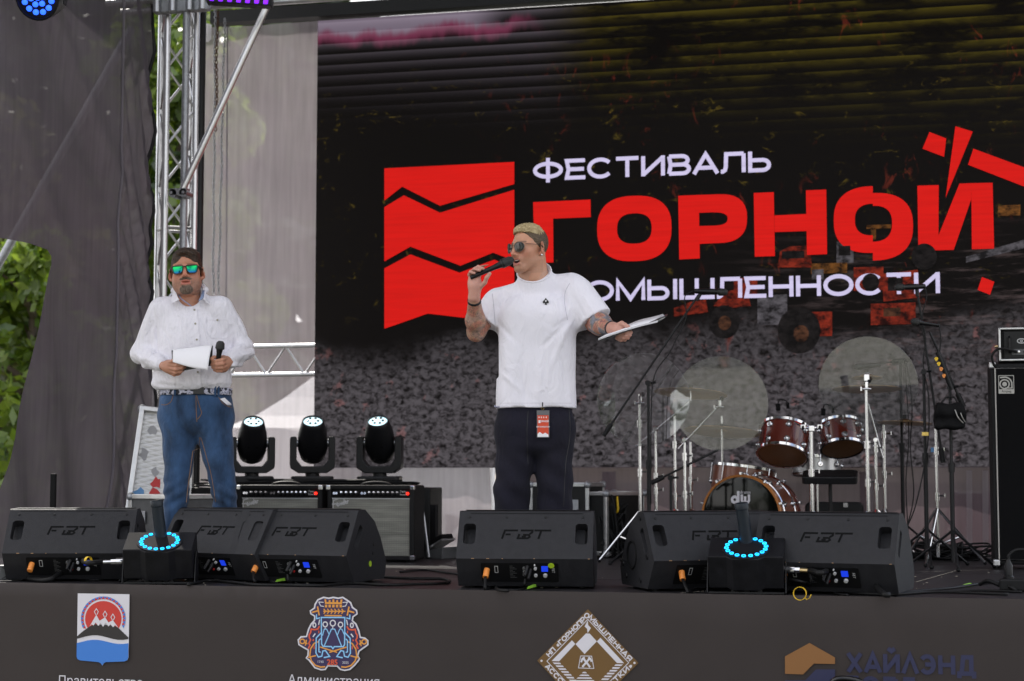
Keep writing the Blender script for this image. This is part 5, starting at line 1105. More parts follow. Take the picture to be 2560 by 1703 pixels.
def drum(name, lab, T, rad, dep, shell, nlug=8, skin_lo='amber_skin', skin_hi='white_plastic', hoop='chrome', two=True):
    """T: world matrix, local z = drum axis from the skin we see (z=0) to the far skin"""
    root = thing(name, lab, 'drum'); root.matrix_world = T
    MB().lathe([(rad - .006, .012), (rad, .014), (rad, dep - .014), (rad - .006, dep - .012)], 44).build('shell', shell, root, smooth=True)
    for z, m, nm in ((.006, skin_lo, 'skin'), (dep - .006, skin_hi, 'skin')):
        s_ = -1 if z < dep / 2 else 1; MB().lathe([(rad - .002, z), (rad - .02, z + s_ * .001), (0, z + s_ * .001)], 44).build(nm, m, root, smooth=True)
    for z in (0, dep - .022): MB().lathe([(rad - .003, z + .002), (rad + .004, z), (rad + .011, z + .001), (rad + .012, z + .019), (rad + .004, z + .022), (rad, z + .022)], 44).build('hoop', hoop, root, smooth=True)
    for k in range(nlug):
        a = 2 * math.pi * k / nlug + .2
        for zc in ((dep * .25, dep * .75) if two else (dep * .5,)):
            LT_ = Matrix.Rotation(a, 4, 'Z') @ Matrix.Translation((rad, 0, zc)) @ Matrix.Rotation(math.pi / 2, 4, 'Y')
            lu = MB().lathe([(.021, 0), (.021, .006), (.016, .013), (.010, .013), (.009, .02), (0, .021)], 14, LT_).build('lug', 'chrome', root, smooth=True)
            e = .004 if zc < dep / 2 else dep - .004
            v0 = Matrix.Rotation(a, 4, 'Z') @ Vector((rad + .012, 0, zc)); v1 = Matrix.Rotation(a, 4, 'Z') @ Vector((rad + .012, 0, e)); MB().cyl(v0, v1, .0035, n=6).build('tension_rod', 'chrome', lu)
    return root
DD = 11.25
def axis_T(p, fwd, up=(0, 0, 1)):        # local z along fwd
    z = Vector(fwd).normalized(); x = Vector(up).cross(z); x.normalize(); y = z.cross(x); return Matrix(((x.x, y.x, z.x, p[0]), (x.y, y.y, z.y, p[1]), (x.z, y.z, z.z, p[2]), (0, 0, 0, 1)))
bc_ = PD(1852, 1281, DD); ang = facing(bc_) - R(19); fwd = Vector((-math.sin(ang), math.cos(ang), 0))
RB = .278; bc_.z = RB + .014
bd_ = thing('bass_drum', 'brown lacquered bass drum with dark front skin and white logo', 'drum'); bd_.matrix_world = axis_T(bc_, fwd)
dep = .44
MB().lathe([(RB - .01, .03), (RB - .006, .03), (RB - .006, dep - .03), (RB - .01, dep - .03)], 56).build('shell', 'lacquer_brown', bd_, smooth=True)
MB().lathe([(RB - .012, .004), (RB - .03, .002), (0, .002)], 56).build('front_skin', 'bass_skin', bd_, smooth=True); MB().lathe([(0, dep), (RB - .01, dep)], 40).build('rear_skin', 'white_plastic', bd_)
for z in (0, dep - .038): MB().lathe([(RB - .014, z), (RB - .002, z - .002), (RB + .002, z + .002), (RB + .002, z + .036), (RB - .012, z + .038)], 56).build('hoop', 'hoop_wood' if z == 0 else 'lacquer', bd_, smooth=True)
for z in (.10, dep - .10): MB().lathe([(RB - .006, z - .006), (RB - .001, z - .003), (RB - .001, z + .003), (RB - .006, z + .006)], 56).build('chrome_band', 'chrome', bd_, smooth=True)
for k in range(10):
    a = 2 * math.pi * (k + .5) / 10; rm = Matrix.Rotation(a, 4, 'Z')
    for z0, z1 in ((.0, .13), (dep, dep - .13)):
        cl_ = MB().box((RB + .010, 0, z0 + (.018 if z0 == 0 else -.018)), (.024, .018, .046)).build('claw', 'chrome', bd_, bevel=.004, mtx=rm)
        MB().cyl(rm @ Vector((RB + .012, 0, z0)), rm @ Vector((RB + .012, 0, z1)), .004, n=6).build('tension_rod', 'chrome', bd_); MB().lathe([(.022, 0), (.02, .008), (.010, .012), (.008, .018), (0, .019)], 14, rm @ Matrix.Translation((RB - .006, 0, z1)) @ Matrix.Rotation(math.pi / 2, 4, 'Y')).build('lug', 'chrome', bd_, smooth=True)
DT = Matrix(((-1, 0, 0, 0), (0, 1, 0, 0), (0, 0, -1, 0), (0, 0, 0, 1)))       # lettering plane on the front skin (x to the viewer's right)
dl = MB(); o_ = -.035; y0 = .085
lg2 = lambda pts: [(x - .012, y + y0) for x, y in pts]
dl.stroke(lg2(circ(-.028, .028, .019, n=20)), .018, DT, .0042, True); dl.stroke(lg2([(-.003, .086), (-.003, .004)]), .018, DT, .0046)
dl.stroke(lg2([(.022, .062), (.022, .022), (.030, .010), (.040, .012), (.045, .022), (.045, .05)]), .017, DT, .0050); dl.stroke(lg2([(.045, .05), (.045, .022), (.052, .010), (.064, .012), (.072, .022), (.072, .062)]), .017, DT, .0054)
dl.build('logo', 'print_white', bd_); text_mb('drums', .030, DT @ Matrix.Translation((.034, y0 + .068, .0044))).build('lettering', 'print_white', bd_)
for s_ in (-1, 1): MB().cyl((s_ * RB * .8, -RB * .5, .12), (s_ * RB * 1.25, -RB - .012, .02), .009, n=8).build('spur', 'chrome', bd_, smooth=True)
# rack toms: lower skin tips towards the audience
def tom(name, lab, px, py, d, rad, h, tilt, roll=0, shell='lacquer'):
    p = PD(px, py, d); u = Vector((math.sin(R(roll)), math.sin(R(tilt)), math.cos(R(tilt)))); u = Matrix.Rotation(facing(p), 3, 'Z') @ u
    return drum(name, lab, axis_T(p, u, (0, -1, .2)), rad, h, shell)
tom('rack_tom', 'larger burgundy rack tom with chrome hoops above the bass drum', 1955, 1141, 11.35, .165, .215, 27, 7)
tom('rack_tom', 'smaller burgundy rack tom partly behind the cloudy clear disc', 2106, 1124, 11.4, .140, .19, 25, -5)
p = PD(1836, 1150, 11.85); p.z = .10; drum('floor_tom', 'brown floor tom rising behind the bass drum, chrome rim tilted', axis_T(p, Matrix.Rotation(facing(p), 3, 'Z') @ Vector((.13, .06, 1)), (0, -1, .1)), .215, .535, 'lacquer_brown')
for k in range(3): a = k * 2.1 + .4; tg = MB().tube([(p.x + .22 * math.cos(a), p.y + .22 * math.sin(a), .3), (p.x + .23 * math.cos(a), p.y + .23 * math.sin(a), .0)], .008, 8).build('leg', 'chrome', bpy.data.objects['floor_tom']); tg.matrix_parent_inverse = bpy.data.objects['floor_tom'].matrix_world.inverted()
p = PD(2042, 1190, 11.75); drum('snare_drum', 'silver snare drum behind the rack toms', axis_T(p, Matrix.Rotation(facing(p), 3, 'Z') @ Vector((0, .08, 1)), (0, -1, .1)), .165, .14, 'snare_shell', two=False)
ss = thing('snare_stand', 'chrome basket stand carrying the silver snare drum', 'stand', (p.x, p.y, 0)); MB().cyl((0, 0, .12), (0, 0, p.z - .05), .012, n=10).build('post', 'chrome', ss, smooth=True)
for k in range(3): a = k * 2.09; MB().tube([(0, 0, .25), (.2 * math.cos(a), .2 * math.sin(a), .006)], .008, 6).build('leg', 'chrome', ss); MB().tube([(0, 0, p.z - .06), (.15 * math.cos(a), .15 * math.sin(a), p.z - .012), (.175 * math.cos(a), .175 * math.sin(a), p.z + .01)], .007, 6).build('basket_arm', 'chrome', ss)
pm_ = PD(2075, 1195, 11.2); md_ = thing('pad_module', 'black electronic drum pad module on a clamp below the toms', 'drum pad', (pm_.x, pm_.y, pm_.z)); MB().prism(rrect(-.18, -.1, .18, .1, .03), .05, Matrix.Rotation(R(14), 4, 'X'), -.02).build('body', 'black_plastic', md_, bevel=.006); MB().prism(rrect(-.16, -.085, .16, .085, .02), .004, Matrix.Rotation(R(14), 4, 'X'), .031).build('pads', 'rubber', md_); MB().cyl((0, .02, -.02), (0, .02, -pm_.z), .012, n=8).build('post', 'black_metal', md_)
for k in range(3): a = k * 2.09 + .5; MB().tube([(0, .02, -pm_.z + .12), (.18 * math.cos(a), .02 + .18 * math.sin(a), -pm_.z + .006)], .008, 6).build('leg', 'black_metal', md_)
pb = PZ(2085, 1395); kb = thing('hard_case', 'black moulded hard case on the floor under the toms', 'case', (pb.x, pb.y + .3, 0)); MB().prism(rrect(-.2, 0, .2, .38, .04), .18, basis((0, 0, 0), (1, 0, 0), (0, 0, 1))).build('shell', 'black_plastic', kb, bevel=.01); MB().box((.08, -.19, .36), (.03, .02, .03)).build('latch', 'chrome', kb)
# throne of stands -------------------------------------------------
def tri_legs(root, h, sp, m, r_=.009, n=3, a0=.5):
    for k in range(n):
        a = a0 + k * 2 * math.pi / n; MB().tube([(0, 0, h), (sp * math.cos(a), sp * math.sin(a), .012)], r_, 8).build('leg', m, root, smooth=True)
        MB().sphere((sp * math.cos(a), sp * math.sin(a), .012), .012, 8, 6).build('foot', 'rubber', root, smooth=True)
        MB().tube([(0, 0, h * .35), (sp * .5 * math.cos(a), sp * .5 * math.sin(a), h * .5)], r_ * .7, 6).build('leg_strut', m, root)
def chrome_stand(lab, px, ptop, d, name='cymbal_stand', joints=(), r_=.0125, boom=None, m='chrome', leg=True, cat='stand', legh=.34, sp=.28, a0=.5):
    b = PD(px, 1180, d); root = thing(name, lab, cat, (b.x, b.y, 0)); zt = PD(px, ptop, d).z; zz = [.05] + sorted(PD(px, j, d).z for j in joints) + [zt]
    for i in range(len(zz) - 1):
        MB().cyl((0, 0, zz[i]), (0, 0, zz[i + 1]), r_ * (1 - .13 * i), n=14).build('tube', m, root, smooth=True)
        if i:
            MB().cyl((0, 0, zz[i] - .03), (0, 0, zz[i] + .02), r_ * 1.5, n=12).build('collar', m, root, smooth=True); MB().tube([(r_, -.01, zz[i]), (.045, -.014, zz[i] + .002)], [.005, .007], 6).build('wing_nut', m, root, smooth=True); MB().box((.05, -.014, zz[i] + .003), (.008, .006, .026)).build('wing_nut', m, root, bevel=.002)
    if leg: tri_legs(root, legh, sp, m, a0=a0)
    if boom:
        (x0, y0), (x1, y1), bd = boom; A = PD(x0, y0, bd) - Vector((b.x, b.y, 0)); B = PD(x1, y1, bd) - Vector((b.x, b.y, 0)); MB().cyl(A, B, .0065, n=10).build('boom_arm', m, root, smooth=True); T_ = Vector((0, 0, zt)); MB().sphere(T_, .020, 12, 8).build('tilter', m, root, smooth=True); MB().cyl(T_ - Vector((0, .03, 0)), T_ + Vector((0, .03, 0)), .014, n=10).build('tilter_bolt', m, root, smooth=True)
    return root
def tilter(root, p, m='chrome'):
    q = p - root.location; MB().box(q, (.022, .03, .055)).build('tilter', m, root, bevel=.005); MB().cyl(q + Vector((-.028, -.012, -.02)), q + Vector((.028, -.012, -.02)), .008, n=10).build('tilter_bolt', m, root, smooth=True); MB().box(q + Vector((-.036, -.012, -.02)), (.010, .008, .030)).build('wing_nut', m, root, bevel=.003); MB().sphere(q + Vector((.012, 0, .034)), .017, 10, 8).build('felt', 'rubber', root, smooth=True)
def disc(lab, px, py, d, rad, tilt=0, twist=0):
    p = PD(px, py, d); o = MB(); n = 64; T = Matrix.Translation(p) @ Matrix.Rotation(facing(p) + R(twist), 4, 'Z') @ Matrix.Rotation(R(90 + tilt), 4, 'X'); o.lathe([(.006, 0), (rad, 0), (rad + .001, .0015), (rad, .003), (.006, .003)], n); q = o.build('clear_disc', 'clear_acrylic', smooth=True); q.matrix_world = T
    return tag(q, lab, 'disc')
s1 = chrome_stand('chrome stand with clear disc nearest the man in the white tee', 1600, 985, 10.95, joints=(1058, 1180), a0=.9); tilter(s1, PD(1601, 1000, 10.95)); disc('clear round acrylic disc nearest the man in the white tee', 1608, 998, 10.92, .303, -2, -8)
s3 = chrome_stand('chrome boom stand holding the middle clear disc', 1712, 1100, 10.95, joints=(1140, 1235), boom=((1695, 1122), (1799, 1012), 10.95), a0=.2); tilter(s3, PD(1800, 1010, 10.95)); disc('clear round acrylic disc in the middle, above the floor tom', 1802, 1009, 10.92, .307, 4, 6)
s5 = chrome_stand('thick chrome stand holding the cloudy clear disc', 2169, 975, 10.9, joints=(1110, 1205), r_=.0145, a0=1.3); tilter(s5, PD(2167, 965, 10.9)); MB().box(PD(2167, 945, 10.9) - s5.location, (.035, .03, .045)).build('top_clamp', 'chrome', s5, bevel=.004); disc('large clear acrylic disc reflecting pale cloud, right of the toms', 2170, 963, 10.95, .318, 9, -4)
def cymbal(lab, px, py, d, rad, tx=0, ty=0, root=None, rod=None, bell=.02):
    p = PD(px, py, d); T = Matrix.Translation(p) @ Matrix.Rotation(facing(p), 4, 'Z') @ Matrix.Rotation(R(ty), 4, 'Y') @ Matrix.Rotation(R(tx), 4, 'X')
    q = MB().lathe([(.006, bell * 1.6), (.02, bell * 1.5), (.04, bell), (.045, bell * .8), (rad * .6, bell * .4), (rad, 0), (rad, -.0015), (rad * .6, bell * .4 - .002), (.045, bell * .8 - .002), (.006, bell * 1.4)], 48).build('cymbal', 'bronze', smooth=True); q.matrix_world = T; tag(q, lab, 'cymbal')
    if root: o_ = p - root.location; MB().cyl(o_ - Vector((0, 0, .06)), o_ + Vector((0, 0, .06)), .004, n=8).build('cymbal_rod', 'chrome', root); MB().cyl(o_ + Vector((0, 0, bell * 1.7)), o_ + Vector((0, 0, bell * 1.7 + .025)), .014, n=10).build('felt', 'rubber', root)
s2 = chrome_stand('chrome boom stand second from the man in the white tee', 1640, 1072, 11.3, joints=(1190, 1225), boom=((1590, 1115), (1725, 1003), 11.3), a0=1.8); cymbal('bronze crash cymbal behind the two left clear discs', 1727, 984, 11.3, .245, -6, 4, s2)
s4 = chrome_stand('slim chrome stand between the boom stands, left of the bass drum', 1688, 1040, 11.5, joints=(1110, 1240), a0=2.4)
s6 = chrome_stand('short chrome stand right beside the floor tom', 1727, 1105, 11.7, joints=(1200,), a0=.1)
s7 = chrome_stand('chrome rod stand behind the floor tom', 1806, 1040, 12.05, joints=(1230,), r_=.010, a0=.8); cymbal('bronze ride cymbal just above the floor tom', 1806, 1080, 12.05, .275, -7, 4, s7)
st_ = chrome_stand('thick chrome tom post between the two rack toms', 2029, 1066, 11.15, 'tom_stand', joints=(1180,), r_=.0155, a0=2.0); q = PD(2029, 1072, 11.15) - st_.location
for s_ in (-1, 1): MB().tube([q, q + Vector((s_ * .05, .01, .01)), q + Vector((s_ * .11, .06, .045))], .009, 8).build('tom_arm', 'chrome', st_, smooth=True); MB().box(q + Vector((s_ * .055, -.005, .012)), (.035, .03, .03)).build('clamp', 'chrome', st_, bevel=.004); MB().cyl(q + Vector((s_ * .055, -.03, .0)), q + Vector((s_ * .055, .02, .04)), .011, n=8).build('clamp_bolt', 'chrome', st_)
MB().box(q, (.04, .04, .04)).build('clamp', 'chrome', st_, bevel=.006)
s8 = chrome_stand('chrome stand just right of the cloudy disc stand', 2190, 1100, 11.35, joints=(1120, 1215), a0=.3, boom=((2170, 1010), (2207, 1145), 11.35)); cymbal('large bronze cymbal behind the cloudy disc', 2167, 973, 11.6, .235, -4, 0, s8); cymbal('small bronze splash cymbal at the top of the cloudy disc', 2167, 945, 11.6, .105, -5, 0, s8)
s9 = chrome_stand('rightmost chrome stand behind the drum kit', 2211, 1062, 11.55, joints=(1085, 1185), a0=1.1); cymbal('bronze cymbal at the lower edge of the cloudy disc', 2262, 1058, 11.8, .19, -3, 2, s9)
# ---------------------------------------------------------------- microphones and stands
mat('mic_mesh', (.03, .03, .03), .5, .3, bump=(900, .9, .003)); mat('mic_body', (.006, .006, .007), .35, spec=.35)
def mic(lab, a, b, name='microphone', big=False, grp=None):    # a: tail, b: head end
    a = Vector(a); b = Vector(b); L_ = (b - a).length; root = thing(name, lab, 'microphone'); root.matrix_world = axis_T(a, b - a, (0, 0, 1) if abs((b - a).normalized().z) < .9 else (0, 1, 0)); r0 = .0115 if not big else .016; r1 = .025 if not big else .024
    MB().lathe([(0, 0), (r0 * .9, 0), (r0, .01), (r0 * 1.25, L_ * .55), (r1 * .72, L_ * .68), (r1 * .78, L_ * .70)], 18).build('handle', 'mic_body', root, smooth=True); MB().lathe([(r1 * .80, L_ * .70), (r1 * .98, L_ * .73), (r1, L_ * .80), (r1 * .9, L_ * .92), (r1 * .55, L_ * .985), (0, L_)], 18).build('grille', 'mic_mesh', root, smooth=True); MB().lathe([(r1 * .99, L_ * .725), (r1 * 1.03, L_ * .74), (r1 * .99, L_ * .755)], 18).build('ring', 'mic_body', root, smooth=True)
    return root
def boom_stand(lab, pole, d, ztop, A, B, dA=None, dB=None, legs=True, name='mic_stand', clip=True, legz=.24, cw=True):
    b = PD(pole, 1180, d); root = thing(name, lab, 'mic stand', (b.x, b.y, 0)); zt = PD(pole, ztop, d).z; MB().cyl((0, 0, .04), (0, 0, zt * .55), .0135, n=12).build('lower_tube', 'black_metal', root, smooth=True); MB().cyl((0, 0, zt * .5), (0, 0, zt), .0095, n=12).build('upper_tube', 'black_metal', root, smooth=True); MB().cyl((0, 0, zt * .53), (0, 0, zt * .58), .019, n=12).build('clutch', 'black_plastic', root, smooth=True)
    a_ = PD(*A, dA or d) - root.location; b_ = PD(*B, dB or d) - root.location; MB().cyl(a_, b_, .0075, n=10).build('boom_arm', 'black_metal', root, smooth=True); MB().cyl((0, -.028, zt), (0, .028, zt), .018, n=12).build('pivot', 'black_plastic', root, smooth=True); MB().tube([(0, 0, zt), (.05, -.02, zt + .003)], [.006, .009], 6).build('pivot_lever', 'black_plastic', root, smooth=True)
    if cw: MB().cyl(a_, a_ + (b_ - a_).normalized() * .09, .016, n=12).build('counterweight', 'rubber', root, smooth=True)
    if legs:
        for k in range(3): a = .6 + k * 2.09; MB().tube([(0, 0, legz), (.02 * math.cos(a), .02 * math.sin(a), legz - .02), (.30 * math.cos(a), .30 * math.sin(a), .012)], .008, 8).build('leg', 'black_metal', root, smooth=True); MB().sphere((.30 * math.cos(a), .30 * math.sin(a), .012), .014, 8, 6).build('foot', 'rubber', root, smooth=True)
    else: MB().lathe([(.12, 0), (.12, .012), (.03, .03), (0, .03)], 24).build('round_base', 'black_metal', root, smooth=True)
    return root
def cablet(root, pts, d, r_=.004, name='cable'): MB().tube(cr([PD(x, y, d) - root.location for x, y in pts], 6), r_, 6).build(name, 'rubber', root, smooth='all')
m1 = boom_stand('black boom stand slanting between the white tee and the drum kit', 1622, 10.55, 958, (1508, 1090), (1746, 738)); mic('large black microphone on the slanting boom in front of the lettering', PD(1737, 728, 10.55), PD(1820, 731, 10.5), big=True); cablet(m1, [(1733, 727), (1712, 742), (1716, 785), (1708, 815), (1690, 850), (1672, 885), (1636, 940), (1628, 1040), (1627, 1260)], 10.52)
MB().cyl(PD(1752, 733, 10.55) - m1.location, PD(1741, 752, 10.55) - m1.location, .012, n=10).build('mic_clip', 'black_plastic', m1, smooth=True)
m2 = boom_stand('tall black boom stand with hanging counterweight right of the drums', 2314, 10.6, 930, (2358, 1157), (2295, 740)); mic('large black condenser microphone at the end of the lettering', PD(2312, 716, 10.6), PD(2236, 719, 10.55), big=True); cablet(m2, [(2312, 716), (2316, 745), (2306, 790), (2314, 850), (2308, 910), (2322, 1000), (2318, 1120), (2290, 1260), (2262, 1330)], 10.58)
MB().cyl(PD(2292, 720, 10.6) - m2.location, PD(2294, 742, 10.6) - m2.location, .012, n=10).build('mic_clip', 'black_plastic', m2, smooth=True); MB().box(PD(2313, 1085, 10.55) - m2.location, (.04, .02, .022)).build('gold_tape', 'gold', m2)
m3 = boom_stand('black boom stand with coloured guitar picks beside the bass cabinet', 2379, 10.3, 968, (2409, 1018), (2324, 830)); mic('round-headed black vocal microphone on the stand with guitar picks', PD(2348, 814, 10.3), PD(2277, 803, 10.28)); cablet(m3, [(2348, 814), (2352, 850), (2349, 890), (2362, 915), (2374, 945), (2378, 1000)], 10.27)
A_, B_ = PD(2344, 880, 10.28), PD(2380, 975, 10.28)
MB().cyl(A_ - m3.location, B_ - m3.location, .016, n=10).build('pick_holder', 'black_plastic', m3, smooth=True)
for k, (x, y, m) in enumerate(((2341, 898, 'yellow_tape'), (2347, 910, 'yellow_tape'), (2353, 923, 'orange_plug'), (2360, 940, 'orange_plug'))):
    q = PD(x, y, 10.24); T = Matrix.Translation(q) @ Matrix.Rotation(facing(q), 4, 'Z') @ Matrix.Rotation(R(90), 4, 'X'); g_ = MB().prism([(-.012, .004), (-.006, .012), (.006, .012), (.012, .004), (.004, -.012), (-.004, -.012)], .0012).build('guitar_pick', m); g_.matrix_world = T; tag(g_, ('upper yellow', 'lower yellow', 'upper orange', 'lower orange')[k] + ' guitar pick held on the boom stand', 'guitar pick')
# bag hanging on the stand
q = PD(2374, 1034, 10.22); f = Blend((-.14, -.08, -.12), (.14, .08, .12), .007); f.box((0, 0, -.02), (.092, .045, .075), .025); f.box((.0, -.035, .02), (.085, .02, .04), .018, k=.02); f.warp(lambda X, Y, Z: .004 * np.sin(X * 60 + Z * 30) + .004 * np.sin(Z * 70 + Y * 40)); bgm = relax(f.surf(), 1)
bg_ = thing('gear_bag', 'small black gear bag hanging on the boom stand with guitar picks', 'bag', q); bgm.build('pouch', 'matte_black', bg_, smooth='all'); MB().tube(cr([(.03, -.062, .02), (.05, -.066, -.03), (.078, -.055, -.06)], 5), .0035, 6).build('zip_strap', 'plate_grey', bg_); MB().tube(cr([(.06, -.055, .02), (.07, -.062, -.02), (.09, -.05, -.055)], 5), .003, 6).build('zip_strap', 'plate_grey', bg_); MB().tube([(-.05, 0, .06), (-.02, .02, .1), (.03, .02, .1), (.05, 0, .06)], .006, 6).build('loop', 'rubber', bg_)
ct = chrome_stand('chrome tripod stand under the hanging bag', 2341, 1060, 10.75, 'tripod_stand', joints=(1125, 1240), r_=.011, legh=.36, sp=.30, a0=.25)
MB().box(PD(2331, 1125, 10.75) - ct.location, (.02, .006, .03)).build('blue_wing_nut', 'stk_blue', ct, bevel=.003)
m4 = boom_stand('low black boom stand aimed at the bass drum', 1677, 10.95, 1195, (1628, 1208), (1795, 1125), cw=True); m5 = boom_stand('black boom stand behind the cloudy disc', 2256, 11.9, 905, (2262, 900), (2180, 912)); mic('black overhead microphone seen through the cloudy disc', PD(2200, 912, 11.88), PD(2135, 918, 11.85), big=True)
cablet(m5, [(2262, 900), (2268, 1000), (2272, 1100), (2265, 1200), (2270, 1330)], 11.85, .004); cablet(m5, [(2266, 905), (2280, 1010), (2276, 1120), (2284, 1240), (2262, 1340)], 11.85, .004)
for k, (x, y, lb_) in enumerate(((1949, 1018, 'small black clip microphone on the rim of the larger rack tom'), (2062, 1030, 'small black clip microphone on the rim of the smaller rack tom'))):
    q = PD(x, y, 11.4); r_ = thing('clip_microphone', lb_, 'microphone', q); MB().box((-.01, 0, .0), (.03, .03, .05)).build('clip', 'matte_black', r_, bevel=.006); MB().tube(cr([(-.01, 0, .025), (.0, 0, .05), (.04, 0, .045), (.055, 0, .02)], 5), .004, 6).build('gooseneck', 'rubber', r_, smooth='all'); MB().cyl((.055, 0, .03), (.055, .01, -.01), .010, n=10).build('capsule', 'matte_black', r_, smooth=True)
# ================================================================ cables and small things at the stage front
def fl(x, y, z=.008): return PZ(x, y, z)
def floor_cable(lab, pts, r_=.006, m='rubber', name='cable', lift=None):
    P = [Vector(p) if not isinstance(p, tuple) or len(p) == 3 else fl(p[0], p[1], r_ + .001) for p in pts]; o = MB().tube(cr(P, 7), r_, 7).build(name, m, smooth='all'); return tag(o, lab, 'cable')
def U(p): return (p.x, p.y, p.z)
def plugw(i, x=-.195, y=.095, z=.05): return WOBJ[i].matrix_world @ (WLM @ Vector((x, y, z)))
bpy.context.view_layer.update()
floor_cable('black power cable from the orange plug of the amplifier-side monitor', [U(plugw(2)), U(plugw(2) + Vector((.03, -.05, -.05))), (650, 1430), (672, 1452), (694, 1456)], .008)
floor_cable('black power cable from the orange plug of the centre monitor', [U(plugw(3)), U(plugw(3) + Vector((.01, -.03, -.06))), (1236, 1462), (1245, 1474), (1270, 1477)], .008)
floor_cable('black signal cable from the plugs of the centre monitor', [U(plugw(3, .005, .09, .055)), U(plugw(3, .005, .06, .07)), (1330, 1462), (1302, 1474), (1260, 1476)], .005)
floor_cable('pair of black signal cables from the amplifier-side monitor', [U(plugw(2, .005, .09, .055)), U(plugw(2, .01, .05, .07)), (738, 1452), (742, 1460), (760, 1464)], .006)
floor_cable('long black cable lying along the edge from jet machine to centre monitor', [(470, 1462), (520, 1452), (580, 1456), (640, 1462), (720, 1463), (800, 1464), (880, 1458), (960, 1462), (1050, 1460), (1110, 1458), (1123, 1452), (1100, 1447), (1020, 1446), (950, 1442)], .008)
floor_cable('thin black cable trailing in front of the curtain-side monitor', [(70, 1430), (110, 1445), (180, 1448), (240, 1450), (300, 1447)], .006)
floor_cable('looping black cable between the curtain-side monitor and the jet machine', [(300, 1452), (296, 1430), U(fl(300, 1436) + Vector((0, 0, .05))), U(fl(318, 1440) + Vector((0, 0, .055))), (335, 1442), (352, 1450)], .007)
floor_cable('black cable crossing in front of the second jet machine', [(1840, 1442), (1870, 1470), (1925, 1482), (1990, 1470), (2060, 1478), (2140, 1483), (2230, 1486), (2330, 1480), (2420, 1482), (2520, 1486)], .007)
floor_cable('black cable lying below the bass cabinet towards the socket block', [(2215, 1484), (2290, 1478), (2380, 1470), (2460, 1458), (2530, 1455)], .007)
floor_cable('second black cable along the edge below the drum-side monitor', [(2000, 1455), (2080, 1468), (2160, 1476), (2260, 1482), (2360, 1478), (2450, 1476), (2555, 1480)], .006)
floor_cable('black cable curling from the inward-turned monitor to the floor', [U(plugw(4)), U(plugw(4) + Vector((.04, -.04, -.06))), (1760, 1466), (1735, 1474), (1718, 1480)], .008)
floor_cable('dark cable lying behind the monitors near the amplifier', [(1000, 1430), (1060, 1425), (1120, 1432), (1180, 1440)], .007)
# hoses of the jet machines
def hose(lab, J, pts, side, m='rubber'):
    root = thing('gas_hose', lab, 'hose', J.location); base = J.location; jw = J.matrix_world
    a = jw @ Vector((side * .182, -.02, .12)); d = (jw.to_3x3() @ Vector((side, -.25, -.02))).normalized()
    MB().cyl(a - base, a + d * .05 - base, .020, n=14).build('coupling', 'chrome', root, smooth=True); MB().cyl(a + d * .05 - base, a + d * .075 - base, .014, n=6).build('hex_nut', 'chrome', root); MB().cyl(a + d * .075 - base, a + d * .13 - base, .011, n=12).build('ferrule', 'brass' if side > 0 else 'chrome', root, smooth=True)
    P = [a + d * .12, a + d * .2] + [fl(*q, .016) + Vector((0, 0, h)) for *q, h in pts]; MB().tube(cr([p - base for p in P], 8), .0135, 10).build('hose', m, root, smooth='all'); return root, a, d
bpy.context.view_layer.update()
h1, ha, hd = hose('black gas hose with chrome coupling running to the curtain-side monitor', JO[0], [(195, 1437, .09), (150, 1447, .03), (118, 1450, .0), (70, 1446, 0), (20, 1440, 0)], -1); h2, hb, hd2 = hose('black gas hose with brass coupling right of the second jet machine', JO[1], [(2120, 1440, .13), (2165, 1470, .07), (2205, 1487, .01), (2225, 1488, 0)], 1)
floor_cable('thin black cable from the second jet machine past the drum-side monitor', [U(hb + Vector((.02, 0, -.045))), U(hb + Vector((.1, -.02, -.06))), (2050, 1470), (2090, 1484), (2120, 1488)], .006); floor_cable('thin black cable hanging from the second jet machine to the yellow strap', [U(hb + Vector((.06, 0, .012))), U(hb + Vector((.11, -.01, .0))), U(hb + Vector((.125, -.02, -.06))), (2003, 1474)], .005)
# yellow hook-and-loop straps, tape
def strap(lab, p, r_, w_, tail, rz=0, tilt=0):
    mb = MB(); n = 22; ring = [(r_ * (1 + .04 * i / n) * math.cos(R(i * 360 / n * 1.06 - 60)), r_ * (1 + .04 * i / n) * math.sin(R(i * 360 / n * 1.06 - 60))) for i in range(n + 1)] + tail; vs_ = []
    for x, z in ring: vs_ += [(x, -w_ / 2, z), (x, w_ / 2, z)]
    mb.add(vs_, [(2 * i, 2 * i + 1, 2 * i + 3, 2 * i + 2) for i in range(len(ring) - 1)]); o = mb.build('yellow_strap', 'yellow_tape', smooth='all'); md = o.modifiers.new('thick', 'SOLIDIFY'); md.thickness = .002; o.location = p; o.rotation_euler = (R(tilt), 0, rz); return tag(o, lab, 'strap')
strap('curled yellow cable strap standing at the edge below the second jet machine', fl(2000, 1484, .034), .030, .016, [(.03, -.028), (.045, -.02), (.052, -.004)], R(-8)); strap('yellow cable strap on the hose of the curtain-side jet machine', ha + hd * .19 + Vector((0, 0, .012)), .019, .02, [(.02, -.018), (.03, -.022)], R(60))
def tape(lab, pts, wd, m='green_tape', z=.012):
    P = [fl(*p, z) for p in pts]; mb = MB(); vs_ = []
    for i, p in enumerate(P): vs_ += [p + Vector((0, wd / 2, wd * .25 + .006 * (i % 2))), p - Vector((0, wd / 2, wd * .25))]
    mb.add(vs_, [(2 * i, 2 * i + 1, 2 * i + 3, 2 * i + 2) for i in range(len(P) - 1)]); return tag(mb.build('green_tape', m), lab, 'tape')
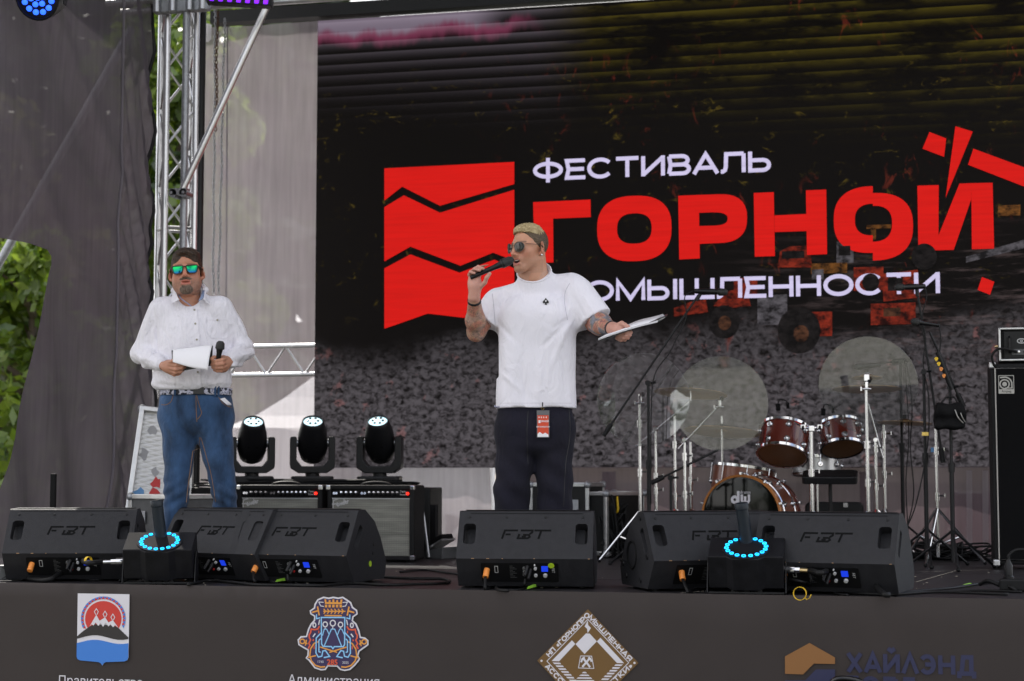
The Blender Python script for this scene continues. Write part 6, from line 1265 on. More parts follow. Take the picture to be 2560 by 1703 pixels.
tape('long green tape strip on the cables of the amplifier-side monitor', [(690, 1452), (715, 1449), (738, 1446), (748, 1441)], .022, z=.02); tape('short green tape strip below the centre monitor', [(1318, 1470), (1332, 1467), (1346, 1463)], .02, z=.015); tape('green tape mark on the deck left of the socket block', [(2408, 1463), (2425, 1462), (2438, 1462)], .012, z=.006)
# mains adapter far left, socket block right
q = fl(34, 1452, 0); pa = thing('mains_adapter', 'grey ribbed mains adapter at the foot of the curtain-side monitor', 'adapter', (q.x, q.y, 0), facing(q)); MB().box((0, 0, .045), (.155, .07, .082)).build('body', 'case_grey', pa, bevel=.008); MB().box((.088, 0, .045), (.03, .045, .045)).build('cable_gland', 'case_grey', pa, bevel=.006)
T = basis((0, -.0365, .045), (1, 0, 0), (0, 0, 1)); xm = MB(); xm.stroke([(-.06, -.03), (.05, .03)], .004, T); xm.stroke([(-.06, .03), (.05, -.03)], .004, T, .0004); xm.build('ribs', 'case_black', pa); MB().tube(cr([(.1, 0, .045), (.16, -.01, .02), (.26, -.02, .008), (.36, -.03, .008)], 6), .006, 7).build('cable', 'rubber', pa, smooth='all'); MB().tube(cr([(.04, .0, .085), (.05, .01, .12), (.08, .05, .14)], 6), .006, 7).build('cable', 'rubber', pa, smooth='all')
q = fl(2533, 1480, 0); sb = thing('socket_block', 'black rubber socket block with plugs at the stage edge below the cabinet', 'socket block', (q.x, q.y, 0), facing(q)); MB().box((.02, 0, .035), (.17, .08, .06)).build('block', 'rubber', sb, bevel=.01); MB().lathe([(.026, .06), (.026, .075), (.020, .08), (.020, .13), (.010, .15), (.008, .16)], 16, Matrix.Translation((-.02, 0, 0))).build('plug', 'black_plastic', sb, smooth=True)
MB().tube(cr([(-.02, 0, .155), (-.015, 0, .18), (.02, .01, .205), (.08, .02, .20), (.14, .02, .15)], 7), .008, 8).build('cable', 'rubber', sb, smooth='all'); MB().tube(cr([(-.02, -.05, .03), (.0, -.06, .02), (.02, -.05, -.002)], 5), .009, 8).build('loop', 'rubber', sb, smooth='all'); MB().tube(cr([(-.06, 0, .03), (-.12, .03, .05), (-.16, .06, .03)], 5), .010, 8).build('tail', 'rubber', sb, smooth='all')
q = fl(1140, 1385, 0)
stk = PD(133, 1240, 9.4); rp = thing('black_rod', 'short flat black rod standing behind the curtain-side monitor', 'rod', (stk.x, stk.y, 0)); MB().box((0, 0, .29), (.034, .02, .58)).build('rod', 'matte_black', rp, bevel=.006); MB().cyl((0, 0, 0), (0, 0, .02), .06, n=16).build('base', 'matte_black', rp)
# deck scraps
mat('scrap', (.5, .45, .36), .8); rg3 = random.Random(4); mb = MB()
for k in range(70):
    x = rg3.uniform(-5, 1.6); y = rg3.uniform(YF + .05, YF + 2.6); a = rg3.uniform(0, 3); s_ = rg3.uniform(.003, .008); mb.box((x, y, .003), (s_ * 2, s_, .002), Matrix.Rotation(a, 3, 'Z'))
o = mb.build('litter', 'scrap'); o['kind'] = 'stuff'; tag(o, 'tiny pale scraps and crumbs scattered over the stage deck', 'litter')
wl = MB()
for x0, y0, x1, y1 in ((2290, 1455, 2390, 1427), (2300, 1430, 2480, 1424), (1000, 1421, 1130, 1421), (1880, 1470, 1700, 1482)): a = fl(x0, y0, .0035); b = fl(x1, y1, .0035); d = (b - a).normalized(); n = Vector((-d.y, d.x, 0)) * .003; wl.add([a + n, b + n, b - n, a - n], [(0, 1, 2, 3)])
o = wl.build('deck_seam_dust', 'scrap', sf)

# ---------------------------------------------------------------- loudspeaker in front of the stage, only its handle in view
q = PY(2120, 1696, YF - .25); fs_ = thing('floor_speaker', 'black loudspeaker below the stage edge, only its glossy handle in view', 'speaker', (q.x, q.y, GZ), R(-6)); hz = q.z - GZ
MB().box((0, 0, (hz - .05) / 2), (.32, .3, hz - .05)).build('cabinet', 'tolex', fs_, bevel=.02); MB().tube(cr([(-.075, -.02, hz - .06), (-.065, -.02, hz - .015), (-.02, -.02, hz), (.06, -.02, hz - .012), (.085, -.02, hz - .06)], 6), .014, 10).build('handle', 'gloss_black' if 'gloss_black' in MATS else mat('gloss_black', (.006, .006, .007), .12), fs_, smooth='all')
# ================================================================ people
from mathutils.bvhtree import BVHTree
mat('skin', (.5, .3, .2), .5, vcol=True, vary=(60, .06), bump=(180, .12, .002), spec=.4)
MATS['skin'].node_tree.nodes['Principled BSDF'].inputs['Subsurface Weight'].default_value = .12; MATS['skin'].node_tree.nodes['Principled BSDF'].inputs['Subsurface Radius'].default_value = (.01, .004, .002); MATS['skin'].node_tree.nodes['Principled BSDF'].inputs['Subsurface Scale'].default_value = .5
def cloth(name, col, vary, wr=(7, .5, .02), fine=(700, .15), rough=.85, sheen=.15, tl=0):
    m = mat(name, col, rough, vary=vary, sheen=sheen, spec=.25); t = m.node_tree; N = t.nodes.new; L = t.links.new; b = t.nodes['Principled BSDF']; tc = N('ShaderNodeTexCoord')
    n1 = N('ShaderNodeTexNoise'); n1.inputs['Scale'].default_value = wr[0]; n1.inputs['Detail'].default_value = 3; n1.inputs['Distortion'].default_value = 1.4; mp = N('ShaderNodeMapping'); mp.inputs['Scale'].default_value = (1.6, 1.6, .7); L(tc.outputs['Object'], mp.inputs[0]); L(mp.outputs[0], n1.inputs['Vector'])
    b1 = N('ShaderNodeBump'); b1.inputs['Strength'].default_value = wr[1]; b1.inputs['Distance'].default_value = wr[2]; L(n1.outputs[0], b1.inputs['Height'])
    n2 = N('ShaderNodeTexNoise'); n2.inputs['Scale'].default_value = fine[0]; L(tc.outputs['Object'], n2.inputs['Vector']); b2 = N('ShaderNodeBump'); b2.inputs['Strength'].default_value = fine[1]; b2.inputs['Distance'].default_value = .002; L(n2.outputs[0], b2.inputs['Height']); L(b1.outputs[0], b2.inputs['Normal']); L(b2.outputs[0], b.inputs['Normal'])
    return m
cloth('linen_white', (.74, .72, .77), (90, .06, (1, 1, .15)), (14, .75, .02)); cloth('tee_white', (.79, .77, .83), (4, .03), (9, .6, .02)); cloth('denim_blue', (.026, .060, .130), (8, .85, (1, 1, .4)), (10, .5, .02), (900, .3)); cloth('denim_black', (.0085, .008, .016), (6, .4), (7, .5, .02), (900, .3), sheen=.04)
mat('collar_blue', (.20, .25, .38), .8, vary=(60, .1)); mat('button', (.30, .28, .22), .4); mat('shirt_stitch', (.62, .60, .64), .8); mat('stitch_brown', (.16, .09, .05), .8)
def hair_mat(n, c, c2, sc=90, st=(1, .35, 1)):
    m = mat(n, c, .55, spec=.35); t = m.node_tree; N = t.nodes.new; L = t.links.new; b = t.nodes['Principled BSDF']; tc = N('ShaderNodeTexCoord'); mp = N('ShaderNodeMapping'); mp.inputs['Scale'].default_value = st; L(tc.outputs['Object'], mp.inputs[0]); nz = N('ShaderNodeTexNoise'); nz.inputs['Scale'].default_value = sc; nz.inputs['Detail'].default_value = 5; L(mp.outputs[0], nz.inputs['Vector'])
    mr = N('ShaderNodeMapRange'); mr.inputs[1].default_value = .3; mr.inputs[2].default_value = .7; L(nz.outputs[0], mr.inputs[0]); mx = N('ShaderNodeMix'); mx.data_type = 'RGBA'; mx.inputs[6].default_value = (*c, 1); mx.inputs[7].default_value = (*c2, 1); L(mr.outputs[0], mx.inputs[0]); L(mx.outputs[2], b.inputs['Base Color']); bp = N('ShaderNodeBump'); bp.inputs['Strength'].default_value = .9; bp.inputs['Distance'].default_value = .006; L(nz.outputs[0], bp.inputs['Height']); L(bp.outputs[0], b.inputs['Normal'])
hair_mat('hair_brown', (.020, .012, .008), (.055, .032, .020)); hair_mat('hair_blond', (.26, .185, .085), (.55, .44, .25), 110); hair_mat('hair_side', (.06, .040, .024), (.13, .09, .055), 140); hair_mat('beard_grey', (.075, .045, .030), (.17, .125, .095), 160, (1, 1, .5))
def mirror_lens():
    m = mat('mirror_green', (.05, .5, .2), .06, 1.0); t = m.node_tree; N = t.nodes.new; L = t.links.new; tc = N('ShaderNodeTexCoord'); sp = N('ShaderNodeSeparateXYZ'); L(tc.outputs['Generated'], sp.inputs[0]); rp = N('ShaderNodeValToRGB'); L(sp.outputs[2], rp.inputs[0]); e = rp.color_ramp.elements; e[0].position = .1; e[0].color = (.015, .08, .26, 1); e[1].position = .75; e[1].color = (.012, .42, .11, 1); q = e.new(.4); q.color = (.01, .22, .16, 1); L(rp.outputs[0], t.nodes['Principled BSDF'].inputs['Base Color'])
mirror_lens(); mat('dark_lens', (.012, .008, .006), .05, spec=.8); mat('frame_black', (.01, .01, .011), .3); mat('frame_wire', (.12, .11, .10), .3, 1.0); mat('teeth', (.75, .72, .66), .4); mat('ink_black', (.012, .012, .014), .7); mat('band_black', (.012, .012, .014), .6); mat('paper', (.80, .79, .82), .7, vary=(4, .03)); mat('board_black', (.012, .012, .014), .4)
def vnoise(P, s, k=0):
    a = P * s; return (np.sin(a[:, 0] * 1.7 + 1.3 * np.sin(a[:, 2] * 1.1 + k) + k) + np.sin(a[:, 1] * 1.9 + 1.5 * np.sin(a[:, 0] * .9 + 2 * k)) + np.sin(a[:, 2] * 1.5 + 1.2 * np.sin(a[:, 1] * 1.3 + k * 3))) / 3
def lerp(a, b, t): return a + (b - a) * np.clip(t, 0, 1)[:, None]
def head_parts(style):
    h = .0034; f = Blend((-.1, -.13, -.24), (.1, .13, .13), h)
    f.ell((0, .020, .032), (.073, .093, .084), 0).ell((0, -.026, -.030), (.061, .064, .083), .03)
    for s_ in (-1, 1):
        f.cone((s_ * .047, .012, -.055), (s_ * .016, -.060, -.099), .019, .017, .022); f.ell((s_ * .038, -.050, -.020), (.022, .021, .020), .022)
        f.cone((s_ * .052, -.045, .020), (s_ * .012, -.080, .019), .012, .010, .02)
    f.ell((0, -.066, -.099), (.024, .019, .019), .025)
    if style == 'heavy': f.ell((0, -.028, -.098), (.048, .045, .026), .03); [f.ell((s_ * .044, -.03, -.06), (.026, .036, .035), .03) for s_ in (-1, 1)]
    for s_ in (-1, 1): f.ell((s_ * .031, -.088, .001), (.017, .013, .012), .016, 'sub'); f.ell((s_ * .031, -.070, .000), (.013, .013, .011), .006)
    f.cone((0, -.085, .014), (0, -.107, -.029), .0085, .0118, .013)
    for s_ in (-1, 1): f.ell((s_ * .012, -.094, -.034), (.0095, .012, .0085), .007); f.ell((s_ * .008, -.100, -.042), (.004, .005, .004), .003, 'sub')
    f.ell((0, -.078, -.056), (.028, .014, .022), .02)                    # muzzle
    if style == 'talk':
        f.cone((-.021, -.080, -.054), (.021, -.080, -.054), .0065, .0065, .008); f.cone((-.016, -.083, -.080), (.016, -.083, -.080), .0080, .0080, .008); f.ell((0, -.088, -.066), (.021, .022, .0085), .004, 'sub')
    else:
        f.cone((-.021, -.081, -.058), (.021, -.081, -.058), .0055, .0055, .008); f.cone((-.018, -.083, -.071), (.018, -.083, -.071), .0075, .0075, .008); f.ell((0, -.091, -.0645), (.023, .014, .0032), .003, 'sub')
    for s_ in (-1, 1):
        rt = Matrix.Rotation(R(s_ * 32), 3, 'Z') @ Matrix.Rotation(R(-12), 3, 'X'); f.ell((s_ * .081, .016, -.006), (.0075, .021, .034), .006, rot=rt); f.ell((s_ * .086, .011, -.002), (.005, .012, .020), .004, 'sub', rot=rt); f.ell((s_ * .076, .004, -.034), (.007, .008, .009), .008)
    f.cone((0, .034, -.05), (0, .034, -.145 if style != 'heavy' else -.22), .058, .063, .018)
    for s_ in (-1, 1): f.cone((s_ * .05, .03, -.05), (s_ * .03, -.012, -.15), .012, .012, .03)
    f.cut((0, 0, -.17 if style != 'heavy' else -.225), (0, 0, -1))
    F0 = f.F.copy(); skin = relax(f.surf(), 1, .4); V = np.array(skin.v)
    # skin tones
    base = np.array([.46, .210, .130]) if style == 'heavy' else np.array([.52, .265, .168]); red = np.array([.50, .17, .115]); C = np.tile(base, (len(V), 1)); C *= (1 + .05 * vnoise(V, 55))[:, None]
    ck = np.exp(-(((np.abs(V[:, 0]) - .04) / .022) ** 2 + ((V[:, 2] + .03) / .025) ** 2)) * (V[:, 1] < -.02) + np.exp(-((V[:, 0] / .016) ** 2 + ((V[:, 2] + .03) / .018) ** 2)) * (V[:, 1] < -.085) + .7 * (np.abs(V[:, 0]) > .072) * (V[:, 2] < .03); C = lerp(C, red, ck * .55)
    zl0, zl1 = (-.086, -.050) if style == 'talk' else (-.078, -.0545); lip = ((np.abs(V[:, 0]) < .023) & (V[:, 2] > zl0) & (V[:, 2] < zl1) & (V[:, 1] < -.078)).astype(float); C = lerp(C, np.array([.42, .13, .10]), lip * .8)
    cav = ((np.abs(V[:, 0]) < .019) & (np.abs(V[:, 2] - (-.066)) < .007) & (V[:, 1] > -.084) & (V[:, 1] < -.03) & (V[:, 2] > -.09)).astype(float) * (style == 'talk'); C = lerp(C, np.array([.10, .02, .02]), cav)
    brow = np.exp(-((V[:, 2] - .026 + .10 * (np.abs(V[:, 0]) - .03) ** 2 * 30) / .0045) ** 2) * (np.abs(V[:, 0]) > .012) * (np.abs(V[:, 0]) < .052) * (V[:, 1] < -.05); C = lerp(C, np.array([.09, .05, .03]), brow * .85)
    jaw = np.clip((-.036 - V[:, 2]) / .03, 0, 1) * (V[:, 1] < .03) * (V[:, 2] > -.125); st = .68 if style == 'heavy' else .28; C = lerp(C, np.array([.16, .105, .085]), jaw * st * (1 - lip) * (.75 + .25 * vnoise(V, 300)))
    skin.c = C; out = {'skin': skin}
    # hair
    g = Blend((-.11, -.13, -.12), (.11, .14, .16), h)
    if style == 'heavy':
        g.ell((0, .022, .034), (.0785, .098, .089), 0).ell((.006, -.010, .090), (.060, .074, .030), .03); g.ell((0, -.105, .010), (.072, .058, .068), .010, 'sub'); g.ell((-.018, -.092, .070), (.040, .030, .018), .012, 'sub'); g.cut((0, .02, -.012), (0, -.42, -1)); g.box((0, -.09, -.05), (.1, .075, .05), 0, 0, 'sub')
        g.warp(lambda X, Y, Z: .0016 * np.sin(X * 420 + 30 * Y) * np.sin(Y * 120 + Z * 90) + .001 * np.sin(Z * 500 + X * 200)); out['hair'] = [('hair', g.surf(), 'hair_brown')]
    else:
        g.ell((0, .014, .052), (.0715, .088, .071), 0).ell((0, -.006, .094), (.056, .062, .025), .025); g.ell((0, -.112, .026), (.08, .046, .050), .012, 'sub'); g.cut((0, 0, .062), (0, -.25, -1)); g.warp(lambda X, Y, Z: .0018 * np.sin(X * 330 + 60 * np.sin(Y * 40)) * np.sin(Y * 210 + Z * 60) + .0012 * np.sin(Y * 420 + X * 260))
        s2 = Blend((-.11, -.13, -.12), (.11, .14, .16), h); s2.ell((0, .021, .033), (.0752, .0955, .0862), 0); s2.ell((0, -.085, -.01), (.09, .085, .09), .008, 'sub'); s2.cut((0, .03, -.028), (0, -.15, -1)); s2.cut((0, 0, .085), (0, 0, 1)); s2.warp(lambda X, Y, Z: .0005 * np.sin(X * 500) * np.sin(Z * 430 + Y * 300))
        out['hair'] = [('hair', g.surf(), 'hair_blond'), ('cropped_side_hair', s2.surf(), 'hair_side')]
    if style == 'heavy':                                                # moustache and goatee hug the face
        b = Blend((-.1, -.13, -.24), (.1, .13, .13), h); b.F = F0 - .0022; X, Y, Z = np.meshgrid(*b.ax, indexing='ij', sparse=True)
        mus = (((X / .033) ** 2 + ((Z + .049) / .0075) ** 2) - 1) * .008; chin = (((X / .034) ** 2 + ((Z + .101) / .025) ** 2) - 1) * .02; side = (np.abs(np.abs(X) - .034) - .0045) * 1.0 + np.maximum(0, np.maximum(Z + .05, -.108 - Z)); mouth = (((X / .028) ** 2 + ((Z + .0665) / .0155) ** 2) - 1) * .01
        reg = np.minimum(mus, chin); reg = np.maximum(reg, -mouth); reg = np.maximum(reg, Y + .035); b.F = np.maximum(b.F, reg.astype(np.float32)); b.warp(lambda X, Y, Z: .0012 * np.sin(X * 500 + Z * 200) * np.sin(Z * 420)); out['beard'] = b.surf()
    return out
def xform(mb, T):
    V = np.array(mb.v) @ np.array(T.to_3x3()).T + np.array(T.translation); mb.v = [tuple(p) for p in V]; return mb
def flat_col(mb, c, fn=None):
    V = np.array(mb.v); C = np.tile(np.array(c), (len(V), 1)) * (1 + .05 * vnoise(V, 40))[:, None]; mb.c = fn(V, C) if fn else C; return mb
class Person:
    def __init__(s, px0, d, label, d2=None, k=1.0):
        s.d = d; s.k = k; b = PD(px0, 1180, d); s.base = Vector((b.x, b.y, 0)); b2 = PD(px0, 1180, d2 or d); s.at = Vector((b2.x, b2.y, 0)); s.root = thing('person', label, 'person', s.at, YAW); s.root.scale = (k, k, k); s.inv = Matrix.Rotation(-YAW, 3, 'Z'); s.fwdm = Matrix.Rotation(YAW, 3, 'Z')
    def L(s, px, py, dy=0.0): return s.inv @ (PD(px, py, s.d + dy) - s.base)
    def W(s, p): return s.at + s.fwdm @ (Vector(p) * s.k)
    def skin(s, mbs):
        o = merge(*mbs).build('body', 'skin', s.root, smooth='all'); C = np.concatenate([m.c for m in mbs]); paint(o, lambda co: C); return o
def fingers(f, chains, r0=.0092, k=.006):
    for i, (pts, sc) in enumerate(chains): f.chain([tuple(p) for p in pts], list(np.linspace(r0 * sc, r0 * .80 * sc, len(pts))), k)
def surf_at(mb):
    t = BVHTree.FromPolygons(mb.v, mb.f)
    def q(x, z, off=.002):
        h = t.ray_cast(Vector((x, -1.5, z)), Vector((0, 1, 0)))
        return (h[0] + Vector((0, -off, 0))) if h[0] else Vector((x, -.2, z))
    return q
def on_cloth(q, pts2, off=.002, cz=None):        # a patch of points (x, z) laid on the cloth surface
    return [q(x, z, off) for x, z in pts2]
def patch(q, outline, off, sp=.008): return sheet(outline, sp, lambda u, v: q(u, v, off))
def ribbon(q, pts, wd, off):
    P = [q(x, z, off) for x, z in pts]; mb = MB(); vs_ = []
    for i, p in enumerate(P):
        t = (P[min(i + 1, len(P) - 1)] - P[max(i - 1, 0)]).normalized(); n = Vector((-t.z, 0, t.x)).normalized() * wd / 2; vs_ += [p + n, p - n]
    return mb.add(vs_, [(2 * i, 2 * i + 1, 2 * i + 3, 2 * i + 2) for i in range(len(P) - 1)])
def shoes(P, xs, m='matte_black', y0=0.0):
    for x, rz in xs:
        f = Blend((-.08, -.22, -.01), (.08, .14, .13), .008); f.ell((0, .03, .05), (.042, .07, .055), 0).ell((0, -.10, .035), (.045, .09, .036), .03); f.box((0, -.04, .008), (.047, .14, .012), .01, .01); f.cut((0, 0, .002), (0, 0, -1)); mb = relax(f.surf(), 1); o = mb.build('shoe', m, P.root, smooth='all'); o.location = (x, y0, 0); o.rotation_euler = (0, 0, rz)

# ---------------------------------------------------------------- presenter in white shirt and blue jeans
A = Person(492, 9.11, 'man in white shirt, blue jeans and green mirrored sunglasses holding notes', 9.45, 1.024); L = A.L
hs_ = head_parts('heavy'); sc_ = 1.085
HT = Matrix.Translation(L(466, 681, -.02)) @ Matrix.Rotation(R(6), 4, 'Z') @ Matrix.Rotation(R(-4.5), 4, 'Y') @ Matrix.Rotation(R(-3), 4, 'X') @ Matrix.Scale(sc_, 4)
xform(hs_['skin'], HT)
for nm, mb, m in hs_['hair']: mb.build(nm, m, A.root, smooth='all', mtx=HT)
hs_['beard'].build('beard', 'beard_grey', A.root, smooth='all', mtx=HT)
def glasses(root, T, wire):
    g = bpy.data.objects.new('sunglasses', None); COL.objects.link(g); g.parent = root; g.matrix_local = T; y = -.104
    for s_ in (-1, 1):
        if not wire: pl = [(.008, .016), (.060, .020), (.064, .012), (.058, -.014), (.050, -.021), (.022, -.022), (.012, -.012)]; fm, lm = 'frame_black', 'mirror_green'; fw = .005
        else: pl = circ(.034, .003, .0245, .0215, 20); pl = [(x, z - (.006 if z < -.006 else 0) * (1 - abs(x - .036) / .03)) for x, z in pl]; fm, lm = 'frame_wire', 'dark_lens'; fw = .0024
        P3 = [(s_ * x, y + 9 * max(0, x - .01) ** 2, z) for x, z in pl]; n = len(P3); c = (s_ * .034, y + .002, 0)
        MB().add(P3 + [c], [(i, (i + 1) % n, n) for i in range(n)]).build('lens', lm, g, smooth='all'); MB().tube([Vector(p) - Vector((0, .001, 0)) for p in P3], fw / 2 * 1.1, 6, closed=True).build('rim', fm, g, smooth='all')
        xo = .063 if not wire else .060; MB().tube([(s_ * xo, y + .026, .014), (s_ * .074, y + .05, .012), (s_ * .0815, .0, .010), (s_ * .082, .012, .006), (s_ * .080, .03, -.012)], [.0042, .004, .003, .003, .003] if not wire else [.0013, .0012, .0012, .0022, .0022], 6).build('temple', fm if not wire else 'frame_black', g, smooth='all')
    MB().tube([(-.010, y, .010), (0, y - .003, .013), (.010, y, .010)], .003 if not wire else .0012, 6).build('bridge', fm, g, smooth='all')
    if wire: MB().tube([(-.014, y, .018), (0, y - .002, .020), (.014, y, .018)], .0011, 6).build('bridge', fm, g, smooth='all')
    return g
glasses(A.root, HT, False)
# arms and hands
SK_A = (.43, .205, .130)
SHr, ELr, WRr = L(404, 778, 0.0), L(352, 886, .02), L(404, 916, -.19); SHl, ELl, WRl = L(550, 776, 0), L(610, 876, .03), L(573, 907, -.20)
Z3 = lambda x, y, dy: L(300 + x * .2423, 600 + y * .2423, dy)
f = Blend(np.array(WRr) - (.12, .16, .13), np.array(WRr) + (.22, .16, .13), .0036)
f.cone(ELr, WRr, .04, .030, 0); f.ell(Z3(500, 1318, -.235), (.044, .028, .036), .025); f.ell(Z3(540, 1330, -.25), (.040, .024, .036), .02)
fingers(f, [([Z3(480, 1285, -.25), Z3(540, 1262, -.285), Z3(620, 1272, -.298), Z3(705, 1274, -.300)], 1.25), ([Z3(500, 1300, -.265), Z3(580, 1308, -.29), Z3(650, 1300, -.285), Z3(690, 1296, -.262)], 1.12), ([Z3(500, 1335, -.262), Z3(575, 1350, -.288), Z3(640, 1336, -.282), Z3(672, 1326, -.258)], 1.12), ([Z3(505, 1365, -.255), Z3(570, 1385, -.278), Z3(625, 1372, -.272), Z3(650, 1360, -.25)], 1.05), ([Z3(515, 1388, -.245), Z3(555, 1408, -.262), Z3(595, 1400, -.26), Z3(620, 1390, -.24)], .92)]); hr = flat_col(relax(f.surf(), 1, .4), SK_A)
f = Blend(np.array(WRl) - (.16, .16, .13), np.array(WRl) + (.12, .16, .13), .0036)
f.cone(ELl, WRl, .04, .030, 0); f.ell(Z3(1075, 1290, -.235), (.034, .032, .044), .025); f.ell(Z3(1050, 1295, -.24), (.032, .030, .042), .02)
fingers(f, [([Z3(1095, 1232, -.25), Z3(1060, 1250, -.295), Z3(1000, 1262, -.305), Z3(955, 1268, -.285)], 1.2), ([Z3(1100, 1275, -.25), Z3(1060, 1292, -.298), Z3(1000, 1300, -.306), Z3(950, 1300, -.285)], 1.2), ([Z3(1095, 1315, -.25), Z3(1055, 1332, -.292), Z3(1000, 1335, -.300), Z3(958, 1330, -.28)], 1.12), ([Z3(1085, 1345, -.245), Z3(1050, 1366, -.282), Z3(1005, 1366, -.288), Z3(975, 1358, -.27)], .98), ([Z3(1050, 1240, -.23), Z3(1010, 1222, -.262), Z3(970, 1222, -.282), Z3(945, 1238, -.29)], 1.2)]); hl = flat_col(relax(f.surf(), 1, .4), SK_A)
hs_['skin'].c = hs_['skin'].c
neck = Blend((-.2, -.15, 1.2), (.2, .15, 1.6), .01); neck.cone(L(472, 735, .0), L(476, 790, .02), .062, .085, 0); neck.ell(L(476, 800, .03), (.15, .07, .06), .03); nk = flat_col(relax(neck.surf(), 1), SK_A)
A.skin([hs_['skin'], nk, hr, hl])
# shirt
zh = L(480, 974).z
f = Blend((-.46, -.32, .93), (.40, .22, 1.60), .0075)
cx_ = L(478, 800).x
f.ell((cx_, .01, 1.36), (.195, .118, .165), 0); f.ell((cx_, -.005, 1.22), (.212, .140, .20), .06); f.ell((cx_ + .015, -.02, 1.09), (.210, .150, .125), .06); f.cone((cx_ - .15, .01, 1.462), (cx_, .01, 1.515), .060, .058, .04); f.cone((cx_ + .14, .01, 1.465), (cx_, .01, 1.515), .060, .058, .04); f.cone((cx_, .015, 1.52), (cx_, .02, 1.56), .075, .066, .04)
for S, E_, Wr in ((SHr, ELr, WRr), (SHl, ELl, WRl)):
    f.cone(S, E_, .076, .056, .04); f.cone(E_, Vector(E_).lerp(Wr, .95), .058, .041, .025)
    f.ell(Vector(E_).lerp(Wr, .40) + Vector((0, 0, -.016)), (.052, .054, .048), .03)
f.ell((cx_ + .01, -.02, 1.06), (.213, .150, .060), .04)
f.cut((0, 0, zh - .005), (.02, .06, -1)); f.ell(L(474, 735, -.05), (.062, .075, .075), .012, 'sub'); f.cone(L(477, 745, -.10), L(478, 772, -.16), .045, .004, .006, 'sub')
def line_fold(X, Z, a, b, wd, amp):   # one soft crease from a to b (x, z)
    ax, az = a; bx, bz = b; L2 = (bx - ax) ** 2 + (bz - az) ** 2; t = np.clip(((X - ax) * (bx - ax) + (Z - az) * (bz - az)) / L2, 0, 1); d = np.sqrt((X - ax - t * (bx - ax)) ** 2 + (Z - az - t * (bz - az)) ** 2)
    s_ = ((X - ax) * (bz - az) - (Z - az) * (bx - ax)) / math.sqrt(L2); return amp * np.exp(-(d / wd) ** 2) * np.sin(np.pi * .5 + s_ / wd * 1.2) * np.sin(np.pi * np.clip(t * .9 + .1, 0, 1)) ** .5
zcA = lambda x, y: (lambda p: (p.x, p.z))(Z3(x, y, -.12))
FA = [((345, 880), (370, 1210), .012, -.012), ((1150, 880), (1135, 1200), .012, -.012), ((300, 700), (220, 950), .014, .006), ((330, 820), (230, 1020), .012, -.007), ((130, 1120), (260, 1180), .012, -.008), ((120, 1180), (250, 1260), .012, .008), ((140, 1260), (300, 1330), .012, -.008), ((230, 1220), (400, 1290), .012, .007), ((250, 1340), (420, 1370), .010, -.006), ((1380, 1080), (1230, 1160), .012, -.008), ((1385, 1150), (1220, 1230), .012, .008), ((1350, 1240), (1180, 1290), .012, -.008), ((1300, 1310), (1150, 1330), .010, .006), ((1190, 720), (1270, 960), .014, .006), ((1170, 820), (1290, 1030), .012, -.007), ((1130, 900), (1000, 1040), .012, -.006), ((400, 900), (520, 1060), .012, -.006), ((430, 1380), (560, 1480), .014, -.007), ((1080, 1370), (960, 1500), .014, -.007), ((620, 1400), (640, 1530), .014, .005), ((900, 1400), (880, 1540), .014, .005), ((480, 700), (430, 860), .014, .004), ((1000, 690), (1060, 800), .014, -.004), ((700, 760), (690, 1000), .020, .004), ((380, 1500), (620, 1530), .012, -.007), ((850, 1540), (1150, 1500), .012, -.007)]
def wrA(X, Y, Z):
    w = .0014 * np.sin(X * 22 + Z * 17) + .003 * np.sin(Z * 75 + X * 55 + 3 * np.sin(X * 20)) * np.exp(-((Z - zh - .03) / .03) ** 2)
    for a, b, wd, am in FA: w = w - line_fold(X, Z, zcA(*a), zcA(*b), wd, am)
    return w + 0 * Y
f.warp(wrA); sh = relax(f.surf(), 1, .3); shirt = sh.build('shirt', 'linen_white', A.root, smooth='all'); q = surf_at(sh)
zc = lambda x, y: (lambda p: (p.x, p.z))(L(300 + x * .2423, 600 + y * .2423, -.15))
pk = ribbon(q, cr([Vector((*zc(x, y), 0)) for x, y in ((742, 700), (768, 850), (790, 1030), (808, 1240), (815, 1530))], 12) and [(p.x, p.y) for p in cr([Vector((*zc(x, y), 0)) for x, y in ((742, 700), (768, 850), (790, 1030), (808, 1240), (815, 1530))], 12)], .027, .0035).build('placket', 'linen_white', shirt)
for x, y in ((745, 715), (766, 865), (788, 1035), (810, 1378)): c = q(*zc(x, y), .006); MB().lathe([(.0055, 0), (.0055, .002), (.002, .0015), (0, .002)], 12, basis(c, (1, 0, 0), (0, 0, 1))).build('button', 'button', shirt, smooth=True)
pkp = [zc(*p) for p in ((875, 805), (1085, 800), (1095, 960), (1075, 1010), (940, 1018), (895, 975))]; pc2 = patch(q, pkp, .003).build('pocket', 'linen_white', shirt); ribbon(q, [zc(875, 822), zc(980, 820), zc(1086, 818)], .002, .0045).build('stitch', 'shirt_stitch', pc2)
c = q(*zc(982, 820), .006); MB().lathe([(.0055, 0), (.0055, .002), (0, .002)], 12, basis(c, (1, 0, 0), (0, 0, 1))).build('button', 'button', shirt)
def wing(pts, m, th=.003, name='collar'):
    P = [Vector(p) for p in pts]; mb = MB().add(P, [tuple(range(len(P)))]); o = mb.build(name, m, shirt); md = o.modifiers.new('t', 'SOLIDIFY'); md.thickness = th; return o
CL = lambda x, y, dy: Z3(x, y, dy)
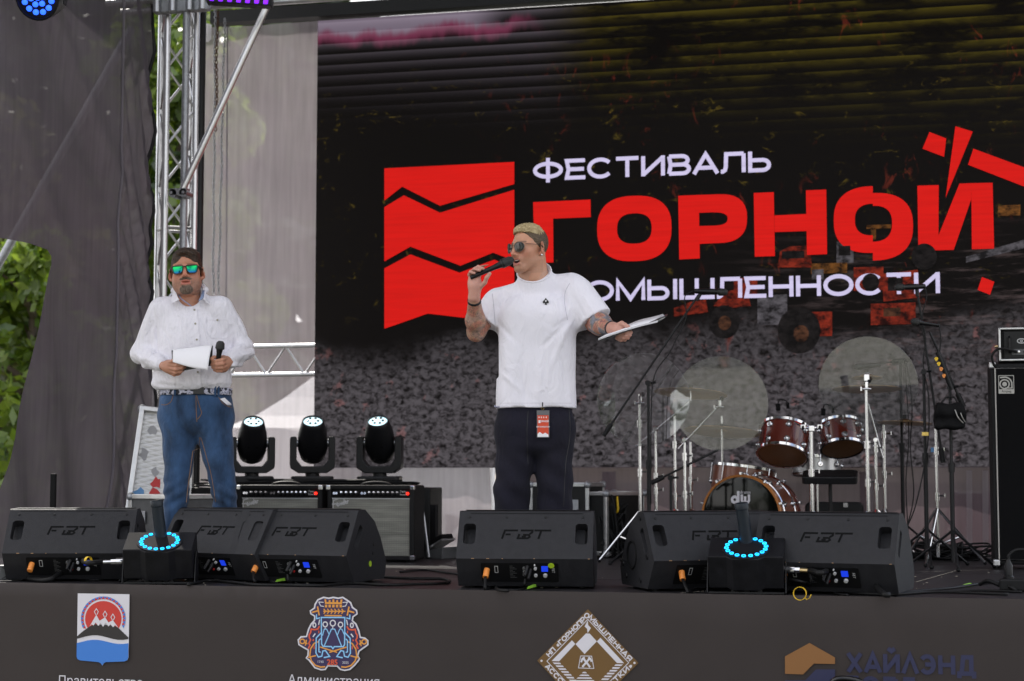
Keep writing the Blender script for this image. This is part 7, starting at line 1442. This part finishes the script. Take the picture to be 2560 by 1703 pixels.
wing([CL(560, 510, -.015), CL(598, 605, -.115), CL(612, 618, -.128), CL(540, 662, -.118), CL(528, 630, -.09), CL(545, 545, -.02)], 'linen_white'); wing([CL(880, 500, -.01), CL(870, 600, -.115), CL(862, 612, -.128), CL(927, 668, -.112), CL(918, 640, -.08), CL(890, 560, -.02)], 'linen_white')
wing([CL(565, 520, -.005), CL(640, 625, -.115), CL(735, 692, -.135), CL(725, 680, -.130), CL(615, 600, -.10)], 'collar_blue', name='collar_lining'); wing([CL(840, 478, .0), CL(878, 520, -.02), CL(866, 605, -.112), CL(810, 640, -.122), CL(835, 585, -.09), CL(850, 530, -.02)], 'collar_blue', name='collar_lining')
cs = MB().tube(cr([CL(548, 530, -.02), CL(600, 480, .05), CL(710, 465, .085), CL(830, 472, .05), CL(886, 520, -.02)], 6), .017, 8).build('collar_stand', 'linen_white', shirt, smooth='all')
# belt, jeans
f = Blend((-.28, -.22, 0.02), (.28, .22, 1.06), .0085); hx = L(490, 1000).x
f.ell((hx, .0, .97), (.196, .138, .10), 0); f.ell((hx, .015, .88), (.200, .142, .12), .05)
K = lambda x, z: Vector((x, 0, z))
kl = (L(441, 1235).x, L(441, 1235).z); kr = (L(562, 1235).x, L(562, 1235).z)
f.cone((hx - .094, .0, .90), (L(447, 1150).x, -.005, L(447, 1150).z), .108, .080, .04); f.cone((L(447, 1150).x, -.005, L(447, 1150).z), (kl[0], -.01, kl[1]), .080, .066, .02); f.cone((kl[0], -.01, kl[1]), (kl[0] - .004, .02, .05), .066, .064, .02)
f.cone((hx + .094, .0, .90), (L(547, 1150).x, -.005, L(547, 1150).z), .108, .082, .04); f.cone((L(547, 1150).x, -.005, L(547, 1150).z), (kr[0], -.01, kr[1]), .082, .066, .02); f.cone((kr[0], -.01, kr[1]), (kr[0] + .01, .02, .05), .066, .064, .02)
f.cut((0, 0, 1.035), (0, 0, 1)); f.cut((0, 0, .03), (0, 0, -1))
f.warp(lambda X, Y, Z: .0045 * np.sin(Z * 95 + np.abs(X) * 60) * np.exp(-((Z - .45) / .09) ** 2) + .004 * np.sin(Z * 70 - np.abs(X - hx) * 110) * np.exp(-((Z - .80) / .06) ** 2 - (X - hx) ** 2 / .02) + .003 * np.sin(Z * 42 + X * 30) + .0035 * np.sin(Z * 120 + X * 40) * np.exp(-((Z - .15) / .1) ** 2))
jn = relax(f.surf(), 1, .4); jeans = jn.build('jeans', 'denim_blue', A.root, smooth='all'); qj = surf_at(jn)
Z4 = lambda x, y: (lambda p: (p.x, p.z))(L(x * .3444, 960 + y * .3444, -.13))
for pts in ([(1430, 95), (1450, 180), (1462, 225), (1440, 262), (1425, 272)], [(1425, 95), (1424, 200), (1428, 290)], [(1150, 160), (1195, 162), (1235, 140), (1252, 85)], [(1580, 105), (1610, 150), (1650, 175), (1690, 182)], [(1440, 400), (1490, 560), (1530, 740), (1550, 880)], [(1432, 400), (1410, 560), (1385, 740), (1370, 880)]): ribbon(qj, [(p.x, p.y) for p in cr([Vector((*Z4(*p), 0)) for p in pts], 6)], .004, .0018).build('seam', 'stitch_brown', jeans)
patch(qj, [Z4(1590, 118), Z4(1620, 108), Z4(1672, 165), Z4(1640, 165)], .004).build('pocket_paper', 'paper', jeans)
bl_ = MB(); zb = L(490, 983).z; n = 60; ring = []
for i in range(n): a = 2 * math.pi * i / n; ring.append((hx + .198 * math.cos(a), .0 + .1395 * math.sin(a) * (1.0), a))
for dz in (-.021, .017):
    for x, y, a in ring: bl_.v.append((x, y - (.006 if dz < 0 else 0), zb + dz))
bl_.f = [(i, (i + 1) % n, n + (i + 1) % n, n + i) for i in range(n)]
def belt_mat():
    m = mat('belt_camo', (.5, .5, .55), .7); t = m.node_tree; N = t.nodes.new; LL = t.links.new; tc = N('ShaderNodeTexCoord'); nz = N('ShaderNodeTexNoise'); nz.inputs['Scale'].default_value = 38; nz.inputs['Detail'].default_value = 3; LL(tc.outputs['Object'], nz.inputs['Vector']); rp = N('ShaderNodeValToRGB'); rp.color_ramp.interpolation = 'CONSTANT'; e = rp.color_ramp.elements; e[0].color = (.02, .022, .035, 1); e[1].position = .47; e[1].color = (.50, .50, .60, 1); z = e.new(.56); z.color = (.22, .23, .32, 1); z2 = e.new(.62); z2.color = (.62, .62, .70, 1); LL(nz.outputs[0], rp.inputs[0]); LL(rp.outputs[0], t.nodes['Principled BSDF'].inputs['Base Color'])
belt_mat(); belt = bl_.build('belt', 'belt_camo', A.root, smooth='all'); md = belt.modifiers.new('t', 'SOLIDIFY'); md.thickness = .004
bxp = L(496, 984, -.15); MB().box((bxp.x, -.147, zb - .002), (.058, .008, .040)).build('buckle', 'board_black', belt, bevel=.003)
for x, y in ((1268, 60), (1560, 65), (1582, 65)): p2 = Z4(x, y); yy = -.1405 * math.sqrt(max(.05, 1 - ((p2[0] - hx) / .198) ** 2)) - .006; MB().box((p2[0], yy, zb - .002), (.012, .006, .055)).build('belt_loop', 'denim_blue', belt, bevel=.002)
shoes(A, ((kl[0], R(-8)), (kr[0], R(8))), 'white_plastic', -.01)
# notes and microphone in his hands
cbp = A.W(Z3(740, 1230, -.27)); cbd = thing('clipboard', 'black clipboard with curling white sheets held by the man in jeans', 'clipboard', cbp, YAW); cbd.scale = (A.k,) * 3
ZL = lambda x, y, dy: Z3(x, y, dy) - Z3(740, 1230, -.27)
bo = MB().add([ZL(530, 1150, -.272), ZL(962, 1100, -.272), ZL(950, 1310, -.258), ZL(640, 1365, -.258), ZL(535, 1280, -.266)], [(0, 1, 2, 3, 4)]).build('board', 'board_black', cbd); bo.modifiers.new('t', 'SOLIDIFY').thickness = .004
pv = []; nu, nv = 14, 12
for j in range(nv + 1):
    for i in range(nu + 1):
        u, v = i / nu, j / nv; top = ZL(542 + 410 * u, 1138 - 52 * u, -.282); bot = ZL(545 + 372 * u, 1275 + 82 * u ** 1.6 + (26 * math.sin(u * 3.1) if u < 1 else 0), -.300); p = top.lerp(bot, v); p.y -= .030 * math.sin(v * 2.2) * (.35 + .65 * u) + (.012 * (1 - v) ** 6 * -1); pv.append(p)
ps = MB().add(pv, [(j * (nu + 1) + i, j * (nu + 1) + i + 1, (j + 1) * (nu + 1) + i + 1, (j + 1) * (nu + 1) + i) for j in range(nv) for i in range(nu)]).build('sheet', 'paper', cbd, smooth='all'); ps.modifiers.new('t', 'SOLIDIFY').thickness = .0012
mic('black handheld microphone held upright by the man in jeans', A.W(Z3(1000, 1350, -.262)), A.W(Z3(1044, 1050, -.292)), 'handheld_microphone')

# ---------------------------------------------------------------- host in white tee with microphone
B = Person(1335, 9.0, 'tattooed man in white tee and dark sunglasses speaking into a microphone'); L = B.L
hb_ = head_parts('talk'); sc_ = 1.10
HB = Matrix.Translation(L(1321, 622, -.03)) @ Matrix.Rotation(R(-46), 4, 'Z') @ Matrix.Rotation(R(-2), 4, 'Y') @ Matrix.Rotation(R(3), 4, 'X') @ Matrix.Scale(sc_, 4)
xform(hb_['skin'], HB)
for nm, mb, m in hb_['hair']: mb.build(nm, m, B.root, smooth='all', mtx=HB)
glasses(B.root, HB, True)
MB().box((0, -.082, -.0595), (.026, .006, .005)).build('teeth', 'teeth', B.root, mtx=HB)
MB().sphere((.083, .006, -.040), .0058, 10, 8).build('earring', 'chrome', B.root, smooth=True, mtx=HB)
F3 = lambda x, y, dy: L(1140 + x * .153, 540 + y * .153, dy); Z6 = lambda x, y, dy: L(1120 + x * .3316, 540 + y * .3316, dy)
SHr, ELr, WRr = Z6(345, 668, .02), Z6(212, 878, -.02), Z6(197, 615, -.20); SHl, ELl, WRl = Z6(975, 590, .0), Z6(1110, 800, -.05), Z6(1238, 848, -.26)
SK_B = (.50, .28, .195)
def ink(V, C, dens=.9, blue=.35):
    n1 = vnoise(V, 85, 1); n2 = vnoise(V, 190, 2); n3 = vnoise(V, 50, 4); n4 = vnoise(V, 130, 5); k = np.clip(np.minimum(np.abs(n1 + .4 * n2) / .14, np.abs(n4 + .3 * n3) / .10), 0, 1); C = lerp(C, np.array([.46, .15, .11]), np.clip((n3 - .02) * 4, 0, 1) * .65 * dens); C = lerp(C, np.array([.13, .19, .26]), np.clip((-n3 - .02) * 4, 0, 1) * blue * dens); C = lerp(C, np.array([.20, .17, .10]), np.clip((n4 - .25) * 5, 0, 1) * .5 * dens); return lerp(C, np.array([.045, .05, .065]), (1 - k) * .80 * dens)
# right arm (raised, holds the microphone)
f = Blend(np.minimum(np.minimum(ELr, WRr), SHr) - .10, np.maximum(np.maximum(ELr, WRr), SHr) + .12, .0045); f.cone(SHr, ELr, .056, .048, 0); f.cone(ELr, Vector(ELr).lerp(WRr, .35), .046, .052, .02); f.cone(Vector(ELr).lerp(WRr, .35), WRr, .052, .030, .02); f.cut(WRr, Vector(WRr) - Vector(ELr))
def inkA(V, C):
    t = (V - np.array(ELr)) @ (np.array(WRr) - np.array(ELr)) / (Vector(WRr) - Vector(ELr)).length_squared; return np.where(((t > -.25) & (t < .93))[:, None], ink(V, C.copy(), .85, .25), C)
armR = flat_col(relax(f.surf(), 1, .4), SK_B, inkA)
f = Blend(np.array(WRr) - (.10, .16, .03), np.array(WRr) + (.14, .12, .17), .0036); f.cone(Vector(WRr).lerp(ELr, .1), WRr, .030, .028, 0); f.ell(F3(310, 1150, -.215), (.036, .020, .042), .02); f.ell(F3(300, 1060, -.215), (.034, .017, .035), .02); f.cone(WRr, F3(310, 1150, -.215), .028, .028, .02)
fingers(f, [([F3(240, 1020, -.212), F3(215, 960, -.215), F3(235, 915, -.235), F3(300, 935, -.262)], 1.0), ([F3(285, 1010, -.205), F3(262, 905, -.210), F3(300, 868, -.235), F3(385, 890, -.262)], 1.1), ([F3(330, 1005, -.202), F3(320, 860, -.205), F3(365, 830, -.235), F3(445, 862, -.262)], 1.12), ([F3(375, 1010, -.205), F3(400, 870, -.205), F3(440, 805, -.225), F3(515, 785, -.245)], 1.12), ([F3(390, 1170, -.220), F3(470, 1090, -.240), F3(500, 1010, -.252), F3(550, 945, -.252)], 1.35)]); handR = flat_col(relax(f.surf(), 1, .4), (.52, .27, .21))
# left arm (reaching forward with the papers)
f = Blend(np.minimum(np.minimum(ELl, WRl), SHl) - .10, np.maximum(np.maximum(ELl, WRl), SHl) + .10, .0045); f.cone(SHl, ELl, .060, .054, 0); f.cone(ELl, Vector(ELl).lerp(WRl, .3), .054, .060, .02); f.cone(Vector(ELl).lerp(WRl, .3), WRl, .060, .031, .02); f.cut(Vector(WRl).lerp(ELl, -.05), Vector(WRl) - Vector(ELl))
armL = flat_col(relax(f.surf(), 1, .4), SK_B, lambda V, C: ink(V, C, 1.0, .8))
f = Blend(np.array(WRl) - (.08, .16, .12), np.array(WRl) + (.18, .12, .12), .0036); f.cone(Vector(WRl).lerp(ELl, .15), WRl, .033, .031, 0); f.ell(Z6(1285, 850, -.30), (.038, .030, .024), .02); f.ell(Z6(1300, 880, -.30), (.036, .030, .022), .02); f.cone(WRl, Z6(1280, 855, -.295), .030, .028, .02)
fingers(f, [([Z6(1275, 825, -.31), Z6(1310, 808, -.325), Z6(1335, 822, -.335), Z6(1362, 838, -.34)], 1.35), ([Z6(1300, 872, -.325), Z6(1345, 880, -.33), Z6(1378, 878, -.325), Z6(1372, 868, -.29)], 1.15), ([Z6(1290, 892, -.325), Z6(1335, 903, -.335), Z6(1370, 900, -.33), Z6(1365, 885, -.295)], 1.15), ([Z6(1280, 910, -.32), Z6(1320, 922, -.33), Z6(1355, 920, -.325), Z6(1350, 905, -.295)], 1.08), ([Z6(1270, 922, -.31), Z6(1302, 938, -.32), Z6(1335, 936, -.315), Z6(1330, 920, -.29)], .95)]); handL = flat_col(relax(f.surf(), 1, .4), (.52, .27, .21))
nk = Blend((-.3, -.2, 1.3), (.3, .2, 1.75), .010); nk.cone(L(1326, 660, .0), L(1338, 705, .01), .076, .084, 0); nk.ell(L(1340, 740, .03), (.14, .05, .06), .03); nk_ = flat_col(relax(nk.surf(), 1), SK_B)
B.skin([hb_['skin'], nk_, armR, handR, armL, handL])
for (p, dirv, rr, lab) in ((Vector(WRr).lerp(ELr, .10), Vector(WRr) - Vector(ELr), .0335, 'wristband'), (Vector(WRl).lerp(ELl, .03), Vector(WRl) - Vector(ELl), .036, 'wristband')):
    T = axis_T(p, dirv); MB().lathe([(rr, -.007), (rr + .003, -.006), (rr + .003, .006), (rr, .007)], 28, T).build(lab, 'band_black', B.root, smooth=True)
# tee
f = Blend((-.36, -.30, .90), (.42, .24, 1.72), .0075); tx = L(1340, 850).x
f.box((tx, .0, 1.10), (.212, .128, .42), .11); f.ell((tx + .008, .0, 1.40), (.205, .126, .17), .05); f.cone(Z6(385, 618, .02), Z6(640, 545, .02), .052, .060, .04); f.cone(Z6(640, 545, .02), Z6(925, 510, .02), .060, .058, .04); NC0, NC1 = L(1341, 722, .012), L(1330, 640, -.01); f.cone(NC0, NC1, .096, .090, .03)
seR = Vector(SHr).lerp(ELr, .62); seL = Vector(SHl).lerp(ELl, 1.0) + Vector((.0, 0, .01))
f.cone(SHr, seR + (seR - Vector(SHr)) * .4, .070, .080, .04); f.cone(SHl, seL + (seL - Vector(SHl)) * .3, .094, .098, .05)
f.cut((0, 0, L(1340, 1021).z), (0, 0, -1))
X3 = Vector(SHr) - seR; F_ = f.F.copy()
def cut_local(f, p, n, box_lo, box_hi):      # trim a sleeve end without touching the rest
    g = f._sub(box_lo, box_hi); sl, (X, Y, Z) = g; n = Vector(n).normalized(); d = (X - p.x) * n.x + (Y - p.y) * n.y + (Z - p.z) * n.z; f.F[sl] = np.maximum(f.F[sl], d)
cut_local(f, seR, seR - Vector(SHr), (-.36, -.30, 1.10), (tx - .213, .24, 1.50)); cut_local(f, seL, seL - Vector(SHl), (tx + .222, -.30, 1.15), (.42, .24, 1.66))
dR = (seR - Vector(SHr)).normalized(); dL = (seL - Vector(SHl)).normalized(); f.cone(seR + dR * .05, seR + dR * .2, .066, .07, .004, 'sub'); f.cone(seL + dL * .065, seL + dL * .25, .082, .088, .004, 'sub')
n0, n1, n2 = L(1294, 699, -.04), L(1324, 713, -.10), L(1377, 674, .0); NN = (n1 - n0).cross(n2 - n1).normalized(); NN = NN if NN.z > 0 else -NN
cut_local(f, n1, NN, tuple(L(1335, 690, 0) - Vector((.118, .14, .06))), tuple(L(1335, 690, 0) + Vector((.118, .14, .14)))); f.cone(NC0 + (NC1 - NC0) * .62, NC1, .084, .082, .003, 'sub')
def ridge(ph): return 1 - 2 * np.abs(np.sin(ph))
def line_fold(X, Z, a, b, wd, amp, Y=None):   # one soft crease from a to b (x, z)
    ax, az = a; bx, bz = b; L2 = (bx - ax) ** 2 + (bz - az) ** 2; t = np.clip(((X - ax) * (bx - ax) + (Z - az) * (bz - az)) / L2, 0, 1); d = np.sqrt((X - ax - t * (bx - ax)) ** 2 + (Z - az - t * (bz - az)) ** 2)
    s_ = ((X - ax) * (bz - az) - (Z - az) * (bx - ax)) / math.sqrt(L2); return amp * np.exp(-(d / wd) ** 2) * np.sin(np.pi * .5 + s_ / wd * 1.2) * np.sin(np.pi * np.clip(t * .9 + .1, 0, 1)) ** .5
def zx(x, y): p = Z6(x, y, -.12); return (p.x, p.z)
FOLDS = [((900, 800), (700, 1000), .016, -.008), ((905, 830), (760, 1180), .018, .007), ((905, 770), (780, 860), .012, -.007), ((380, 800), (520, 960), .016, -.006), ((400, 1180), (560, 1330), .016, .006), ((420, 1000), (470, 1250), .020, .005), ((850, 1000), (900, 1380), .016, -.006), ((700, 1080), (680, 1420), .022, .005), ((560, 1120), (590, 1430), .018, -.005), ((870, 560), (890, 760), .012, -.008), ((900, 540), (925, 740), .010, .006), ((960, 620), (1050, 800), .012, -.006), ((1010, 590), (1120, 760), .012, .006), ((420, 560), (370, 760), .012, -.006), ((380, 560), (330, 720), .010, .006), ((520, 480), (470, 620), .014, .004), ((760, 430), (820, 600), .014, -.004), ((300, 640), (270, 820), .010, -.005)]
def wrB(X, Y, Z):
    w = .0025 * np.sin((X - tx) * 30 + 3 * np.sin(Z * 4)) * np.clip((1.35 - Z) / .3, 0, 1) + .0015 * np.sin(X * 17 + Z * 21)
    for a, b, wd, am in FOLDS: w = w - line_fold(X, Z, zx(*a), zx(*b), wd, am)
    return w + 0 * Y
f.warp(wrB); ts = relax(f.surf(), 1, .4); tee = ts.build('tee', 'tee_white', B.root, smooth='all'); q = surf_at(ts)
nl = []; ax_ = (NC1 - NC0).normalized()
for i in range(28):
    a = 2 * math.pi * i / 28; p = NC0 + Vector((.092 * math.cos(a), .092 * math.sin(a), 0)); t = (n1 - p).dot(NN) / ax_.dot(NN); nl.append(p + ax_ * t)
MB().tube(nl, .0055, 8, closed=True).build('neck_rib', 'tee_white', tee, smooth='all')
sx, sz = (lambda p: (p.x, p.z))(L(1364.5, 754, -.12)); S1 = .0195
spade = [(0, 1.0), (.25, .6), (.62, .25), (.85, -.1), (.8, -.42), (.5, -.55), (.22, -.45), (.10, -.38), (.18, -.7), (.36, -.92), (-.36, -.92), (-.18, -.7), (-.10, -.38), (-.22, -.45), (-.5, -.55), (-.8, -.42), (-.85, -.1), (-.62, .25), (-.25, .6)]
ys_ = min(q(sx + dx, sz + dz, 0).y for dx in (-.015, 0, .015) for dz in (-.015, 0, .015)); ST = basis((sx, ys_ - .002, sz), (1, 0, 0), (0, 0, 1))
def spl(pts, m, z, nm, s_=1.0):
    c_ = [(0, 0)] + [(x * S1 * s_, y * S1 * s_) for x, y in pts]; n_ = len(pts); MB().add([ST @ Vector((x, y, z)) for x, y in c_], [(0, i + 1, (i + 1) % n_ + 1) for i in range(n_)]).build(nm, m, tee)
spl(spade, 'paper', .0, 'patch_border', 1.25); spl(spade, 'ink_black', .001, 'spade_patch'); spl([(-.34, .20), (-.1, .30), (.1, .30), (.34, .20), (.14, .12), (.14, -.03), (.07, -.14), (-.07, -.14), (-.14, -.03), (-.14, .12)], 'paper', .002, 'patch_mark')
ribbon(q, [(p.x, p.z) for p in [L(x, 1008 + (x - 1340) * 0, -.12) for x in range(1240, 1440, 10)]], .0016, .0018).build('hem_stitch', 'shirt_stitch', tee); c = L(1243, 1017, -.12); patch(q, [(c.x - .014, c.z - .004), (c.x + .012, c.z - .003), (c.x + .012, c.z + .004), (c.x - .014, c.z + .004)], .003, .004).build('hem_label', 'stk_lilac', tee)
for pts in ([(1425, 706), (1416, 722), (1412, 740), (1413, 765), (1419, 800)], [(1230, 730), (1233, 752), (1235, 775), (1239, 828)]): ribbon(q, [(p.x, p.z) for p in cr([L(x, y, -.12) for x, y in pts], 6)], .0028, .0012).build('sleeve_seam', 'seam_grey' if 'seam_grey' in MATS else mat('seam_grey', (.48, .46, .52), .9), tee)
# pants
f = Blend((-.32, -.22, .01), (.30, .22, 1.05), .0085); px_ = L(1338, 1030).x
f.box((px_, .0, .90), (.196, .112, .13), .09); f.ell((px_, .008, .79), (.208, .128, .13), .05)
for (hx2, kx, ax, sgn) in ((-.100, L(1280, 1215).x, L(1280, 1266).x, -1), (.100, L(1386, 1215).x, L(1388, 1266).x, 1)):
    f.cone((px_ + hx2, .0, .82), (kx, -.01, L(1300, 1215).z), .112, .092, .04); f.cone((kx, -.01, L(1300, 1215).z), (ax, .01, .10), .092, .094, .02); f.cone((ax, .01, .10), (ax, .0, .03), .094, .100, .02)
f.cut((0, 0, .02), (0, 0, -1)); f.cut((0, 0, .99), (0, 0, 1))
f.warp(lambda X, Y, Z: .005 * np.sin(Z * 40 + (X - px_) * 38) * np.exp(-((Z - .55) / .2) ** 2) + .006 * np.sin(Z * 75 + X * 20) * np.exp(-((Z - .12) / .09) ** 2) + .003 * np.sin(X * 28 + Z * 11) + .005 * np.sin((Z - .3 * np.abs(X - px_)) * 60) * np.exp(-((Z - .72) / .07) ** 2 - ((X - px_) / .12) ** 2))
pn_ = relax(f.surf(), 1, .4); pants = pn_.build('trousers', 'denim_black', B.root, smooth='all'); qp = surf_at(pn_)
ZP = lambda x, y: (lambda p: (p.x, p.z))(L(1140 + x * .1786, 1000 + y * .1786, -.13))
for pts in ([(1590, 120), (1600, 500), (1540, 900), (1510, 1490)], [(1010, 150), (995, 400), (1000, 700), (1010, 900)]): ribbon(qp, [(p.x, p.y) for p in cr([Vector((*ZP(*p), 0)) for p in pts], 8)], .0035, .0015).build('seam', 'band_black', pants)
shoes(B, ((L(1280, 1266).x, R(-12)), (L(1388, 1266).x, R(10))), 'white_plastic', -.02)
# badge
bp2 = qp(*ZP(1218, 340), .012); bd2 = thing('pass_badge', 'orange pass in a clear sleeve clipped below the white tee', 'badge', B.W(bp2), YAW); BT = basis((0, 0, 0), (1, 0, 0), (0, 0, 1)); zb2 = lambda x, y: ((x - 1218) * .1786 / 466.7, -(y - 340) * .1786 / 466.7)
rc = lambda a, b, c, d: [zb2(a, d), zb2(c, d), zb2(c, b), zb2(a, b)]
mat('sleeve_plastic', (.10, .10, .11), .15); mat('pass_orange', (.62, .055, .012), .4)
MB().prism(rc(1132, 150, 1305, 525), .002, BT).build('sleeve', 'sleeve_plastic', bd2); MB().flat(rc(1142, 218, 1294, 515), BT, .0026).build('card', 'pass_orange', bd2); MB().flat([zb2(*p) for p in ((1142, 515), (1142, 475), (1170, 447), (1215, 478), (1245, 457), (1290, 482), (1294, 515))], BT, .0031).build('white_peaks', 'paper', bd2)
bx_, by_ = zb2(1228, 312); text_mb('ГОРНОЙ', .0125, BT @ Matrix.Translation((bx_, by_, .0031)), .0004).build('lettering', 'paper', bd2); bx_, by_ = zb2(1218, 386); text_mb('ОРГАНИЗАТОР', .0095, BT @ Matrix.Translation((bx_, by_, .0031)), .0003).build('lettering', 'paper', bd2); MB().flat(rc(1155, 285, 1182, 325), BT, .0031).build('block_mark', 'paper', bd2)
for x in (1163, 1195, 1227, 1262): MB().flat(rc(x - 6, 236, x + 6, 256), BT, .0031).build('tiny_mark', 'paper', bd2)
MB().tube([(*zb2(1212, 150)[:1], -.004, zb2(1212, 150)[1]), (zb2(1195, 130)[0], -.004, zb2(1195, 130)[1]), (zb2(1212, 95)[0], -.004, zb2(1212, 95)[1]), (zb2(1232, 128)[0], -.004, zb2(1232, 128)[1])], .0014, 6, closed=True).build('clip', 'gold', bd2, smooth='all'); MB().cyl((zb2(1212, 98)[0], -.002, zb2(1212, 98)[1]), (zb2(1212, 40)[0], .004, zb2(1212, 40)[1]), .003, n=8).build('lanyard_end', 'band_black', bd2)
# microphone and papers
ma, mb_ = B.W(F3(235, 1012, -.236)), B.W(F3(945, 700, -.215)); mic('black handheld microphone at the mouth of the man in white tee', ma, mb_, 'handheld_microphone')
pw = B.W(Z6(1330, 868, -.315)); pp = thing('paper_stack', 'clipped stack of white papers held out edge-on by the tattooed man', 'papers', pw, YAW); ZQ = lambda x, y, dy: Z6(x, y, dy) - Z6(1330, 868, -.315)
for k in range(4):
    o = k * .0024; cv = []; n = 12
    for i in range(n + 1):
        t = i / n; a = ZQ(1132 + 448 * t, 938 - 135 * t - 10 * math.sin(t * 3.1), -.40 + .05 * t); b = ZQ(1190 + 410 * t + 6 * k, 905 - 145 * t - 14 * math.sin(t * 3.1) - 3 * k, -.215 + .05 * t); cv += [a + Vector((0, 0, o)), b + Vector((0, 0, o + .002 * math.sin(t * 9 + k)))]
    s_ = MB().add(cv, [(2 * i, 2 * i + 1, 2 * i + 3, 2 * i + 2) for i in range(n)]).build('sheet', 'paper', pp, smooth='all'); s_.modifiers.new('t', 'SOLIDIFY').thickness = .0014
n = 12; cv = []
for i in range(n + 1): t = i / n; cv += [ZQ(1150 + 500 * t, 940 - 188 * t, -.39 + .05 * t) - Vector((0, 0, .004)), ZQ(1205 + 450 * t, 908 - 172 * t, -.21 + .05 * t) - Vector((0, 0, .004))]
b_ = MB().add(cv, [(2 * i, 2 * i + 1, 2 * i + 3, 2 * i + 2) for i in range(n)]).build('board', 'board_black', pp); b_.modifiers.new('t', 'SOLIDIFY').thickness = .003
MB().tube([ZQ(1560, 800, -.33), ZQ(1590, 785, -.33), ZQ(1635, 760, -.33)], [.006, .009, .005], 8).build('spring_clip', 'steel', pp, smooth='all')
for k in range(3): MB().add([ZQ(1590, 790, -.30 - .02 * k), ZQ(1600 + 8 * k, 780, -.26), ZQ(1622 + 6 * k, 734 + 6 * k, -.27), ZQ(1610, 745 + 4 * k, -.31)], [(0, 1, 2, 3)]).build('crumpled_corner', 'paper', pp)
